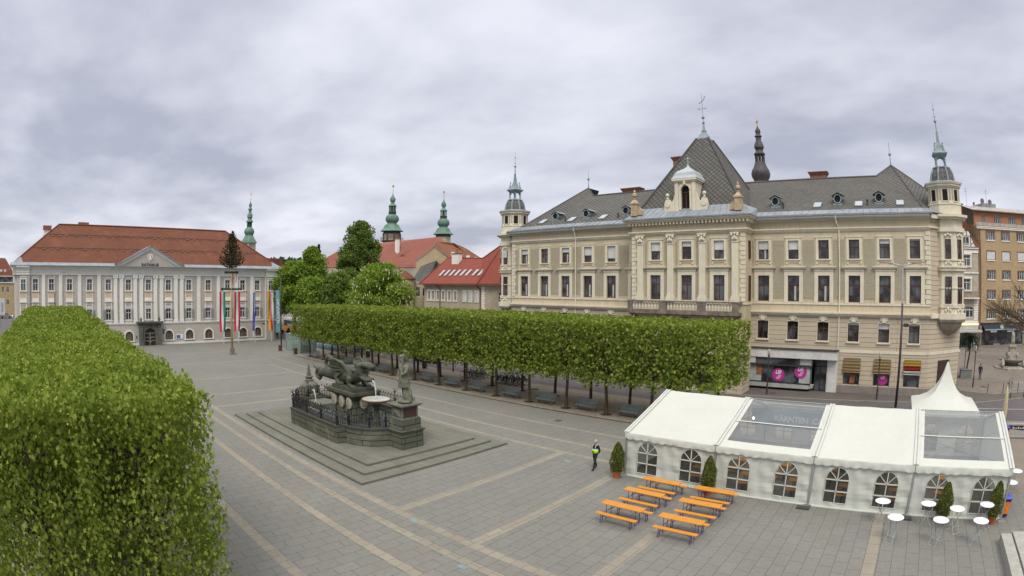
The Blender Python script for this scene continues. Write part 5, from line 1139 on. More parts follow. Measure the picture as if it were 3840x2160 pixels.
def trunk_mesh(seed, hz):
    t = MB(); r = random.Random(seed); dx, dy = r.uniform(-.12, .12), r.uniform(-.12, .12)
    t.tube([(0, 0, 0), (0, 0, .15), (dx*.3, dy*.3, 1.3), (dx, dy, 2.7), (dx*.6, dy*.6, 4.2), (0, 0, 6.6)], [.21, .15, .125, .115, .1, .03], 8)
    limbs(t, 0, 0, 2.9, 7.2, HX_, HY_, .13, seed, 10)
    return t.mesh('trunk', m_bark, smooth=True)
trunks = [trunk_mesh(s, HZ_) for s in range(5)]
pit = MB(); pit.lathe(0, 0, [(.48, 0), (.46, .02), (.01, .025)], 14); pitm = pit.mesh('tree_pit', mat('dark_tree_pit', (.06, .05, .04)))
near_crowns = []; far_crowns = []
for i in range(3):
    P, N = box_points(23000, HX_, HY_, HZ_, .5, .74, .26, .3); near_crowns.append(leaves('crown', P, .145, m_lime, N, .25, lobed=True))
for i in range(4):
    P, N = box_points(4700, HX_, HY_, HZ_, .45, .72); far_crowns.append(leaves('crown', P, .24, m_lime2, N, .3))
def hedge_tree(x, y, crowns, i, label, group, top=7.85, bottom=3.0):
    t = thing('clipped_linden', label, 'tree', (x, y, .03), 0, group)
    inst('trunk', trunks[i % 5], t, (0, 0, 0), RND.uniform(0, 6)); inst('tree_pit', pitm, t)
    c = inst('crown', crowns[i % len(crowns)], t, (0, 0, (top+bottom)/2), PI*RND.randint(0, 1)); c.scale = (1.02*(1 if RND.random() < .5 else -1), 1.0, (top-bottom)/2/HZ_)
    return t
G1, G2 = 'clipped lindens along the road side of the square', 'clipped lindens along the left side of the square'
ordn = ['first', 'second', 'third', 'fourth', 'fifth', 'sixth', 'seventh', 'eighth', 'ninth', 'tenth', 'eleventh', 'twelfth', 'thirteenth', 'fourteenth', 'fifteenth']
for k in range(15):
    x = -69.9+3.97*k; top = 7.55+.35*min(1, k/8)
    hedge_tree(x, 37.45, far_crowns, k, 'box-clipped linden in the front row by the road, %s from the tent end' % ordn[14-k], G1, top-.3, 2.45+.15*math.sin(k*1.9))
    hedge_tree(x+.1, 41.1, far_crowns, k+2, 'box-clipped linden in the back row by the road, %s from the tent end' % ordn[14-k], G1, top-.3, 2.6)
for k in range(15):
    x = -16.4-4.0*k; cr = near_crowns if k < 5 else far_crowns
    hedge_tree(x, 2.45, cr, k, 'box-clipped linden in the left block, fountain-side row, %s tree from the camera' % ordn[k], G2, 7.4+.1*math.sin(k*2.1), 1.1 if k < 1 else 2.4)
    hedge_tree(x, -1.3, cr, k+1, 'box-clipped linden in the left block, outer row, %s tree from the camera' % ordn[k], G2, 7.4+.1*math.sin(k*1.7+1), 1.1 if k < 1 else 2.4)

# ---- free-growing trees
def ball_points(n, centres):
    """clumps: list of (x,y,z,r, rz)"""
    C_ = np.array(centres); wt = C_[:, 3]**2; k = RN.choice(len(C_), n, p=wt/wt.sum())
    d = RN.normal(size=(n, 3)); d /= np.linalg.norm(d, axis=1, keepdims=True)
    rr = RN.random(n)**.33*RN.uniform(.85, 1.12, n)
    P = C_[k, :3]+d*rr[:, None]*np.stack([C_[k, 3], C_[k, 3], C_[k, 4]], 1)
    w = np.sin(P[:, 0]*2.1+P[:, 2]*1.9)*np.sin(P[:, 1]*2.4+P[:, 2]*1.3)
    keep = (w < .35) | (RN.random(n) < .5)
    return P[keep], d[keep]
def tree(label, x, y, h, rx, z0, n, size, m, seed, shape=1., clumps=60, name='broadleaf_tree', tr=.35, group=None, trunkm=None):
    r = random.Random(seed); cs = []
    for i in range(clumps):
        t = (i+.5)/clumps; z = z0+(h-z0)*t
        env = (1-t)**.8 if shape > 2 else (max(.12, 1.05*(1-t)**.55) if t > .3 else .87) if shape > 1.2 else min(1, 1.5*(1-t)**.45)
        for _ in range(3):
            a = r.uniform(0, 2*PI); q = rx*env*.85*math.sqrt(r.uniform(.05, 1)); s = rx*r.uniform(.2, .34)*(.6+.4*env)
            cs.append((q*math.cos(a), q*math.sin(a), min(z, h-s*.6), s, s*.8))
    P, N = ball_points(n, cs)
    o = thing(name, label, 'tree', (x, y, 0), 0, group)
    tb = MB(); tb.tube([(0, 0, 0), (0, 0, z0), (.1, .1, h*.55), (0, 0, h*.93)], [tr, tr*.8, tr*.5, tr*.1], 8)
    for i in range(12):
        c = cs[r.randrange(len(cs))]; z = max(z0*.8, c[2]-r.uniform(1, 2.5)); tb.tube([(0, 0, z), (c[0]*.5, c[1]*.5, (z+c[2])/2+.2), c[:3]], [tr*.4, tr*.22, tr*.06], 5)
    inst('trunk', tb.mesh('trunk', trunkm or m_bark, smooth=True), o)
    inst('crown', leaves('crown', P, size, m, N, .3), o); return o
m_beech = leafmat('ash_leaf', (.135, .205, .03), (.18, .26, .04), (.25, .33, .06), .8); m_darkl = leafmat('hornbeam_leaf', (.09, .145, .03), (.13, .19, .042), (.19, .24, .07), .8)
m_chest = leafmat('chestnut_leaf', (.14, .215, .03), (.2, .275, .042), (.28, .35, .07), 1.0); m_conl = leafmat('conifer_needle', (.018, .035, .02), (.03, .05, .028), (.045, .07, .04), 1.2, .1)
def dirp(d, x, y): k = d/math.hypot(x, y); return x*k, y*k
for lab, (dx, dy), d, h, rx, z0, n, m, sd, sh_ in (
    ('bright green pointed tree between the town hall and the tall dark tree', (-75.9, 41.3), 108, 17.4, 5.0, 5, 16000, m_beech, 1, 1.3),
    ('loose bright green tree just right of the town hall corner', (-76.6, 38.4), 104, 14.5, 4.2, 5.2, 14000, m_beech, 2, 1.),
    ('low bright green tree behind the bus lane', (-76.0, 41.5), 100, 11.5, 3.8, 5, 9000, m_beech, 3, 1.),
    ('mid green tree left of the flowering chestnut', (-73.8, 44.6), 98, 12.5, 4.0, 1, 10000, m_darkl, 4, 1.),
    ('tallest dark green tree with grey-green top beside the twin towers', (-75.1, 49.6), 124, 24.2, 6.0, 3, 42000, m_darkl, 5, .85),
    ('dark green tree filling the gap below the tallest tree', (-74.5, 47.0), 112, 13.5, 4.6, 1, 9000, m_darkl, 6, 1.)):
    xx, yy = dirp(d, dx, dy); tree(lab, xx, yy, h, rx, z0, n, .42, m, sd, sh_)
xx, yy = dirp(88, -58.7, 42.0); ch_ = tree('rounded horse chestnut with white candle blossoms above the clipped row', xx, yy, 13.6, 5.6, 2.0, 24000, .36, m_chest, 7, .75)
P, N = ball_points(420, [(0, 0, 8.2, 4.9, 5.2)]); P = P[:190]; dd = P-np.array([0, 0, 8.2]); P = np.array([0, 0, 8.2])+dd/np.linalg.norm(dd, axis=1, keepdims=True)*np.array([5.1, 5.1, 5.4])*RN.uniform(.86, 1.0, (len(P), 1))
mb = MB()
for q in P: mb.lathe(q[0], q[1], [(.02, -.05), (.09, .05), (.08, .2), (.02, .38)], 5, z=q[2])
inst('blossoms', mb.mesh('blossoms', mat('chestnut_blossom', (.55, .52, .36))), ch_)
xx, yy = dirp(150, -131, 73); tree('dark blue-green conifer poking up left of the tallest tree', xx, yy, 20.8, 2.0, 6, 6000, .4, m_conl, 8, 2.5, name='conifer')
# wooded hill cover
Pn = []
for r0, r1 in zip(hill_rows, hill_rows[1:]):
    for i in range(len(r0)-1):
        for _ in range(26): a, b = RND.random(), RND.random(); q = [r0[i][k]*(1-a)*(1-b)+r0[i+1][k]*a*(1-b)+r1[i][k]*(1-a)*b+r1[i+1][k]*a*b for k in range(3)]; Pn.append((q[0], q[1], q[2]+RND.random()**2*7))
o = inst('wooded_hillside', leaves('wooded_hillside', np.array(Pn), 5.5, leafmat('far_wood', (.045, .075, .045), (.06, .095, .05), (.08, .12, .065), .03), asp=.8)); tag(o, 'dark green wood covering the low hill on the horizon', 'wood', kind='stuff')
# bare tree at the right edge
bt = thing('bare_tree', 'leafless spreading tree in front of the ochre block', 'tree', (23.5, 84, .1)); bm_ = MB(); rr = random.Random(9)
def branch(p, d, L, r_, dep):
    q = p+d*L*.5+Vector((rr.uniform(-.1, .1), rr.uniform(-.1, .1), 0))*L; e = q+(d+Vector((0, 0, .12))).normalized()*L*.5
    bm_.tube([p, q, e], [r_, r_*.8, r_*.6], 5 if dep < 3 else 4)
    if dep >= 6: return
    for k in range(3 if dep < 4 else 2):
        nd = (d+Vector((rr.uniform(-1, 1), rr.uniform(-1, 1), rr.uniform(-.35, .6)))*.75).normalized(); branch(e if k else q, nd, L*rr.uniform(.62, .85), r_*.6, dep+1)
branch(Vector((0, 0, 0)), Vector((0, 0, 1)), 4.0, .32, 0)
for a in (2.6, 3.1, 3.6, 2.2): branch(Vector((0, 0, rr.uniform(3, 5))), Vector((math.cos(a), math.sin(a), .35)).normalized(), 3.4, .17, 1)
inst('trunk', bm_.mesh('trunk', m_bark), bt)
P = np.array([(v[0], v[1], v[2]) for v in bm_.v]); P = P[P[:, 2] > 5.5]; P = P[RN.choice(len(P), 3000)]+RN.normal(0, .2, (3000, 3)); inst('buds', leaves('buds', P, .1, leafmat('young_buds', (.16, .14, .05), (.2, .18, .06), (.24, .22, .08))), bt)
# ------------------------------------------------------------------ marquee
m_pvc = mat('white_tent_fabric', (.58, .60, .55), rough=.55, var=.03, scale=.6, fine=.02, bump=.25, bscale=1.6, streak=.06); _nt2 = m_pvc.node_tree; _tr = _n(_nt2, 'ShaderNodeBsdfTranslucent'); _tr.inputs[0].default_value = (.8, .8, .74, 1); _mx = _n(_nt2, 'ShaderNodeMixShader'); _mx.inputs[0].default_value = .15
_nt2.links.new(_nt2.nodes['Principled BSDF'].outputs[0], _mx.inputs[1]); _nt2.links.new(_tr.outputs[0], _mx.inputs[2]); _nt2.links.new(_mx.outputs[0], _nt2.nodes['Material Output'].inputs[0])
m_alu = mat('tent_aluminium', (.4, .42, .42), rough=.4, metal=.5)
m_film = film('clear_roof_film', (.27, .30, .31), .4, .3); m_wfilm = film('clear_window_film', (.07, .065, .055), .16, .3)
X0, X1, NB = -13.93, 6.85, 4; BW = (X1-X0)/NB; Y0, YM, Y1 = 25.72, 30.9, 36.08; ZE, ZR = 2.45, 3.92
tent = thing('marquee', 'long white party tent with arched windows and two clear roof bays', 'tent', (X0, Y0, 0))
def rz(y): return ZR-(abs(y-YM)/(YM-Y0))*(ZR-ZE)
def wallgrid(mb, u0, u1, z0, z1, holes, amp, seed, n=34, nz=9):
    wall_holes(mb, u0, u1, z0, z1, 0, holes, .01)
for b in range(NB):
    xa, xb = X0+b*BW, X0+(b+1)*BW; clear = b in (1, 3)
    # roof cloth, gently sagging between the arches
    r_ = MB(); nx, ny = 14, 8
    for (ya, yb) in ((Y0-.08, YM), (YM, Y1+.08)):
        front = ya < YM-1; g = []
        for i in range(nx+1):
            x = xa+(xb-xa)*i/nx; row = []
            for j in range(ny+1):
                y = ya+(yb-ya)*j/ny; sag = (.0 if clear else .07)*math.sin(PI*i/nx)*math.sin(PI*j/ny); row.append((x, y, rz(y)-sag+(.0 if clear else .015)*math.sin(i*1.3+j*.8)*math.sin(PI*i/nx)))
            g.append(row)
        if clear:
            for i in range(nx):
                for j in range(ny):
                    fr = i in (0, nx-1) or (front and j == 0) or (not front and j == ny-1)
                    if fr: r_.poly([g[i][j], g[i+1][j], g[i+1][j+1], g[i][j+1]])
        else: r_.loft(g, cap=False, closed=False)
        if clear:
            f_ = MB()
            js = range(1, ny) if front else range(0, ny-1)
            f_.loft([[g[i][j] for j in ([*js, (ny if front else ny-1)] if True else [])] for i in range(1, nx)], cap=False, closed=False); f_.build('clear_roof', m_film, tent)
            q = MB(); jm = 4
            for j_ in (jm, ny if front else 0): q.tube([(g[i][j_][0], g[i][j_][1], g[i][j_][2]+.02) for i in range(nx+1)], .07 if j_ == jm else .05, 4, .4)
            q.build('roof_strap', m_pvc, tent)
    r_.build('roof_cloth', m_pvc, tent, smooth=40)
    # scalloped valance
    v = MB(); N_ = 70; top = []; bot = []
    for i in range(N_+1):
        x = xa+.02+(xb-xa-.04)*i/N_; t = i/N_*11; d = .3+.045*abs(math.sin(PI*t))+.02*math.sin(i*.3); top.append((x, Y0-.09, ZE-.01)); bot.append((x, Y0-.13-.02*math.sin(i*.9), ZE-d))
    v.loft([top, [(p_[0], p_[1]-.04-.02*math.sin(k_*.35), p_[2]-.14) for k_, p_ in enumerate(top)], bot], cap=False, closed=False)
    v.build('valance', m_pvc, tent, smooth=60)
    # walls with two arched windows
    hs = []
    for k in (0, 1):
        c = xa+BW*(.255+.49*k); hs.append((c-.6, c+.6, .24, 2.03, .62))
    for side, (yy, ang, xs_) in enumerate(((Y0, 0, 1), (Y1, PI, -1))):
        w_ = MB().at((0 if side == 0 else 0, yy, 0), ang)
        hh = hs if side == 0 else [(-h[1], -h[0], *h[2:]) for h in hs]; ua, ub = (xa+.06, xb-.06) if side == 0 else (-xb+.06, -xa-.06)
        # wrinkled panel: columns of quads around the openings
        xs2 = sorted({ua, ub, *[ua+(ub-ua)*i/44 for i in range(45)], *[h[0] for h in hh], *[h[1] for h in hh], *[(h[0]+h[1])/2-.6*math.cos(PI*k_/12) for h in hh for k_ in range(13)]})
        def wr(x, z): return .022*math.sin(x*3.1+z*4.2+b)*math.sin(z*5+x*1.2)+.02*math.sin(x*9+z*2)+.03*math.sin(z*7.5+x*.8)*max(0, 1-abs(z-.6))
        for x_a, x_b in zip(xs2, xs2[1:]):
            xm = (x_a+x_b)/2; h = next((h for h in hh if h[0] < xm < h[1]), None)
            def seg(za0, za1, zb0, zb1, n_):
                for s_ in range(n_):
                    f0, f1 = s_/n_, (s_+1)/n_; A0, A1 = za0+(za1-za0)*f0, za0+(za1-za0)*f1; B0, B1 = zb0+(zb1-zb0)*f0, zb0+(zb1-zb0)*f1
                    w_.poly([(x_a, wr(x_a, A0), A0), (x_b, wr(x_b, B0), B0), (x_b, wr(x_b, B1), B1), (x_a, wr(x_a, A1), A1)])
            if h is None: seg(.0, ZE, .0, ZE, 12)
            else:
                cc_ = (h[0]+h[1])/2; ar = lambda x: h[3]-h[4]+h[4]*math.sqrt(max(0, 1-((x-cc_)/.6)**2))
                seg(0, h[2], 0, h[2], 2); seg(ar(x_a), ZE, ar(x_b), ZE, 3)
        wl_ = w_.build('side_wall', m_pvc, tent, smooth=50)
        for h in hh:
            cc_ = (h[0]+h[1])/2; ang_ = [PI*k_/12 for k_ in range(13)]
            p_ = MB().at((0, yy, 0), ang); p_.ext([(h[0], h[2]), (h[1], h[2])]+[(cc_+.6*math.cos(a), h[3]-.62+.62*math.sin(a)) for a in ang_], .012, .016)
            wn = p_.build('window', m_wfilm, wl_)
            p_ = MB().at((0, yy, 0), ang); sp_z = h[3]-.62
            p_.box(cc_-.025, cc_+.025, -.06, .0, h[2], h[3]); p_.box(h[0], h[1], -.06, .0, sp_z-.02, sp_z+.03); p_.box(h[0], h[1], -.06, .0, (sp_z+h[2])/2-.02, (sp_z+h[2])/2+.03)
            for a in (PI/4, 3*PI/4): p_._bar((cc_, -.03, sp_z), (cc_+.58*math.cos(a), -.03, sp_z+.6*math.sin(a)), .045, .03)
            p_.tube([(h[0], -.02, h[2]), (h[0], -.02, sp_z)]+[(cc_-.6*math.cos(a), -.02, sp_z+.62*math.sin(a)) for a in ang_]+[(h[1], -.02, h[2]), (h[0], -.02, h[2])], .022, 4)
            p_.build('window_bars', m_pvc, wl_)
    s_ = MB(); s_.box(xa, xb, Y0-.16-.02*b % .05, Y0+.02, 0.0, .03); s_.build('ground_flap', m_pvc, tent)
for i in range(NB+1):
    x = X0+i*BW; f_ = MB()
    f_.box(x-.05, x+.05, Y0-.06, Y0+.06, 0, ZE-.05); f_.box(x-.05, x+.05, Y1-.06, Y1+.06, 0, ZE-.05)
    for ya, yb in ((Y0-.08, YM), (YM, Y1+.08)): f_._bar((x, ya, rz(ya)+.03), (x, yb, rz(yb)+.03), .11, .07)
    f_.box(x-.2, x+.2, Y0-.5, Y0-.1, .0, .03)
    f_.build('frame_arch', m_alu, tent)
    f_ = MB()
    for ya, yb in ((Y0-.09, YM), (YM, Y1+.09)): f_._bar((x-.09, ya, rz(ya)+.055), (x-.09, yb, rz(yb)+.055), .1, .03); f_._bar((x+.09, ya, rz(ya)+.055), (x+.09, yb, rz(yb)+.055), .1, .03)
    f_.build('roof_keder', m_pvc, tent)
for sx, x in ((-1, X0), (1, X1)):
    w_ = MB(); w_.poly([(x, Y0, 0), (x, Y1, 0), (x, Y1, ZE), (x, YM, ZR), (x, Y0, ZE)]); w_.box(x-.06, x+.06, Y0-.12, Y0+.02, ZE-.3, ZE); w_.build('end_wall', m_pvc, tent)
f_ = MB(); f_._bar((X0+3*BW+.3, 27.2, 2.3), (X1-.3, 30.6, 2.9), .05, .04); f_._bar((X0+3*BW+.2, 30.2, 2.6), (X1-.2, 26.6, 2.4), .05, .04); f_.build('roof_brace', m_alu, tent)
# banner and lamp hung inside the second bay
b_ = MB(); b_.box(-9.6, -3.75, 35.3, 35.33, 1.25, 2.4); bn = tag(b_.build('hanging_banner', mat('pale_blue_banner', (.12, .2, .3))), 'pale blue lettered banner seen through the clear tent roof', 'banner')
text('lettering', 'KÄRNTEN  CARD', .52, mat('banner_letters', (.5, .5, .47)), bn, (-5.95, 35.28, 1.66), ext=.01, bold=.02)
b_ = MB(); b_.ell((-8.15, 30.4, 2.9), (.07, .07, .07), 8, 6); tag(b_.build('tent_lamp', emis('lamp_glow', (1, .9, .7), 6)), 'small lit bulb behind the clear roof film', 'lamp')
for x in (-3.67, 1.6): b_ = MB(); b_.box(x-.33, x+.33, 24.95, 25.35, 0.005, .07); tag(b_.build('ballast_plate', mat('dark_rubber', (.06, .065, .06))), 'dark ballast plate at the third tent post' if x < 0 else 'dark ballast plate behind the white standing tables', 'plate', 'ballast plates at the tent foot')
# pagoda tent
pg = thing('pagoda_tent', 'small white pagoda tent with tall pointed peak behind the marquee', 'tent', (3.95, 38.8, 0)); cx_, cy_ = 3.98, 38.8
p_ = MB(); S_ = lambda r, z: [(cx_+a*r, cy_+b_*r, z) for a, b_ in ((-1, -1), (0, -1), (1, -1), (1, 0), (1, 1), (0, 1), (-1, 1), (-1, 0))]
p_.loft([S_(2.5, 2.45), S_(2.5, 2.75), S_(2.42, 2.8), S_(1.85, 2.98), S_(1.3, 3.3), S_(.85, 3.75), S_(.5, 4.3), S_(.25, 4.9), S_(.1, 5.4), S_(.03, 5.58)], cap=False); p_.build('roof_cloth', m_pvc, pg, smooth=50)
p_ = MB()
for a, b_ in ((-1, -1), (1, -1), (1, 1), (-1, 1)): p_.box(cx_+a*2.42-.05, cx_+a*2.42+.05, cy_+b_*2.42-.05, cy_+b_*2.42+.05, 0, 2.6)
p_.build('tent_post', m_alu, pg)
# ------------------------------------------------------------------ beer tables and benches
m_or = mat('orange_varnished_board', (.58, .245, .03), rough=.35, var=.06, scale=3, spec=.4); m_bl = mat('blue_steel_leg', (.07, .055, .22), rough=.45)
def table(x, y, L, W, Hh, lab, name, cat, grp, xo=.28):
    t = thing(name, lab, cat, (x, y, 0), 0, grp); key = (name, L, W, Hh)
    if key not in _wk:
        b = MB(); b.box(-L/2, L/2, -W/2, W/2, Hh-.03, Hh); b.box(-L/2+.02, -L/2+.05, -W/2-.004, W/2+.004, Hh-.034, Hh+.002)
        k = MB(); ww = W/2-.04
        k.tube([(0, -ww, Hh-.03), (0, -ww, .02), (0, ww, .02), (0, ww, Hh-.03)], .017, 5); k.tube([(0, -ww, Hh*.55), (0, ww, Hh*.55)], .01, 4); k.tube([(0, -ww+.02, Hh*.55), (.3*Hh/.5, 0, Hh-.04)], .01, 4); k.tube([(0, ww-.02, Hh*.55), (.3*Hh/.5, 0, Hh-.04)], .01, 4)
        _wk[key] = (b.mesh('table_top' if Hh > .6 else 'seat', m_or), k.mesh('leg_frame', m_bl))
    a, b = _wk[key]; inst(a.name.split('.')[0], a, t)
    inst('leg_frame', b, t, (-L/2+xo, 0, 0)); inst('leg_frame', b, t, (L/2-xo, 0, 0), PI); return t
cn = ('left', 'right'); rn = ('row nearest the tent', 'middle row', 'row nearest the camera')
for ci, cx0 in enumerate((-10.84, -8.0)):
    for ri, yy in enumerate((23.91, 22.06, 20.04)):
        jx = RND.uniform(-.03, .03)
        table(cx0+jx, yy, 2.02, .5, .77, 'orange beer table in the %s, %s of the two columns' % (rn[ri], cn[ci]), 'beer_table', 'table', 'orange beer tables before the marquee')
        table(cx0+jx+.02, yy-.63, 2.02, .25, .47, 'orange bench on the camera side of the table, %s, %s column' % (rn[ri], cn[ci]), 'beer_bench', 'bench', 'orange beer benches before the marquee')
        table(cx0+jx+(.2 if ci == 0 else .08)-.0, yy+.52, 2.02, .25, .47, 'orange bench on the tent side of the table, %s, %s column' % (rn[ri], cn[ci]), 'beer_bench', 'bench', 'orange beer benches before the marquee')
for i, x in enumerate((-9.3, -6.6, -3.9, -1.2, 1.5, 4.0)):
    for j, yy in enumerate((26.9, 29.2, 31.9)):
        t = table(x+j*.3, yy, 2.02, .5, .77, 'orange table inside the marquee, %s from the left in the %s line' % (ordn[i], ('near', 'middle', 'far')[j]), 'beer_table', 'table', 'orange tables inside the marquee')
        table(x+j*.3, yy-.6, 2.02, .25, .47, 'orange bench inside the marquee before the %s table of the %s line' % (ordn[i], ('near', 'middle', 'far')[j]), 'beer_bench', 'bench', 'orange benches inside the marquee')
        if i not in (3,):
            c_ = MB(); c_.poly([(-.45, -.3, .785), (0, -.45, .785), (.45, -.2, .785), (.4, .3, .785), (-.3, .4, .785)]); c_.poly([(-.45, -.3, .785), (0, -.45, .785), (-.1, -.5, .45)]); c_.poly([(.45, -.2, .785), (0, -.45, .785), (.35, -.45, .55)])
            o = inst('table_napkin_cloth', c_.mesh('table_cloth', mat('white_cloth', (.7, .7, .68))), None, (x+j*.3, yy, 0), RND.uniform(0, 3)); tag(o, 'white cloth on the %s orange table of the %s line inside the tent' % (ordn[i], ('near', 'middle', 'far')[j]), 'tablecloth', 'white cloths inside the marquee')
# white standing tables
m_wtop = mat('white_table_top', (.72, .73, .75), rough=.4, var=.02, fine=.01); m_gleg = mat('grey_table_leg', (.34, .37, .38), rough=.4)
b = MB(); b.lathe(0, 0, [(.36, 1.075), (.385, 1.085), (.385, 1.1), (.37, 1.108)], 28); tt = b.mesh('table_top', m_wtop, smooth=35)
k = MB()
for s_ in (-1, 1):
    k.tube([(-.32*s_, -.2, .01), (.28*s_, -.14, 1.07)], .014, 5); k.tube([(-.32*s_, .2, .01), (.28*s_, .14, 1.07)], .014, 5); k.tube([(-.32*s_, -.22, .012), (-.32*s_, .22, .012)], .014, 5)
k.tube([(0, -.18, .54), (0, .18, .54)], .012, 4); k.tube([(-.16, -.17, .3), (-.16, .17, .3)], .01, 4); k.tube([(.16, -.17, .3), (.16, .17, .3)], .01, 4); kl = k.mesh('leg_frame', m_gleg)
for (x, y, a, lab) in ((.29, 24.36, .3, 'white round standing table before the sixth tent window, left-hand end of the group'), (1.01, 22.58, 1.2, 'white round standing table nearest the camera on the left of the group'), (2.58, 24.46, .2, 'white round standing table before the seventh tent window'), (3.15, 22.64, .9, 'white round standing table nearest the camera, in the middle of the front three'),
    (4.03, 24.03, 2.2, 'white round standing table just right of the third potted shrub'), (5.66, 24.67, 2.5, 'white round standing table touching the rightmost potted shrub'), (5.12, 22.75, .1, 'white round standing table nearest the camera, right end of the front three'), (8.26, 29.77, .4, 'farther white standing table right of the tent end, by the frame edge'), (7.57, 27.87, 1.0, 'nearer white standing table right of the tent end')):
    t = thing('standing_table', lab, 'table', (x, y, 0), a, 'white standing tables'); inst('table_top', tt, t); inst('leg_frame', kl, t)
# potted conifers
m_pot = mat('terracotta', (.42, .12, .045), rough=.75, var=.12, scale=4); m_thuja = leafmat('thuja', (.06, .095, .018), (.10, .13, .026), (.22, .2, .05), 5.0, .15)
pm_ = MB(); pm_.lathe(0, 0, [(.2, 0), (.25, .3), (.28, .3), (.28, .38), (.25, .38), (.24, .34), (.01, .34)], 20); potm = pm_.mesh('pot', m_pot, smooth=30)
for i, (x, y, h, lab) in enumerate(((-14.04, 25.0, 2.06, 'potted conical shrub at the left end of the tent'), (-8.75, 25.05, 2.1, 'potted conical shrub behind the beer tables, dark rusty foliage'), (3.5, 25.1, 1.95, 'potted conical shrub among the white standing tables'), (6.25, 25.2, 2.05, 'potted conical shrub at the right end of the tent by the bin'))):
    t = thing('potted_conifer', lab, 'potted plant', (x, y, 0), 0, 'potted conical shrubs along the tent'); inst('pot', potm, t)
    n = 5200; z = RN.random(n)**.8; a = RN.uniform(0, 2*PI, n); wob = 1+.12*np.sin(a*3+z*9+i*2)+.1*np.sin(a*5-z*14+i)
    R_ = .40*np.sin(np.clip((1-z)*.95+.02, 0, 1)**.75*PI*.62)*wob*(.75+.25*RN.random(n)); zz = .36+z*(h-.4)
    P = np.stack([R_*np.cos(a), R_*np.sin(a), zz], 1); inst('foliage', leaves('foliage', P, .07, m_thuja, np.stack([np.cos(a), np.sin(a), np.full(n, .5)], 1), .3, asp=.5), t)
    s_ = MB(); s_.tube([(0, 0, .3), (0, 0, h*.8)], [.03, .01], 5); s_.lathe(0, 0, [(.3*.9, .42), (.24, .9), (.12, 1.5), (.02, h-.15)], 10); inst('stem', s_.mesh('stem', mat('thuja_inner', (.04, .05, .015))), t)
# bins
def bin_(x, y, a, lab):
    t = thing('waste_bin', lab, 'bin', (x, y, 0), a, 'blue bins with orange fronts')
    B_ = MB(); B_.loft([[(-.2*s, -.22*s, z), (.2*s, -.22*s, z), (.2*s, .22*s, z), (-.2*s, .22*s, z)] for s, z in ((1, .06), (1.2, .92))]); inst('bin_body', B_.mesh('bin_body', mat('bin_blue', (.02, .025, .13), rough=.45)), t)
    B_ = MB(); B_.loft([[(-.28, -.3, .92), (.28, -.3, .92), (.28, .3, .92), (-.28, .3, .92)], [(-.28, -.3, .96), (.28, -.3, .96), (.28, .3, 1.0), (-.28, .3, 1.0)], [(-.22, -.22, 1.04), (.22, -.22, 1.04), (.22, .2, 1.06), (-.22, .2, 1.06)]]); inst('lid', B_.mesh('lid', mat('bin_lid', (.06, .07, .5), rough=.4)), t)
    B_ = MB(); B_.loft([[(-.19*s, -.222*s-.008, z), (.19*s, -.222*s-.008, z), (.19*s, -.222*s+.02, z), (-.19*s, -.222*s+.02, z)] for s, z in ((1.04, .2), (1.17, .8))]); inst('sticker', B_.mesh('sticker', mat('orange_sticker', (.75, .2, .02), rough=.4, var=.2, scale=6)), t)
    B_ = MB(); 
    for s in (-1, 1): B_.tube([(s*.19-.02, .24, .09), (s*.19+.02, .24, .09)], .09, 12)
    inst('wheel', B_.mesh('wheel', mat('dark_rubber', (.06, .065, .06))), t)
bin_(7.0, 26.1, .1, 'blue bin with orange front beside the rightmost potted shrub'); bin_(9.55, 40.3, .3, 'blue bin with orange front farther back by the folded parasol')
# folded parasol, barrier
p_ = thing('folded_parasol', 'tall folded cream parasol behind the right end of the tent', 'parasol', (9.25, 40.4, 0)); b = MB(); b.lathe(0, 0, [(.03, .0), (.03, 1.0), (.17, 1.05), (.2, 1.6), (.22, 2.3), (.14, 3.3), (.05, 3.8)], 12); inst('canopy', b.mesh('canopy', mat('cream_canvas', (.5, .45, .28), streak=.3), smooth=40), p_)
b = MB(); b.box(-.3, .3, -.3, .3, .01, .1); b.tube([(0, 0, 0), (0, 0, 1.1)], .03, 6); inst('base', b.mesh('base', m_alu), p_)
fb = thing('crowd_barrier', 'low metal barrier with black lettered banner at the right frame edge', 'barrier', (12.5, 41.0, 0)); b = MB()
for k_ in range(46): b.box(-2.6+k_*.115, -2.585+k_*.115, -.01, .01, .15, 1.05)
b.box(-2.65, 2.65, -.03, .03, 1.03, 1.09); b.box(-2.65, 2.65, -.03, .03, .12, .18); b.box(-2.65, -2.6, -.25, .25, .0, .1); inst('grille', b.mesh('grille', mat('galvanised', (.45, .46, .45), rough=.4)), fb)
b = MB(); b.poly([(-2.6, -.04, .7), (2.6, -.04, .3), (2.6, -.04, .95), (-2.6, -.04, .95)]); bx_ = inst('banner', b.mesh('banner', mat('black_banner', (.03, .03, .032))), fb)
b = MB(); 
for k_ in range(12): b.box(-2.2+k_*.16, -2.12+k_*.16, -.055, -.05, .72, .72+.07+.06*(k_ % 3 == 0))
inst('lettering', b.mesh('lettering', m_ltr), bx_)
# stone bench block, bottom right
t = thing('stone_bench', 'pale stone slab bench in the lower right corner', 'bench', (7.0, 21, 0)); b = MB(); b.box(6.38, 6.92, 16, 23.05, 0, .42); b.build('stone_slab', mat('pale_granite_bench', (.38, .38, .34), scale=3, fine=.15, streak=.2), t); b = MB(); b.box(7.0, 7.7, 16, 23.2, 0, .46); b.build('stone_slab', mat('pale_granite_bench', (.38, .38, .34)), t)

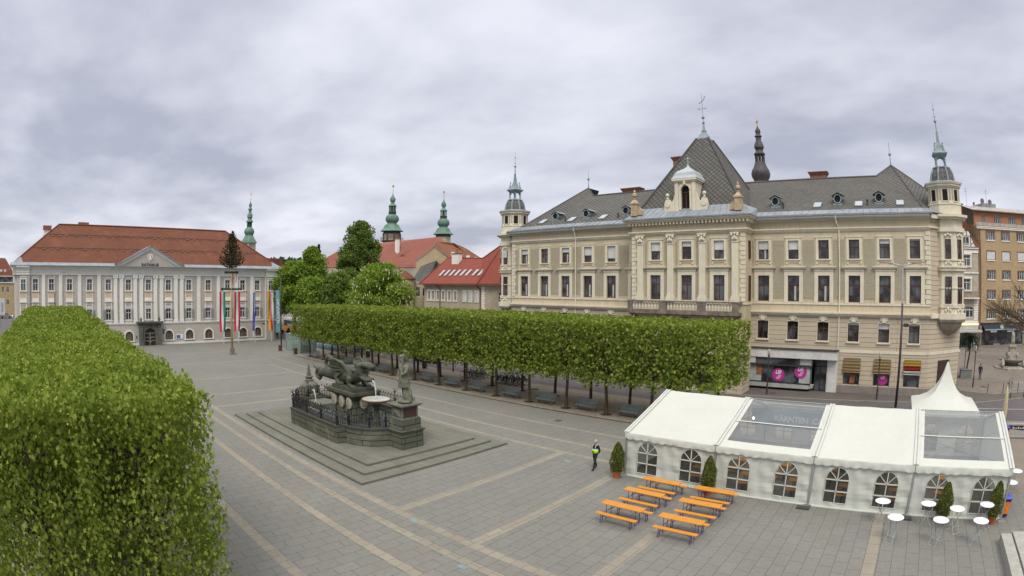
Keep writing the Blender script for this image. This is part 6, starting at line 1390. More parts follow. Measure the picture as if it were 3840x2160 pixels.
# ------------------------------------------------------------------ street furniture
m_pole = mat('dark_lamp_pole', (.05, .045, .05), rough=.4); m_galv = mat('grey_lamp_head', (.42, .43, .44), rough=.4)
def tall_lamp(x, y, h, lab, one=False, rz_=0.):
    t = thing('tall_street_lamp', lab, 'street lamp', (x, y, .1), rz_)
    b = MB(); b.tube([(0, 0, 0), (0, 0, h*.72)], [.13, .1], 10); inst('pole', b.mesh('pole', m_pole, smooth=True), t)
    b = MB(); b.tube([(0, 0, h*.72), (0, 0, h-.3)], .08, 8); b.box(-.12, .12, -.1, .1, h-.35, h-.2)
    for s in ((1,) if one else (-1, 1)): b.tube([(0, 0, h-.3), (s*1.0, 0, h-.12)], .06, 6)
    inst('bracket', b.mesh('bracket', m_galv), t)
    for s in ((1,) if one else (-1, 1)): b = MB(); b.loft([[(s*.9, -.14, h-.18), (s*.9, .14, h-.18), (s*.9, .1, h-.08), (s*.9, -.1, h-.08)], [(s*2.35, -.18, h+.02), (s*2.35, .18, h+.02), (s*2.35, .14, h+.08), (s*2.35, -.14, h+.08)]]); inst('lamp_head', b.mesh('lamp_head', mat('lamp_housing', (.12, .12, .13), rough=.35)), t)
    return t
t = tall_lamp(.38, 49.9, 12.4, 'tall two-armed street lamp before the right wing of the cream building')
b = MB(); b.tube([(.0, 0, 7.0), (.25, -.1, 7.1)], .05, 5); b.box(.2, .6, -.25, .0, 6.95, 7.25); b.ell((.62, -.1, 7.1), (.12, .12, .12), 8, 5); inst('security_camera', b.mesh('security_camera', m_pole), t)
tall_lamp(-92.5, .9, 11.9, 'tall one-armed lamp in front of the left half of the town hall', True, PI/2)
b = MB(); b.tube([(0, 0, 0), (0, 0, 1.0)], .09, 8); b.tube([(0, 0, 1.0), (0, 0, 3.6)], .055, 8); b.lathe(0, 0, [(.06, 3.6), (.13, 3.68), (.13, 3.75)], 10); sp_m = b.mesh('pole', m_pole, smooth=35)
b = MB(); b.lathe(0, 0, [(.1, 3.75), (.13, 3.8), (.13, 4.2), (.1, 4.3), (.05, 4.35)], 10); sh_m = b.mesh('lamp_shade', mat('lamp_glass', (.4, .36, .28), rough=.2), smooth=35)
for x, y, lab in ((-12.8, 52.1, 'short street lamp on the pavement before the white shopfront'), (-1.64, 53.2, 'short street lamp before the middle ribbed awning'), (9.7, 62.0, 'short street lamp in the side square beside the walking person')):
    t = thing('short_street_lamp', lab, 'street lamp', (x, y, .1), 0, 'short cylindrical street lamps'); inst('pole', sp_m, t); inst('lamp_shade', sh_m, t)
for x, y, lab in ((11.0, 58.6, 'first slim bollard from the left in the side square'), (13.0, 59.1, 'second slim bollard from the left in the side square'), (15.0, 59.7, 'third slim bollard from the left in the side square'), (13.2, 55.7, 'shorter bollard standing by the road edge'), (15.0, 56.5, 'shorter bollard by the road at the frame edge')):
    b = MB(); hh = 1.0 if y > 57 else .62; b.lathe(x, y, [(.05, .1), (.05, hh), (.065, hh+.02), (.05, hh+.1), (.01, hh+.14)], 8); tag(b.build('bollard', m_pole if y < 57 else mat('bronze_bollard', (.2, .13, .1)), smooth=35, loc=(x, y, .1)), lab, 'bollard', 'bollards of the side square')
# park benches facing the square
m_bench = mat('grey_green_slats', (.19, .235, .235), rough=.5, var=.1, scale=3)
s_ = MB()
for i in range(5): s_.box(-1.0, 1.0, -.28+i*.1, -.2+i*.1, .44, .475)
sbm = s_.mesh('seat', m_bench); s_ = MB()
for i in range(5): s_.loft([[(x, .24+i*.045+e, .52+i*.09), (x, .25+i*.045+e, .6+i*.09)] for e in (0, .03) for x in (-1.0, 1.0)], closed=False, cap=False) if False else s_.box(-1.0, 1.0, .24+i*.04, .27+i*.04, .52+i*.09, .595+i*.09)
bkm = s_.mesh('backrest', m_bench); s_ = MB()
s_.tube([(0, -.35, .02), (0, -.2, .2), (0, -.25, .44), (0, .25, .42), (0, .45, .95)], .028, 6); s_.tube([(0, .42, .02), (0, .2, .25), (0, .25, .42)], .028, 6); s_.tube([(0, -.28, .44), (0, -.36, .62), (0, -.2, .66), (0, .3, .62)], .022, 6); fmm = s_.mesh('end_frame', mat('dark_bench_iron', (.1, .12, .12)))
nb = 0
for i, x in enumerate((-68.3, -60.4, -56.3, -52.4, -44.5, -40.5, -36.9, -32.6, -28.6, -24.4, -20.2)):
    t = thing('park_bench', 'grey-green slatted bench under the front lindens, %s from the tent end' % ordn[10-i], 'bench', (x, 37.6 if i else 37.2, .03), RND.uniform(-.05, .05), 'grey-green benches under the lindens')
    inst('seat', sbm, t); inst('backrest', bkm, t); inst('end_frame', fmm, t, (-.9, 0, 0)); inst('end_frame', fmm, t, (.9, 0, 0))
# litter bins and pillars
for x, y, lab in ((-64.6, 44.0, 'round dark litter bin beyond the trees left of the statue'), (-51.9, 43.8, 'round dark litter bin beyond the trees right of the statue')):
    t = thing('litter_bin', lab, 'bin', (x, y, .03), 0, 'round litter bins by the road'); b = MB(); b.lathe(0, 0, [(.3, .12), (.3, .9)], 16); inst('bin_body', b.mesh('bin_body', mat('brown_bin', (.09, .06, .05)), smooth=35), t); b = MB(); b.lathe(0, 0, [(.32, .92), (.32, 1.0), (.2, 1.04), (.01, 1.04)], 16); inst('lid', b.mesh('lid', m_galv, smooth=35), t); b = MB(); b.lathe(0, 0, [(.36, 0), (.36, .05), (.1, .06), (.1, .12)], 16); inst('base', b.mesh('base', m_pole), t)
for x, y, lab in ((-78.4, 36.6, 'dark square bollard box nearest the banner pole'), (-73.6, 36.9, 'dark square bollard box nearest the glass shelter')):
    b = MB(); b.box(x-.22, x+.22, y-.22, y+.22, 0, .86); b.box(x-.25, x+.25, y-.25, y+.25, .86, .9); tag(b.build('bollard_box', mat('rust_brown', (.11, .055, .04)), loc=(x, y, 0)), lab, 'bollard', 'dark square bollards')
# glass lift shelter
t = thing('glass_shelter', 'square glass pavilion at the far left end of the clipped trees', 'shelter', (-76.4, 39.6, 0)); gx0, gx1, gy0, gy1 = -79.1, -73.9, 38.0, 40.6
b = MB()
for x in (gx0, -76.5, gx1):
    for y in (gy0, gy1): b.box(x-.05, x+.05, y-.05, y+.05, 0, 2.6)
b.box(gx0, gx1, gy0-.05, gy0+.05, 2.5, 2.6); b.box(gx0, gx1, gy1-.05, gy1+.05, 2.5, 2.6); b.box(gx0-.2, gx1+.4, gy0-.8, gy1+.2, .004, .02); b.build('steel_frame', mat('dull_steel', (.2, .23, .22)), t)
b = MB(); b.box(gx0, gx1, gy0, gy0+.02, .1, 2.5); b.box(gx0, gx1, gy1, gy1+.02, .1, 2.5); b.box(gx0, gx0+.02, gy0, gy1, .1, 2.5); b.box(gx1-.02, gx1, gy0, gy1, .1, 2.5); b.box(gx0, gx1, gy0, gy1, 2.6, 2.63); b.build('glass_wall', film('green_glass', (.3, .42, .36), .38, .08), t)
b = MB(); b.box(gx0+.8, gx1-.8, gy0+.6, gy1-.6, 0, 1.0); b.build('stair_parapet', mat('dark_stair', (.06, .065, .06)), t)
# banner pole KLAGENFURT
t = thing('banner_mast', 'dark mast with long turquoise banner at the right corner of the town hall', 'banner', (-82, 38.5, 0)); b = MB(); b.tube([(0, 0, 0), (0, 0, 11.4)], [.13, .08], 8); inst('mast', b.mesh('mast', m_pole, smooth=True), t)
b = MB(); b.at((0, 0, 0), HA-.12); b.box(-.85, -.2, -.02, .02, 2.5, 9.3); b.at(); bo = inst('banner', b.mesh('banner', mat('turquoise_banner', (.16, .37, .4), var=.05)), t)
b = MB(); b.at((0, 0, 0), HA-.12); b.box(-.9, .0, -.03, .03, 9.3, 9.36); b.box(-.9, .0, -.03, .03, 2.44, 2.5); inst('cross_arm', b.mesh('cross_arm', m_pole), t)
q = text('lettering', 'KLAGENFURT', .62, m_ltr, bo, (0, 0, 0), ext=.01, bold=.012); q.parent = bo; q.location = (.06, -1.0-.32, 5.6); q.rotation_euler = Matrix(((0, 0, 1), (0, -1, 0), (1, 0, 0))).to_euler(); q.matrix_local = Matrix.Translation((.1, -.3, 5.9)) @ Matrix(((0, .12, 1, 0), (0, -1, .12, 0), (1, 0, 0, 0), (0, 0, 0, 1)))
# maypole
t = thing('maypole', 'tall maypole with bare trunk, two ring wreaths and a small fir top', 'maypole', (-78.05, 28.25, 0)); b = MB(); b.tube([(0, 0, 0), (0.05, 0, 6), (-.05, .12, 13)], [.17, .14, .08], 10); inst('pole', b.mesh('pole', mat('stripped_pole', (.47, .31, .14), var=.15, scale=3), smooth=True), t)
b = MB(); b.box(-.3, .3, -.3, .3, 0, .9); b.box(-.5, .5, -.5, .5, 0, .12); inst('base', b.mesh('base', mat('steel_footing', (.2, .19, .17))), t)
for z, r_ in ((11.9, .95), (9.5, 1.5)):
    ring_ = [(r_*math.cos(2*PI*k/24), r_*math.sin(2*PI*k/24), z) for k in range(25)]; b = MB(); b.tube(ring_, .08, 6); b.tube([(-r_, 0, z), (r_, 0, z)], .03, 4); b.tube([(0, -r_, z), (0, r_, z)], .03, 4)
    w_ = inst('wreath', b.mesh('wreath', mat('wreath_core', (.04, .045, .02))), t); P = np.array([ring_[i] for i in RN.integers(0, 24, 700)])+RN.normal(0, .1, (700, 3)); 
    a = RN.uniform(0, 2*PI, 900); P = np.stack([r_*np.cos(a), r_*np.sin(a), np.full(900, z)], 1)+RN.normal(0, .07, (900, 3)); inst('greenery', leaves('greenery', P, .12, m_conl), w_)
P = []
for lv in range(15):
    z = 12.7+lv*.36; L = (2.1*(1-lv/15)**.9+.1)*(.8 if lv < 1 else 1)
    for k_ in range(9):
        a = k_*.7+lv*1.3; 
        if RND.random() < .3: continue
        for s in range(int(42*L)+6): q = RND.random()**.8; w__ = .28*(1-q)*L**.5; P.append((q*L*math.cos(a)+RND.gauss(0, w__*.5), q*L*math.sin(a)+RND.gauss(0, w__*.5), z+.35*q*q*L-.25*q*(1-q)+RND.gauss(0, .07)))
inst('crown', leaves('crown', np.array(P), .24, leafmat('dry_fir', (.03, .038, .016), (.045, .05, .022), (.065, .065, .03), 1., .1), asp=.4), t)
b = MB(); b.tube([(0, 0, 12.9), (0, 0, 18)], [.08, .02], 6)
inst('leader', b.mesh('leader', m_bark), t); b = MB(); b.tube([(.5, 0, 11.9), (.55, .1, 11.2), (.6, .0, 10.5), (.62, .1, 10.2)], .06, 4, .2); b.tube([(.9, .4, 11.9), (.95, .5, 11.0), (.93, .4, 10.4)], .05, 4, .2); inst('ribbon', b.mesh('ribbon', mat('dark_red_ribbon', (.3, .05, .05))), t)
# flags
def flag(x, y, h, cols, lab, sway=0., w_=.6, top=8.9, bot=2.0, narrow=1.):
    t = thing('flag_banner', lab, 'flag', (x, y, 0), 0, 'tall vertical flags before the town hall'); b = MB(); b.tube([(0, 0, 0), (0, 0, top+.2)], [.06, .045], 8); b.tube([(0, 0, top), (0, w_*narrow*1.6+.1, top)], .03, 5); inst('mast', b.mesh('mast', mat('white_mast', (.55, .57, .55))), t)
    n = len(cols); tw = w_*1.9*narrow; cl_ = None
    for i, c in enumerate(cols):
        b = MB(); rows_ = []
        for j in range(25):
            f = j/24; z = bot+(top-bot)*(1-f); off = sway*f*f; row = []
            for k_ in range(4): u = (i+k_/3)/n; row.append((.12*math.sin(u*5+f*6)*(.3+f)+.02*i*0, -tw*.62+u*tw+off*(1+.2*math.sin(f*5)), z))
            rows_.append(row)
        b.loft(rows_, cap=False, closed=False); o = inst('flag_cloth' if i == 0 else 'stripe', b.mesh('flag_cloth' if i == 0 else 'stripe', mat('flag_%d%d%d' % tuple(int(v*99) for v in c), c, rough=.6, var=.04)), t if i == 0 else cl_)
        cl_ = cl_ or o
RD, WT, GN, YL, BL = (.5, .03, .05), (.62, .62, .66), (.02, .22, .13), (.65, .33, .02), (.06, .07, .33)
flag(-92.5, 31.9, 9, (RD, WT, GN), 'tall red, white and green vertical flag left of the maypole'); flag(-92.5, 34.8, 9, (RD, WT, RD), 'tall red-white-red vertical flag right of the maypole', -.1)
flag(-92.5, 38.1, 9, (BL, BL), 'furled dark blue vertical flag', -.25, narrow=.42, top=8.7); flag(-92.5, 41.4, 9, (YL, RD, WT), 'tall yellow, red and white vertical flag near the town hall corner', .35)
# planter with palm
t = thing('potted_palm', 'tall potted palm with dark crown in a grey box in the side square', 'potted plant', (9.6, 69.0, .1)); b = MB(); b.box(-.75, .75, -.75, .75, 0, 1.0); b.box(-.8, .8, -.8, .8, .94, 1.03); inst('planter', b.mesh('planter', mat('grey_planter', (.2, .22, .22))), t)
b = MB(); b.tube([(.1, 0, 1), (.35, 0, 3), (.45, 0, 4.7)], [.13, .1, .12], 7); b.tube([(-.25, 0, 1), (-.2, 0, 4.3)], [.05, .05], 6); inst('trunk', b.mesh('trunk', m_bark), t)
P = []; b = MB()
for k_ in range(26):
    a = k_*2.4; el = RND.uniform(-.6, .9); c0 = Vector((.45, 0, 4.7)) if k_ % 3 else Vector((-.2, 0, 4.2)); L = RND.uniform(.9, 1.5)
    pts = [c0+Vector((math.cos(a)*L*f, math.sin(a)*L*f, L*(el*f-.75*f*f))) for f in (0, .35, .7, 1)]; b.tube(pts, [.02, .07, .09, .02], 4, .15)
    for _ in range(60): f = RND.random(); q = pts[min(3, int(f*3.99))]; P.append((q.x+RND.gauss(0, .16), q.y+RND.gauss(0, .16), q.z+RND.gauss(0, .12)))
inst('fronds', b.mesh('fronds', m_conl), t); inst('frond_leaves', leaves('frond_leaves', np.array(P), .28, m_conl, asp=.3), t)
# ------------------------------------------------------------------ dragon fountain
m_fst = brick('mossy_green_stone', (.145, .152, .115), (.115, .123, .092), (.035, .035, .028), 1.9, .36, .03, bump=.8, var=.3, scale=.6, stain=((.23, .22, .175), .8))
m_fplain = mat('green_grey_stone', (.16, .165, .13), var=.3, scale=1.5, streak=.4, fine=.12); m_bronze = mat('dark_chlorite_stone', (.092, .097, .072), var=.3, scale=1.8, streak=.35, fine=.15, bump=.5, bscale=9, rough=.65)
m_iron = mat('black_wrought_iron', (.022, .02, .022), rough=.5); m_fwat = mat('fountain_water', (.12, .14, .125), rough=.06, var=.35, scale=1.5, spec=.6, bump=.5, bscale=7); m_foam = mat('white_water', (.6, .65, .66), rough=.3, var=.2, scale=9)
m_pstone = mat('pale_carved_stone', (.46, .42, .33), var=.25, scale=5, streak=.3); m_step = brick('step_slabs', (.185, .186, .152), (.165, .166, .136), (.085, .082, .068), 1.6, .62, .012, var=.25, bump=.3, stain=((.15, .15, .12), .7))
CY = 20.55
pf = MB(); pf.box(-41.4, -22.9, 14.85, 26.2, -.02, .12); o = pf.build('fountain_step', m_step); tag(o, 'lowest and widest grey-green step around the dragon fountain', 'step', 'steps of the dragon fountain')
pf = MB(); pf.box(-40.75, -23.8, 15.65, 25.6, .12, .24); o = pf.build('fountain_step', m_step); tag(o, 'middle grey-green step around the dragon fountain', 'step', 'steps of the dragon fountain')
pf = MB(); pf.box(-40.2, -24.7, 16.5, 25.0, .24, .36); o = pf.build('fountain_step', m_step); tag(o, 'topmost slab platform carrying the dragon fountain', 'step', 'steps of the dragon fountain')
for x0, x1, y, z in ((-41.4, -22.9, 14.85, .12), (-40.75, -23.8, 15.65, .24), (-40.2, -24.7, 16.5, .36)): pass
def outline(off=0.):
    """basin plan, counter-clockwise"""
    q = []
    arc = [(-29.15+(2.35-off)*math.cos(a), 20.25+(2.35-off)*math.sin(a)) for a in [rad(-88+k*11) for k in range(9)]]
    q += [(-35.7+off, 17.3+off), (-29.2-off*0, 17.3+off), (-29.1, 17.9+off)]+arc[1:]+[(-26.8-off, 20.55)]
    q = [(x, y) for x, y in q]
    r_ = [(x, 2*CY-y) for x, y in q[:-1]][::-1]
    right = q+r_
    left = [(-64.9-x, y) for x, y in right if x > -29.19]
    # assemble: front edge, right bulge, back edge, left bulge
    rb = [p for p in right if p[0] > -29.25]; lb = [(-64.9-x, y) for x, y in rb][::-1]
    return rb+lb
ft = thing('dragon_fountain', 'grey-green stone dragon fountain with iron railing in the middle of the square', 'fountain', (-31.5, CY, .36))
o0, o1 = outline(0), outline(.38)
b = MB(); b.loft([[(x, y, z) for x, y in o0] for z in (.36, 1.43)], cap=False); b.loft([[(x, y, z) for x, y in o1] for z in (1.43, .9)], cap=False); b.build('basin_wall', m_fst, ft)
b = MB(); oo, oi = outline(-.06), outline(.42); b.loft([[(x, y, 1.41) for x, y in oo], [(x, y, 1.53) for x, y in oo], [(x, y, 1.53) for x, y in oi], [(x, y, 1.41) for x, y in oi]], cap=False); b.build('coping', mat('dark_coping', (.07, .07, .06), streak=.3), ft)
b = MB(); b.poly([(x, y, 1.0) for x, y in o1]); b.build('water', m_fwat, ft)
b = MB(); b.loft([[(x, y, z) for x, y in [(-35.6, 21.6), (-37.8, 21.3), (-37.8, 19.8), (-35.6, 19.5)]] for z in (1.0, 1.42)]); b.build('inner_ledge', m_fplain, ft)
# railing with flower spikes
def walk(pl, step):
    out = []; L = 0
    for a, c in zip(pl, pl[1:]+pl[:1]):
        a, c = Vector(a), Vector(c); d = (c-a).length
        if d < .02: continue
        n = max(1, round(d/step))
        for k in range(n): out.append((a.lerp(c, k/n), (c-a).normalized()))
    return out
ol = outline(.16); W_ = walk(ol, .17); b = MB(); b2 = MB()
closed = [tuple(p) for p, _ in W_]+[tuple(W_[0][0])]
for z in (1.62, 1.95): b.tube([(x, y, z) for x, y in closed], .025, 4)
for i, (p, d) in enumerate(W_):
    x, y = p; h_ = 2.28+.1*(i % 2); b.tube([(x, y, 1.53), (x, y, h_)], .016, 4)
    b.lathe(x, y, [(.008, h_-.02), (.065, h_+.05), (.004, h_+.16)], 4)
    if i % 2 == 0:
        for s in (-1, 1): b.tube([(x, y, 2.02), (x+s*d.x*.09, y+s*d.y*.09, 2.12), (x+s*d.x*.05, y+s*d.y*.05, 2.2)], .02, 4)
    ring_ = [(x+d.x*(.085+.07*math.cos(2*PI*k/8)), y+d.y*(.085+.07*math.cos(2*PI*k/8)), 1.78+.1*math.sin(2*PI*k/8)) for k in range(9)]; b.tube(ring_, .02, 4)
b.build('iron_railing', m_iron, ft)
posts = [(-35.5, 17.45), (-33.4, 17.45), (-31.4, 17.45), (-29.35, 17.45), (-28.9, 18.05), (-27.6, 18.75), (-27.05, 19.6)]; posts += [(x, 2*CY-y) for x, y in posts]+[(-37.5, 18.9), (-37.9, 20), (-37.5, 22.2), (-36.6, 18.2), (-36.6, 22.9)]
for i, (x, y) in enumerate(posts):
    b = MB(); b.box(x-.05, x+.05, y-.05, y+.05, 1.5, 2.15); b.lathe(x, y, [(.06, 2.15), (.02, 2.25), (.02, 2.75 if i % 3 == 0 else 2.55)], 6)
    zt_ = 2.85 if i % 3 == 0 else 2.55; r = random.Random(i)
    for k in range(9 if i % 3 == 0 else 5):
        a = k*2.3; L = r.uniform(.15, .32); zz = zt_-r.uniform(0, .5); b.tube([(x, y, zz-.1), (x+L*.6*math.cos(a), y+L*.6*math.sin(a), zz+.08), (x+L*math.cos(a), y+L*math.sin(a), zz)], [.012, .028, .008], 4, .5)
    b.build('railing_post', m_iron, ft)
# dragon plinth
b = MB(); b.box(-33.35, -30.95, 19.75, 21.35, .9, 2.78); b.build('plinth', brick('plinth_blocks', (.19, .19, .155), (.15, .155, .125), (.035, .035, .03), .8, .5, .03, bump=.8, var=.3), ft)
b = MB(); b.box(-34.0, -30.55, 19.5, 21.6, 2.78, 2.9); b.box(-34.1, -30.45, 19.4, 21.7, 2.9, 3.1); b.box(-33.6, -30.7, 19.7, 21.4, 3.1, 3.36); b.build('plinth_slab', m_bronze, ft)
for x, y, a in ((-33.2, 19.62, 0), (-32.2, 19.62, 0), (-31.25, 19.62, 0), (-30.8, 20.5, PI/2)):
    b = MB().at((x, y, 2.38), a); s_ = [(.3*math.cos(2*PI*k/20), .4*math.sin(2*PI*k/20)-(.08 if 10 < k < 20 else 0)) for k in range(20)]; b.loft([[(u, .06, v) for u, v in s_], [(u, -.06, v) for u, v in s_], [(u*.8, -.1, v*.8) for u, v in s_]]); sh_o = b.build('shield', m_pstone, ft)
    b = MB().at((x, y, 2.38), a); b.loft([[(u*.72, -.1, v*.72) for u, v in s_], [(u*.4, -.14, v*.45) for u, v in s_]]); b.build('shield_relief', mat('relief_grey', (.3, .28, .23), var=.4, scale=14), sh_o)
# the dragon
D = lambda x, z, y=CY: (x, y, z)
b = MB()
b.tube([D(-36.9, 3.5), D(-36.3, 3.72), D(-35.6, 3.83), D(-34.8, 3.9), D(-34.0, 3.98), D(-33.1, 4.02), D(-32.2, 4.08), D(-31.6, 4.22), D(-31.1, 4.42), D(-30.75, 4.6)], [.22, .33, .44, .53, .6, .66, .7, .64, .54, .46], 14)
b.tube([D(-36.3, 3.8), D(-36.8, 3.92), D(-37.2, 3.8), D(-37.38, 3.5), D(-37.2, 3.2), D(-36.88, 3.12), D(-36.62, 3.3), D(-36.6, 3.5)], [.24, .2, .16, .14, .13, .12, .1, .04], 10)
b.tube([D(-37.0, 3.88), D(-37.45, 3.92), D(-37.75, 4.0), D(-38.0, 4.15)], [.14, .12, .08, .02], 8)
b.tube([D(-34.6, 4.2), D(-34.7, 4.6), D(-34.95, 4.88), D(-35.35, 4.98), D(-35.72, 4.8), D(-35.85, 4.45), D(-35.65, 4.15), D(-35.4, 4.1)], [.28, .22, .2, .18, .16, .14, .11, .06], 10)
for x, z in ((-36.05, 5.1), (-35.5, 5.22)): b.tube([D(-35.6, 4.9, CY+.1), D(x, z-.08, CY+.15)], [.1, .06], 8); b.ell((x, CY+.15, z), (.12, .12, .12), 8, 6)
# head: cranium, muzzle, jaws, brows, ears, crest
b.ell(D(-30.95, 4.66), (.45, .48, .45), 14, 9); b.tube([D(-30.8, 4.85), D(-30.35, 4.98), D(-29.95, 4.95), D(-29.65, 4.78)], [.42, .38, .34, .22], 12, .55)
b.ell(D(-29.68, 4.92), (.18, .24, .16), 10, 6); b.tube([D(-31.05, 4.4), D(-30.65, 4.08), D(-30.2, 3.97), D(-29.75, 4.06)], [.42, .36, .34, .22], 12, .55)
for s in (-1, 1):
    b.tube([D(-30.75, 4.95, CY+s*.25), D(-30.3, 5.02, CY+s*.25), D(-30.0, 4.86, CY+s*.22)], [.1, .11, .06], 8); b.ell(D(-30.25, 4.9, CY+s*.27), (.1, .08, .09), 8, 6)
    b.tube([D(-30.8, 4.8, CY+s*.3), D(-31.1, 5.05, CY+s*.5), D(-31.35, 5.3, CY+s*.45)], [.14, .11, .03], 8); b.tube([D(-30.9, 4.5, CY+s*.3), D(-31.25, 4.55, CY+s*.6), D(-31.5, 4.7, CY+s*.6)], [.14, .1, .03], 8)
    for k in range(4): b.tube([D(-29.75-k*.17, 4.7, CY+s*.2), D(-29.76-k*.17, 4.52, CY+s*.2)], [.05, .02], 5); b.tube([D(-29.8-k*.16, 4.1, CY+s*.13), D(-29.8-k*.16, 4.24, CY+s*.13)], [.03, .01], 5)
    # legs
    hx, fx_ = -33.3, -31.75
    b.tube([(hx-.1, CY+s*.3, 4.0), (hx-.05, CY+s*.55, 3.78), (hx+.15, CY+s*.6, 3.55), (hx-.05, CY+s*.6, 3.45)], [.36, .28, .17, .14], 10); b.tube([(fx_, CY+s*.3, 4.1), (fx_+.1, CY+s*.55, 3.85), (fx_+.02, CY+s*.6, 3.6), (fx_+.12, CY+s*.6, 3.45)], [.34, .26, .17, .14], 10)
    for X_ in (hx, fx_+.15):
        for t in (-1, 0, 1): b.tube([(X_, CY+s*.6, 3.46), (X_+.3, CY+s*.6+t*.12, 3.47), (X_+.55, CY+s*.6+t*.16, 3.42), (X_+.68, CY+s*.6+t*.17, 3.37)], [.1, .085, .07, .03], 7)
for k in range(18): x = -36.0+k*.31; z = 4.0+.28*min(1, k/6)+.28*min(1, max(0, (k-3)/10)); b.tube([D(x, z), D(x-.08, z+.24)], [.09, .02], 5)
b.tube([D(-29.95, 4.12), D(-29.75, 4.15), D(-29.6, 4.08)], [.08, .06, .02], 8)
drg = blob('dragon_body', b, m_bronze, ft, .045, 3)
for s in (-1, 1):
    S_ = Vector((-31.9, CY+s*.45, 4.45)); dx = 0 if s < 0 else .55
    tips = [Vector((-32.3+dx, CY+s*.75, 4.95)), Vector((-33.0+dx, CY+s*.9, 5.12)), Vector((-33.9+dx, CY+s*.95, 5.0)), Vector((-34.1+dx, CY+s*.9, 4.55)), Vector((-33.75+dx, CY+s*.85, 4.15)), Vector((-33.1+dx, CY+s*.75, 3.85))]
    b = MB(); pts = []
    for a, c in zip(tips, tips[1:]):
        for f in (0, .25, .5, .75): q = a.lerp(c, f); q = q.lerp(S_, .13*math.sin(PI*f)); pts.append(q)
    pts.append(tips[-1])
    for q0, q1 in zip(pts, pts[1:]):
        for e in (0,): b.loft([[tuple(S_+Vector((0, s*.05*u, 0))), tuple(q0+Vector((0, s*.04*u, 0))), tuple(q1+Vector((0, s*.04*u, 0)))] for u in (-1, 1)])
    for q in tips[1:]: b.tube([S_, S_.lerp(q, .5)+Vector((0, s*.1, .08)), q], [.11, .075, .03], 7)
    b.tube([S_+Vector((.1, 0, -.2)), tips[0], tips[1], tips[2]], [.2, .13, .09, .04], 8)
    b.tube([S_+Vector((0, 0, -.25)), S_+Vector((0, 0, .05))], [.2, .15], 8)
    b.build('wing', m_bronze, drg, smooth=40)
# bowl, spouts, obelisk
b = MB(); b.lathe(-29.35, CY, [(.3, 1.0), (.22, 1.3), (.2, 2.2), (.3, 2.5), (.35, 2.6)], 16); b.build('bowl_stem', m_bronze, ft, smooth=35)
b = MB(); b.lathe(-29.35, CY, [(.3, 2.55), (.7, 2.66), (.93, 2.8), (.95, 2.86), (.88, 2.87), (.8, 2.8), (.1, 2.76)], 30); bw = b.build('bowl', mat('pinkish_marble', (.42, .3, .2), var=.2, scale=4), ft, smooth=50)
b = MB(); b.poly([(-29.35+.86*math.cos(2*PI*k/30), CY+.86*math.sin(2*PI*k/30), 2.84) for k in range(30)]); b.build('bowl_water', mat('bowl_water', (.42, .45, .43), rough=.35, var=.3, scale=5), bw)
def jet(pts, r0, r1, seed):
    r = random.Random(seed); b = MB(); n = 14
    for s_ in range(3):
        q = []
        for k in range(n+1):
            f = k/n*(len(pts)-1); i = min(len(pts)-2, int(f)); p = Vector(pts[i]).lerp(Vector(pts[i+1]), f-i); q.append(p+Vector((r.gauss(0, .012), r.gauss(0, .012), r.gauss(0, .012))))
        b.tube(q, [r0+(r1-r0)*k/n for k in range(n+1)], 5)
    e = Vector(pts[-1])
    for k in range(60): a = r.uniform(0, 6.3); d = abs(r.gauss(0, .2)); b.ell((e.x+d*math.cos(a), e.y+d*math.sin(a), e.z+abs(r.gauss(0, .04))), (.03, .03, .015), 5, 3)
    b.build('water_jet', m_foam, ft)
jet([(-29.75, CY, 4.05), (-29.5, CY, 3.9), (-29.38, CY, 3.4), (-29.35, CY, 2.86)], .03, .025, 1); jet([(-37.7, 20.3, 2.15), (-37.3, 20.2, 2.2), (-36.9, 20.1, 1.8), (-36.7, 20.05, 1.02)], .025, .03, 2)
b = MB(); r = random.Random(3)
for k in range(240): a = r.uniform(0, 6.3); d = abs(r.gauss(0, .45)); b.ell((-36.2+d*math.cos(a)*1.4, 20.1+d*math.sin(a), 1.01), (.09, .07, .012), 5, 3)
b.build('foam_patch', m_foam, ft)
b = MB(); b.box(-39.6, -37.9, 19.6, 21.5, .36, 1.5); b.box(-39.7, -37.8, 19.5, 21.6, 1.5, 1.62); ob = b.build('obelisk_base', m_fst, ft)
b = MB(); b.lathe(-38.7, CY, [(.9, 1.62), (.92, 1.75), (.8, 1.8), (.8, 2.3), (.72, 2.45), (.5, 2.62), (.36, 2.72), (.38, 2.8), (.27, 2.86), (.25, 2.95), (.34, 3.02), (.34, 3.08), (.2, 3.12)], 16); b.lathe(-38.7, CY, [(.2, 3.1), (.19, 3.2), (.05, 4.0), (.02, 4.08)], 4, PI/4); b.build('obelisk', m_fplain, ob, smooth=35)
# statue pedestal
b = MB(); b.box(-27.0, -25.6, 19.7, 21.4, .36, 1.4); b.box(-27.06, -25.52, 19.62, 21.48, 1.4, 1.52); b.box(-26.9, -25.68, 19.8, 21.3, 1.52, 2.16); pd = b.build('pedestal', m_fst, ft)
b = MB(); b.box(-26.82, -25.8, 19.92, 21.18, 2.16, 2.95); b.box(-26.95, -25.65, 19.8, 21.3, 2.95, 3.02); b.box(-27.05, -25.58, 19.7, 21.4, 3.02, 3.1); b.box(-26.9, -25.7, 19.84, 21.26, 2.16, 2.24)
b.loft([[(-26.7, 19.9, 2.32), (-25.95, 19.9, 2.32), (-25.95, 19.9, 2.88), (-26.7, 19.9, 2.88)], [(-26.33, 19.8, 2.6)]*4]); pc = b.build('pedestal_top', m_fplain, pd)
b = MB(); b.box(-25.8, -25.78, 20.05, 21.05, 2.3, 2.9); b.build('inscription_plate', mat('red_marble_plate', (.07, .035, .03), rough=.4), pd)
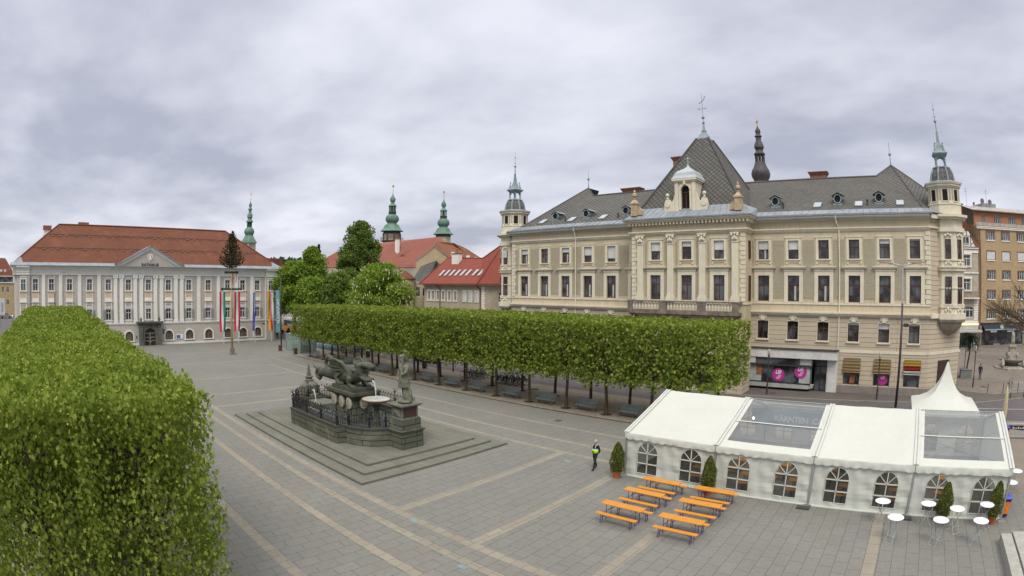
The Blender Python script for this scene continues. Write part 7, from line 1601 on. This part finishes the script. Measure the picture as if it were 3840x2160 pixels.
# club bearer
X_, Z_ = -26.3, 3.1; b = MB(); H_ = lambda x, y, z: (X_+x, CY+y, Z_+z)
b.ell(H_(0, 0, .1), (.5, .45, .16), 12, 6)
b.tube([H_(-.15, .08, .1), H_(-.16, .1, .5), H_(-.12, .05, .75), H_(-.1, 0, 1.15), H_(-.06, 0, 1.5)], [.13, .12, .12, .17, .2], 12); b.tube([H_(.2, -.1, .1), H_(.2, -.12, .5), H_(.16, -.08, .78), H_(.12, -.02, 1.15), H_(.08, 0, 1.5)], [.12, .12, .12, .17, .2], 12)
b.tube([H_(.32, .12, .1), H_(.34, .15, .6), H_(.28, .15, 1.0)], [.2, .17, .1], 8)
b.tube([H_(0, 0, 1.35), H_(0, 0, 1.6), H_(.02, 0, 1.9), H_(0, 0, 2.15), H_(-.02, 0, 2.35)], [.3, .31, .27, .3, .22], 14)
b.tube([H_(0, 0, 1.0), H_(0, 0, 1.25), H_(0, 0, 1.6)], [.38, .37, .33], 14); b.tube([H_(-.3, .1, 1.5), H_(.1, -.3, 1.35), H_(.35, 0, 1.3)], [.1, .12, .09], 8)
b.ell(H_(-.2, 0, 2.22), (.2, .24, .16), 10, 6); b.ell(H_(.2, 0, 2.22), (.2, .24, .16), 10, 6)
b.tube([H_(-.02, 0, 2.35), H_(-.04, 0, 2.55)], [.13, .12], 10); b.ell(H_(-.06, 0, 2.74), (.19, .21, .24), 12, 8); b.ell(H_(-.03, 0, 2.83), (.24, .25, .18), 12, 7)
for k in range(14): a = k*2.4; b.ell(H_(-.04+.2*math.cos(a), .2*math.sin(a), 2.74+.15*math.cos(k)), (.08, .08, .08), 7, 5)
b.tube([H_(-.22, 0, 2.75), H_(-.3, 0, 2.7)], [.05, .03], 6); b.ell(H_(-.2, 0, 2.58), (.12, .13, .14), 8, 6)
b.tube([H_(-.3, .05, 2.2), H_(-.5, .05, 1.95), H_(-.48, -.1, 1.6), H_(-.3, -.25, 1.35)], [.14, .12, .1, .08], 10)
b.tube([H_(.3, 0, 2.22), H_(.42, -.2, 1.95), H_(.3, -.38, 1.78), H_(.12, -.3, 2.1)], [.13, .11, .1, .08], 10)
b.tube([H_(.12, -.33, 1.8), H_(.1, -.28, 2.2), H_(.12, -.12, 2.8), H_(.16, 0, 3.15)], [.05, .06, .08, .1], 8); b.ell(H_(.05, -.3, 2.12), (.09, .09, .1), 8, 6); b.ell(H_(.16, 0, 3.13), (.12, .12, .12), 8, 6)
for k in range(9): a = -2.6+k*.65; b.tube([H_(.3*math.cos(a), .3*math.sin(a), 1.45), H_(.36*math.cos(a), .36*math.sin(a), .95)], [.07, .05], 6)
statue = blob('club_bearer_statue', b, mat('weathered_statue_stone', (.175, .18, .135), var=.35, scale=3, streak=.45, fine=.15), None, .028, 3, loc=(X_, CY, Z_)); tag(statue, 'weathered stone man with a raised club standing on the fountain pedestal', 'statue')
# dark wet marks on the platform
for x, y in ((-24.6, 22.5), (-25.0, 23.2), (-24.4, 24.4)): pass

# ---- little fountain in the side square
sf_ = thing('stone_fountain', 'small pale stone fountain with round bowl and figure column in the side square', 'fountain', (18.2, 78.5, .1)); m_sf = mat('pale_fountain_stone', (.38, .355, .3), var=.25, scale=2, streak=.4)
b = MB(); b.lathe(0, 0, [(2.9, 0), (2.9, .2), (2.6, .25), (2.6, .35), (.01, .36)], 8, PI/8); inst('step', b.mesh('step', m_sf), sf_)
b = MB(); b.lathe(0, 0, [(1.0, .3), (1.1, .6), (1.7, .9), (2.1, 1.1), (2.15, 1.25), (1.95, 1.25), (1.8, 1.12), (.01, 1.1)], 28); inst('bowl', b.mesh('bowl', mat('grey_bowl', (.24, .23, .2), streak=.4), smooth=40), sf_)
b = MB(); b.box(-.75, .75, -.75, .75, 1.1, 2.0); b.box(-.5, .5, -.5, .5, 2.0, 2.8); b.box(-.62, .62, -.62, .62, 2.75, 2.9); b.box(-.45, .45, -.45, .45, 2.9, 3.1)
for s in (-1, 1):
    for t in (-1, 1): b.ell((s*.7, t*.7, 1.75), (.25, .25, .35), 8, 6); b.lathe(s*.45, t*.45, [(.1, 2.0), (.1, 2.75)], 8)
inst('column', b.mesh('column', m_sf, smooth=30), sf_)
b = MB(); b.tube([(0, 0, 3.1), (0, 0, 3.6), (0, 0, 4.2), (0, 0, 4.55), (0, 0, 4.72)], [.36, .3, .27, .24, .1], 10); b.ell((0, 0, 4.88), (.13, .14, .17), 8, 6); b.ell((0, -.15, 4.2), (.25, .15, .15), 8, 5); inst('figure', b.mesh('figure', m_sf, smooth=True), sf_)
for s in (-1, 1): b = MB(); b.ell((s*1.7, -1.3, .75), (.35, .45, .5), 10, 7); b.ell((s*1.75, -1.75, .55), (.25, .3, .25), 8, 6); inst('carved_lion', b.mesh('carved_lion', m_sf, smooth=True), sf_)
# ------------------------------------------------------------------ people
m_skin = mat('skin', (.42, .23, .16), var=.05, fine=.02, rough=.5)
def person(loc, rz_, h, lab, top, trou, hair, step=.2, arms='swing', vest=None, shoes=(.02, .02, .02), vox=.011, bag=None):
    k = h/1.75; t = thing('person', lab, 'person', loc, rz_); S = lambda x, y, z: (x*k, y*k, z*k); T = lambda L, R_, n=10: (([S(*p) for p in L]), [r*k for r in R_], n)
    fl, fr = -step, step          # left foot forward, right foot back (faces -y)
    def legs(b, e):
        for s, f in ((1, fl), (-1, fr)):
            lift = .05 if f > 0 else 0
            b.tube(*T([(s*.09, 0, .95), (s*.1, f*.45-.03, .53), (s*.1, f*.95+(.05 if f > 0 else 0), .12+lift), (s*.1, f+(.03 if f > 0 else 0), .07+lift)], [.085+e, .06+e, .045+e, .042+e]))
    def armz(b, e, hand=False):
        for s in (1, -1):
            if arms == 'front': P_ = [(s*.19, 0, 1.42), (s*.25, .02, 1.16), (s*.12, -.16, 1.06)]
            elif arms == 'back': P_ = [(s*.19, 0, 1.42), (s*.27, .06, 1.16), (s*.14, .16, .98)]
            else: P_ = [(s*.19, 0, 1.42), (s*.25, s*.05, 1.15), (s*.25, s*.16-.06, .92)]
            if hand:
                w_ = Vector(P_[-1]); d = (Vector(P_[-1])-Vector(P_[-2])).normalized(); sd = Vector((0, 1, 0)) if abs(d.y) < .7 else Vector((1, 0, 0))
                b.tube(*T([tuple(Vector(P_[-2]).lerp(w_, .5)), tuple(w_), tuple(w_+d*.05), tuple(w_+d*.09)], [.035, .026, .036, .034], 8))
                for i in range(4): q = w_+d*.085+sd*(.018*(i-1.5)); b.tube(*T([tuple(q), tuple(q+d*(.045+.008*(i in (1, 2)))), tuple(q+d*.075-Vector((s*.018, 0, 0)))], [.0095, .009, .007], 6))
                q = w_+d*.02+sd*-.03; b.tube(*T([tuple(q), tuple(q+d*.035-sd*.02), tuple(q+d*.06-sd*.018)], [.011, .010, .008], 6))
            else: b.tube(*T(P_, [.062+e, .05+e, .038+e]))
    b = MB(); legs(b, -.01); armz(b, -.012); armz(b, 0, True)
    b.tube(*T([(0, 0, .92), (0, 0, 1.1), (0, -.01, 1.3), (0, 0, 1.42), (0, .01, 1.47), (0, .0, 1.54)], [.13, .13, .15, .12, .06, .055], 12))
    b.ell(S(0, -.01, 1.645), (.077*k, .095*k, .115*k), 14, 10); b.ell(S(0, -.045, 1.585), (.05*k, .055*k, .05*k), 10, 6); b.tube(*T([(0, -.09, 1.66), (0, -.125, 1.625), (0, -.095, 1.615)], [.012, .016, .01], 6))
    for s in (1, -1): b.ell(S(s*.08, .0, 1.64), (.014*k, .022*k, .034*k), 6, 5)
    o = blob('body', b, m_skin, None, vox*k, 2, loc=(0, 0, 0)); o.parent = t
    def put(nm, bb, m, v=vox*1.2, sm=3):
        oo = blob(nm, bb, m, None, v*k, sm, loc=(0, 0, 0)); oo.parent = t; return oo
    return t, put, legs, armz, S, T, k
def dress(P_, top, trou, hair, shoes, vest=None, coat=.96, wide=1.0):
    t, put, legs, armz, S, T, k = P_
    b = MB(); armz(b, .0); b.tube(*T([(0, 0, coat), (0, 0, 1.08), (0, -.01, 1.28), (0, 0, 1.41), (0, .01, 1.47)], [.165*wide, .165*wide, .175*wide, .15, .075], 14))
    for s in (1, -1): b.ell(S(s*.15, 0, 1.4), (.085*k, .09*k, .08*k), 10, 6)
    put('jacket', b, mat('cloth_%02d%02d%02d' % tuple(int(c*99) for c in top), top, rough=.85, var=.15, scale=8))
    b = MB(); legs(b, .008); b.tube(*T([(0, 0, .84), (0, 0, .95), (0, 0, 1.02)], [.15, .155, .14], 12)); put('trousers', b, mat('cloth_%02d%02d%02d' % tuple(int(c*99) for c in trou), trou, rough=.9, var=.15, scale=8))
    for s, f in ((1, 1), (-1, -1)): pass
    b = MB(); b.ell(S(0, .018, 1.69), (.086*k, .098*k, .088*k), 12, 8); b.ell(S(0, .05, 1.62), (.075*k, .06*k, .07*k), 10, 6); put('hair', b, mat('hair_%02d' % int(hair[0]*99), hair, rough=.8))
def shoe(P_, step, shoes):
    t, put, legs, armz, S, T, k = P_
    for s, f in ((1, -step), (-1, step)):
        b = MB(); lift = .05 if f > 0 else 0; b.tube(*T([(s*.1, f+.06, .045+lift), (s*.1, f-.02, .05+lift*.7), (s*.105, f-.13, .035), (s*.105, f-.19, .03)], [.04, .045, .042, .025], 8)); put('shoe', b, mat('cloth_%02d%02d%02d' % tuple(int(c*99) for c in shoes), shoes, rough=.5))
def somebody(loc, rz_, h, lab, top, trou, hair, step=.2, arms='swing', shoes=(.02, .02, .02), vox=.014, **k): P_ = person(loc, rz_, h, lab, top, trou, hair, step, arms, vox=vox); dress(P_, top, trou, hair, shoes, **k); shoe(P_, step, shoes); return P_
G_ = somebody((-15.78, 25.5, 0), -.1, 1.74, 'grey-haired person in black uniform and yellow safety vest walking, hands behind back', (.018, .02, .028), (.03, .025, .028), (.42, .4, .37), .24, 'back', vox=.010, wide=1.08)
t, put, legs, armz, S, T, k = G_
b = MB(); b.tube(*T([(0, -.0, 1.0), (0, -.005, 1.1), (0, -.015, 1.22)], [.19, .195, .195], 20)); b.v = [(x-t.location.x*0, y, z) for x, y, z in b.v]
inst('vest', b.mesh('vest', mat('neon_yellow', (.45, .85, .03), rough=.6, var=.05), smooth=True), t)
b = MB(); b.tube(*T([(0, -.015, 1.215), (0, -.015, 1.26)], [.197, .195], 20))
for s in (-1, 1): b.tube([S(s*.1, -.16, 1.24), S(s*.11, -.165, 1.36), S(s*.11, -.1, 1.47), S(s*.1, .1, 1.47), S(s*.1, .175, 1.25)], .027*k, 6, .35)
inst('reflective_band', b.mesh('reflective_band', mat('silver_band', (.7, .72, .75), rough=.4), smooth=True), t)
b = MB(); b.box(-.012*k, .012*k, -.205*k, -.19*k, 1.0*k, 1.24*k); b.box(-.09*k, .09*k, -.21*k, -.196*k, 1.1*k, 1.13*k); inst('vest_zip', b.mesh('vest_zip', m_iron), t)
somebody((11.4, 67.5, .1), 2.9, 1.82, 'person in dark suit walking away with a bag across the side square', (.02, .03, .06), (.05, .05, .12), (.03, .02, .02), .22)
somebody((-93.8, 43.2, 0), 1.2, 1.75, 'person in dark clothes and white shoes leaning at the town hall corner', (.02, .02, .022), (.03, .03, .035), (.03, .02, .02), .12, shoes=(.6, .6, .6), vox=.018)
somebody((-98.0, 46.4, 0), .6, 1.75, 'left of two dark clothed people walking past the town hall corner', (.03, .03, .05), (.02, .02, .03), (.04, .03, .02), .2, vox=.018)
somebody((-96.9, 46.9, 0), .6, 1.7, 'right of two dark clothed people walking past the town hall corner', (.02, .02, .02), (.05, .02, .02), (.1, .07, .04), .2, vox=.018)
# ------------------------------------------------------------------ bicycles
m_tyre = mat('dark_rubber2', (.02, .02, .02), rough=.7)
def bike_kit(key, fm, box=None):
    w_ = MB(); w_.tube([(.33*math.cos(2*PI*k/20), 0, .33*math.sin(2*PI*k/20)) for k in range(21)], .022, 5)
    for k in range(10): a = 2*PI*k/10; w_.tube([(0, 0, 0), (.32*math.cos(a), 0, .32*math.sin(a))], .004, 3)
    wm = w_.mesh('wheel', m_tyre)
    f = MB(); f.tube([(-.5, 0, .33), (-.12, 0, .3), (.36, 0, .72), (-.22, 0, .76), (-.12, 0, .3)], .022, 5); f.tube([(-.5, 0, .33), (-.22, 0, .76), (-.25, 0, .9)], .018, 5); f.tube([(.56, 0, .33), (.4, 0, .72), (.36, 0, .98)], .02, 5); f.box(-.75, -.3, -.06, .06, .7, .72)
    f.tube([(-.78, 0, .55), (-.6, 0, .69), (-.35, 0, .6)], .03, 4); f.tube([(.3, 0, .62), (.56, 0, .7), (.82, 0, .5)], .03, 4)
    h = MB(); h.tube([(.3, -.3, 1.02), (.38, -.12, 1.04), (.36, 0, 1.0), (.38, .12, 1.04), (.3, .3, 1.02)], .016, 5); s = MB(); s.ell((-.26, 0, .93), (.13, .08, .035), 8, 5)
    return wm, f.mesh('frame', fm), h.mesh('handlebar', m_tyre), s.mesh('saddle', m_tyre)
kits = {'dark': bike_kit('dark', mat('dark_bike_frame', (.04, .045, .06), rough=.4)), 'red': bike_kit('red', mat('red_bike_frame', (.15, .04, .05), rough=.4)), 'blue': bike_kit('blue', mat('pale_blue_bike', (.3, .5, .68), rough=.4)), 'green': bike_kit('green', mat('yellow_green_bike', (.38, .42, .08), rough=.4))}
def bike(x, y, a, kit, lab, grp, cover=False, box=False):
    t = thing('bicycle', lab, 'bicycle', (x, y, .03), a, grp); wm, fm, hm, sm = kits[kit]; inst('frame', fm, t); inst('handlebar', hm, t); inst('saddle', sm, t); inst('wheel', wm, t, (-.5, 0, .35)); inst('wheel', wm, t, (.56, 0, .35))
    if cover: b = MB(); b.loft([[(x_, y_*w_, z_) for y_ in (-1, 1)] for x_, w_, z_ in ((-.7, .2, .35), (-.6, .12, .9), (-.2, .12, 1.0), (.3, .3, 1.1), (.5, .15, .95), (.75, .2, .4))], closed=False, cap=False); inst('rain_cover', b.mesh('rain_cover', mat('black_rain_cover', (.025, .03, .05), rough=.4)), t)
    if box: b = MB(); b.loft([[(.5-.3*s, -.3*s, z), (.5+.3*s, -.3*s, z), (.5+.3*s, .3*s, z), (.5-.3*s, .3*s, z)] for s, z in ((.9, .45), (1.05, .95))]); inst('cargo_box', b.mesh('cargo_box', mat('blue_cargo_box', (.03, .09, .4))), t)
for i in range(9): bike(-43.7+i*.31, 43.1+.15*(i % 3), 1.25+RND.uniform(-.2, .2), ('dark', 'red')[i % 3 == 0], 'parked bicycle in the left rack under the lindens, %s from the left' % ordn[i], 'bicycles in the left rack')
for i in range(9): bike(-39.1+i*.42, 43.0+.2*(i % 2), 1.3+RND.uniform(-.25, .25), 'dark', 'parked dark bicycle in the right rack under the lindens, %s from the left' % ordn[i], 'bicycles in the right rack', cover=i in (1, 2, 4, 5, 7))
for i in range(14): bike(-79.3+i*.5, 44.1, 1.0, 'blue', 'pale blue rental bicycle in the long row beyond the lindens, %s from the left' % ordn[i], 'pale blue rental bicycles')
for i, x in enumerate((-71.9, -67.9)): bike(x, 43.8, .4, 'green', '%s cargo bicycle with blue front box beside the rental row' % ('left', 'right')[i], 'cargo bicycles', box=True)
for i, x in enumerate((-70.6, -70.1, -69.5, -66.9)): bike(x, 43.9, 1.2, 'green', 'yellow-green rental bicycle between the cargo bicycles, %s from the left' % ordn[i], 'yellow-green rental bicycles')
bike(14.5, 62.0, .8, 'red', 'single bicycle leaning at the loop rack in the side square', 'bicycles in the side square')
b = MB()
for i in range(16): x = 14.8+i*.28; b.tube([(x, 61.5, .1), (x, 61.5, .7), (x+.1, 61.8, .9), (x+.2, 62.1, .7), (x+.2, 62.1, .1)], .025, 5)
b.box(14.7, 19.3, 61.45, 61.55, .1, .14); b.box(14.7, 19.3, 62.05, 62.15, .1, .14); tag(b.build('bicycle_rack', m_galv, loc=(17, 61.8, .1)), 'long galvanised loop bicycle rack at the right edge', 'rack')
b = MB(); b.tube([(-47.6, 44.6, 0), (-47.6, 44.6, 1.5)], .09, 7); b.tube([(-47.6, 44.6, 1.4), (-47.2, 44.6, 1.45)], .06, 5); b.ell((-47.6, 44.6, 1.55), (.12, .12, .1), 8, 5); tag(b.build('hydrant_post', mat('rusty_post', (.14, .07, .05)), loc=(-47.6, 44.6, 0)), 'rusty post with side arm beside the bicycle rack', 'post')
# ------------------------------------------------------------------ vehicles
def car(x, y, a, z, paint, lab, L=4.5, lights=False, h=1.5):
    t = thing('parked_car', lab, 'car', (x, y, z), a); r = MB(); W2 = .88
    sec = [(-L/2, .35, .75), (-L/2+.1, .3, .95), (-1.6, .3, 1.0), (-1.2, .3, 1.02), (1.0, .3, .98), (1.6, .3, .9), (L/2-.15, .3, .8), (L/2, .4, .6)]
    r.loft([[(x_, -W2, z0), (x_, -W2, z1-.1), (x_, -W2+.1, z1), (x_, W2-.1, z1), (x_, W2, z1-.1), (x_, W2, z0)] for x_, z0, z1 in sec]); inst('body', r.mesh('body', paint, smooth=40), t)
    r = MB(); r.loft([[(x_, -w_, z_) for w_ in (.82, .7*(1 if z_ > 1.2 else 1), -.7, -.82)] if False else [(x_, -w_, .98), (x_, -w_+.1, z_), (x_, w_-.1, z_), (x_, w_, .98)] for x_, w_, z_ in ((-1.95, .8, 1.0), (-1.5, .8, h-.06), (-.2, .8, h), (.5, .8, h-.05), (1.25, .8, 1.0))]); inst('cabin_glass', r.mesh('cabin_glass', m_dark, smooth=30), t)
    r = MB(); r.loft([[(x_, -.62, z_), (x_, .62, z_), (x_, .62, z_+.03), (x_, -.62, z_+.03)] for x_, z_ in ((-1.45, h-.06), (-.2, h), (.45, h-.05))]); inst('roof', r.mesh('roof', paint), t)
    wl = MB(); wl.loft([[(.33*math.cos(2*PI*k/18), y_, .33+.33*math.sin(2*PI*k/18)) for k in range(18)] for y_ in (-.1, .1)]); wm = wl.mesh('wheel', m_tyre)
    for sx in (-1.35, 1.35):
        for sy in (-.82, .82): inst('wheel', wm, t, (sx, sy, 0))
    for s in (-1, 1):
        r = MB(); r.ell((L/2-.1, s*.62, .68), (.1, .18, .09), 8, 5); inst('headlight', r.mesh('headlight', emis('headlight_on', (.9, .92, 1), 4) if lights else m_galv), t)
        r = MB(); r.box(-L/2-.01, -L/2+.04, s*.62-.15, s*.62+.15, .7, .85); inst('tail_light', r.mesh('tail_light', mat('tail_red', (.3, .01, .01))), t)
    return t
car(-56.2, 48.0, PI, 0, mat('black_car_paint', (.02, .025, .03), rough=.25), 'dark car half hidden behind the clipped lindens')
car(-179.5, -15.8, HA, 0, mat('grey_car_paint', (.2, .22, .24), rough=.25), 'grey car with lit headlamps at the far left street', lights=True, h=1.6)
# bus
t = thing('bus', 'orange and white bus with dark windows behind the turquoise banner', 'bus', (-105, 54.4, 0), .05); r = MB(); r.loft([[(x_, -1.25, z_), (x_, 1.25, z_)] if False else [(x_, -1.25, .35), (x_, -1.25, 1.25), (x_, 1.25, 1.25), (x_, 1.25, .35)] for x_ in (-6.2, -6, 6)]); inst('body', r.mesh('body', mat('orange_bus', (.75, .28, .02), rough=.35)), t)
r = MB(); r.box(-6.1, 6, -1.24, 1.24, 1.25, 2.5); inst('window_band', r.mesh('window_band', m_dark), t); r = MB(); r.box(-6.15, 6, -1.26, 1.26, 2.5, 2.95); r.box(-4, -1, -.9, .9, 2.95, 3.15); r.box(1, 4, -.9, .9, 2.95, 3.15); inst('roof', r.mesh('roof', mat('white_bus_roof', (.65, .65, .65), rough=.4)), t)
r = MB(); r.box(-4.4, 2, -1.27, -1.25, 1.15, 1.75); inst('side_panel', r.mesh('side_panel', mat('pale_bus_panel', (.4, .38, .3))), t)
wl = MB(); wl.loft([[(.48*math.cos(2*PI*k/18), y_, .48+.48*math.sin(2*PI*k/18)) for k in range(18)] for y_ in (-.15, .15)]); wm = wl.mesh('wheel', m_tyre)
for sx in (-3.8, 3.4):
    for sy in (-1.15, 1.15): inst('wheel', wm, t, (sx, sy, 0))
for s in (-1, 1): r = MB(); r.ell((-6.2, s*.9, .7), (.08, .2, .12), 8, 5); inst('headlight', r.mesh('headlight', m_galv), t)
# banner at the far left
t = thing('street_banner', 'white vertical street banner at the far left edge', 'banner', (-149, -14.2, 0)); b = MB(); b.tube([(0, -.9, 0), (0, -.9, 7)], .08, 6); inst('mast', b.mesh('mast', m_pole), t); b = MB(); b.box(-.03, .03, -.8, .8, 2.6, 6.6); bo_ = inst('banner', b.mesh('banner', mat('pale_banner', (.6, .6, .62))), t); b = MB(); b.box(.03, .05, -.3, .3, 3.2, 5.6); inst('printed_block', b.mesh('printed_block', mat('grey_print', (.3, .35, .42), var=.4, scale=3)), bo_)
# ------------------------------------------------------------------ one object per separate piece
for o in [o for o in bpy.data.objects if o.parent is not None and o.type == 'MESH' and o.name.split('.')[0] in ('wall', 'wheel', 'cross_arm', 'shadowed_frieze', 'keystone', 'patterned_panel', 'quoin_strip', 'carved_ornament', 'wall_plaque', 'tent_post', 'window_sill', 'outer_window_frame', 'snow_guard', 'roof_strap', 'shop_panel', 'dark_quoins')]:
    split_part(o, .1)
for o in [o for o in bpy.data.objects if o.parent is not None and o.type == 'MESH' and o.name.startswith('window') and o.parent.name.startswith('hall_roof')]: split_part(o, .1)
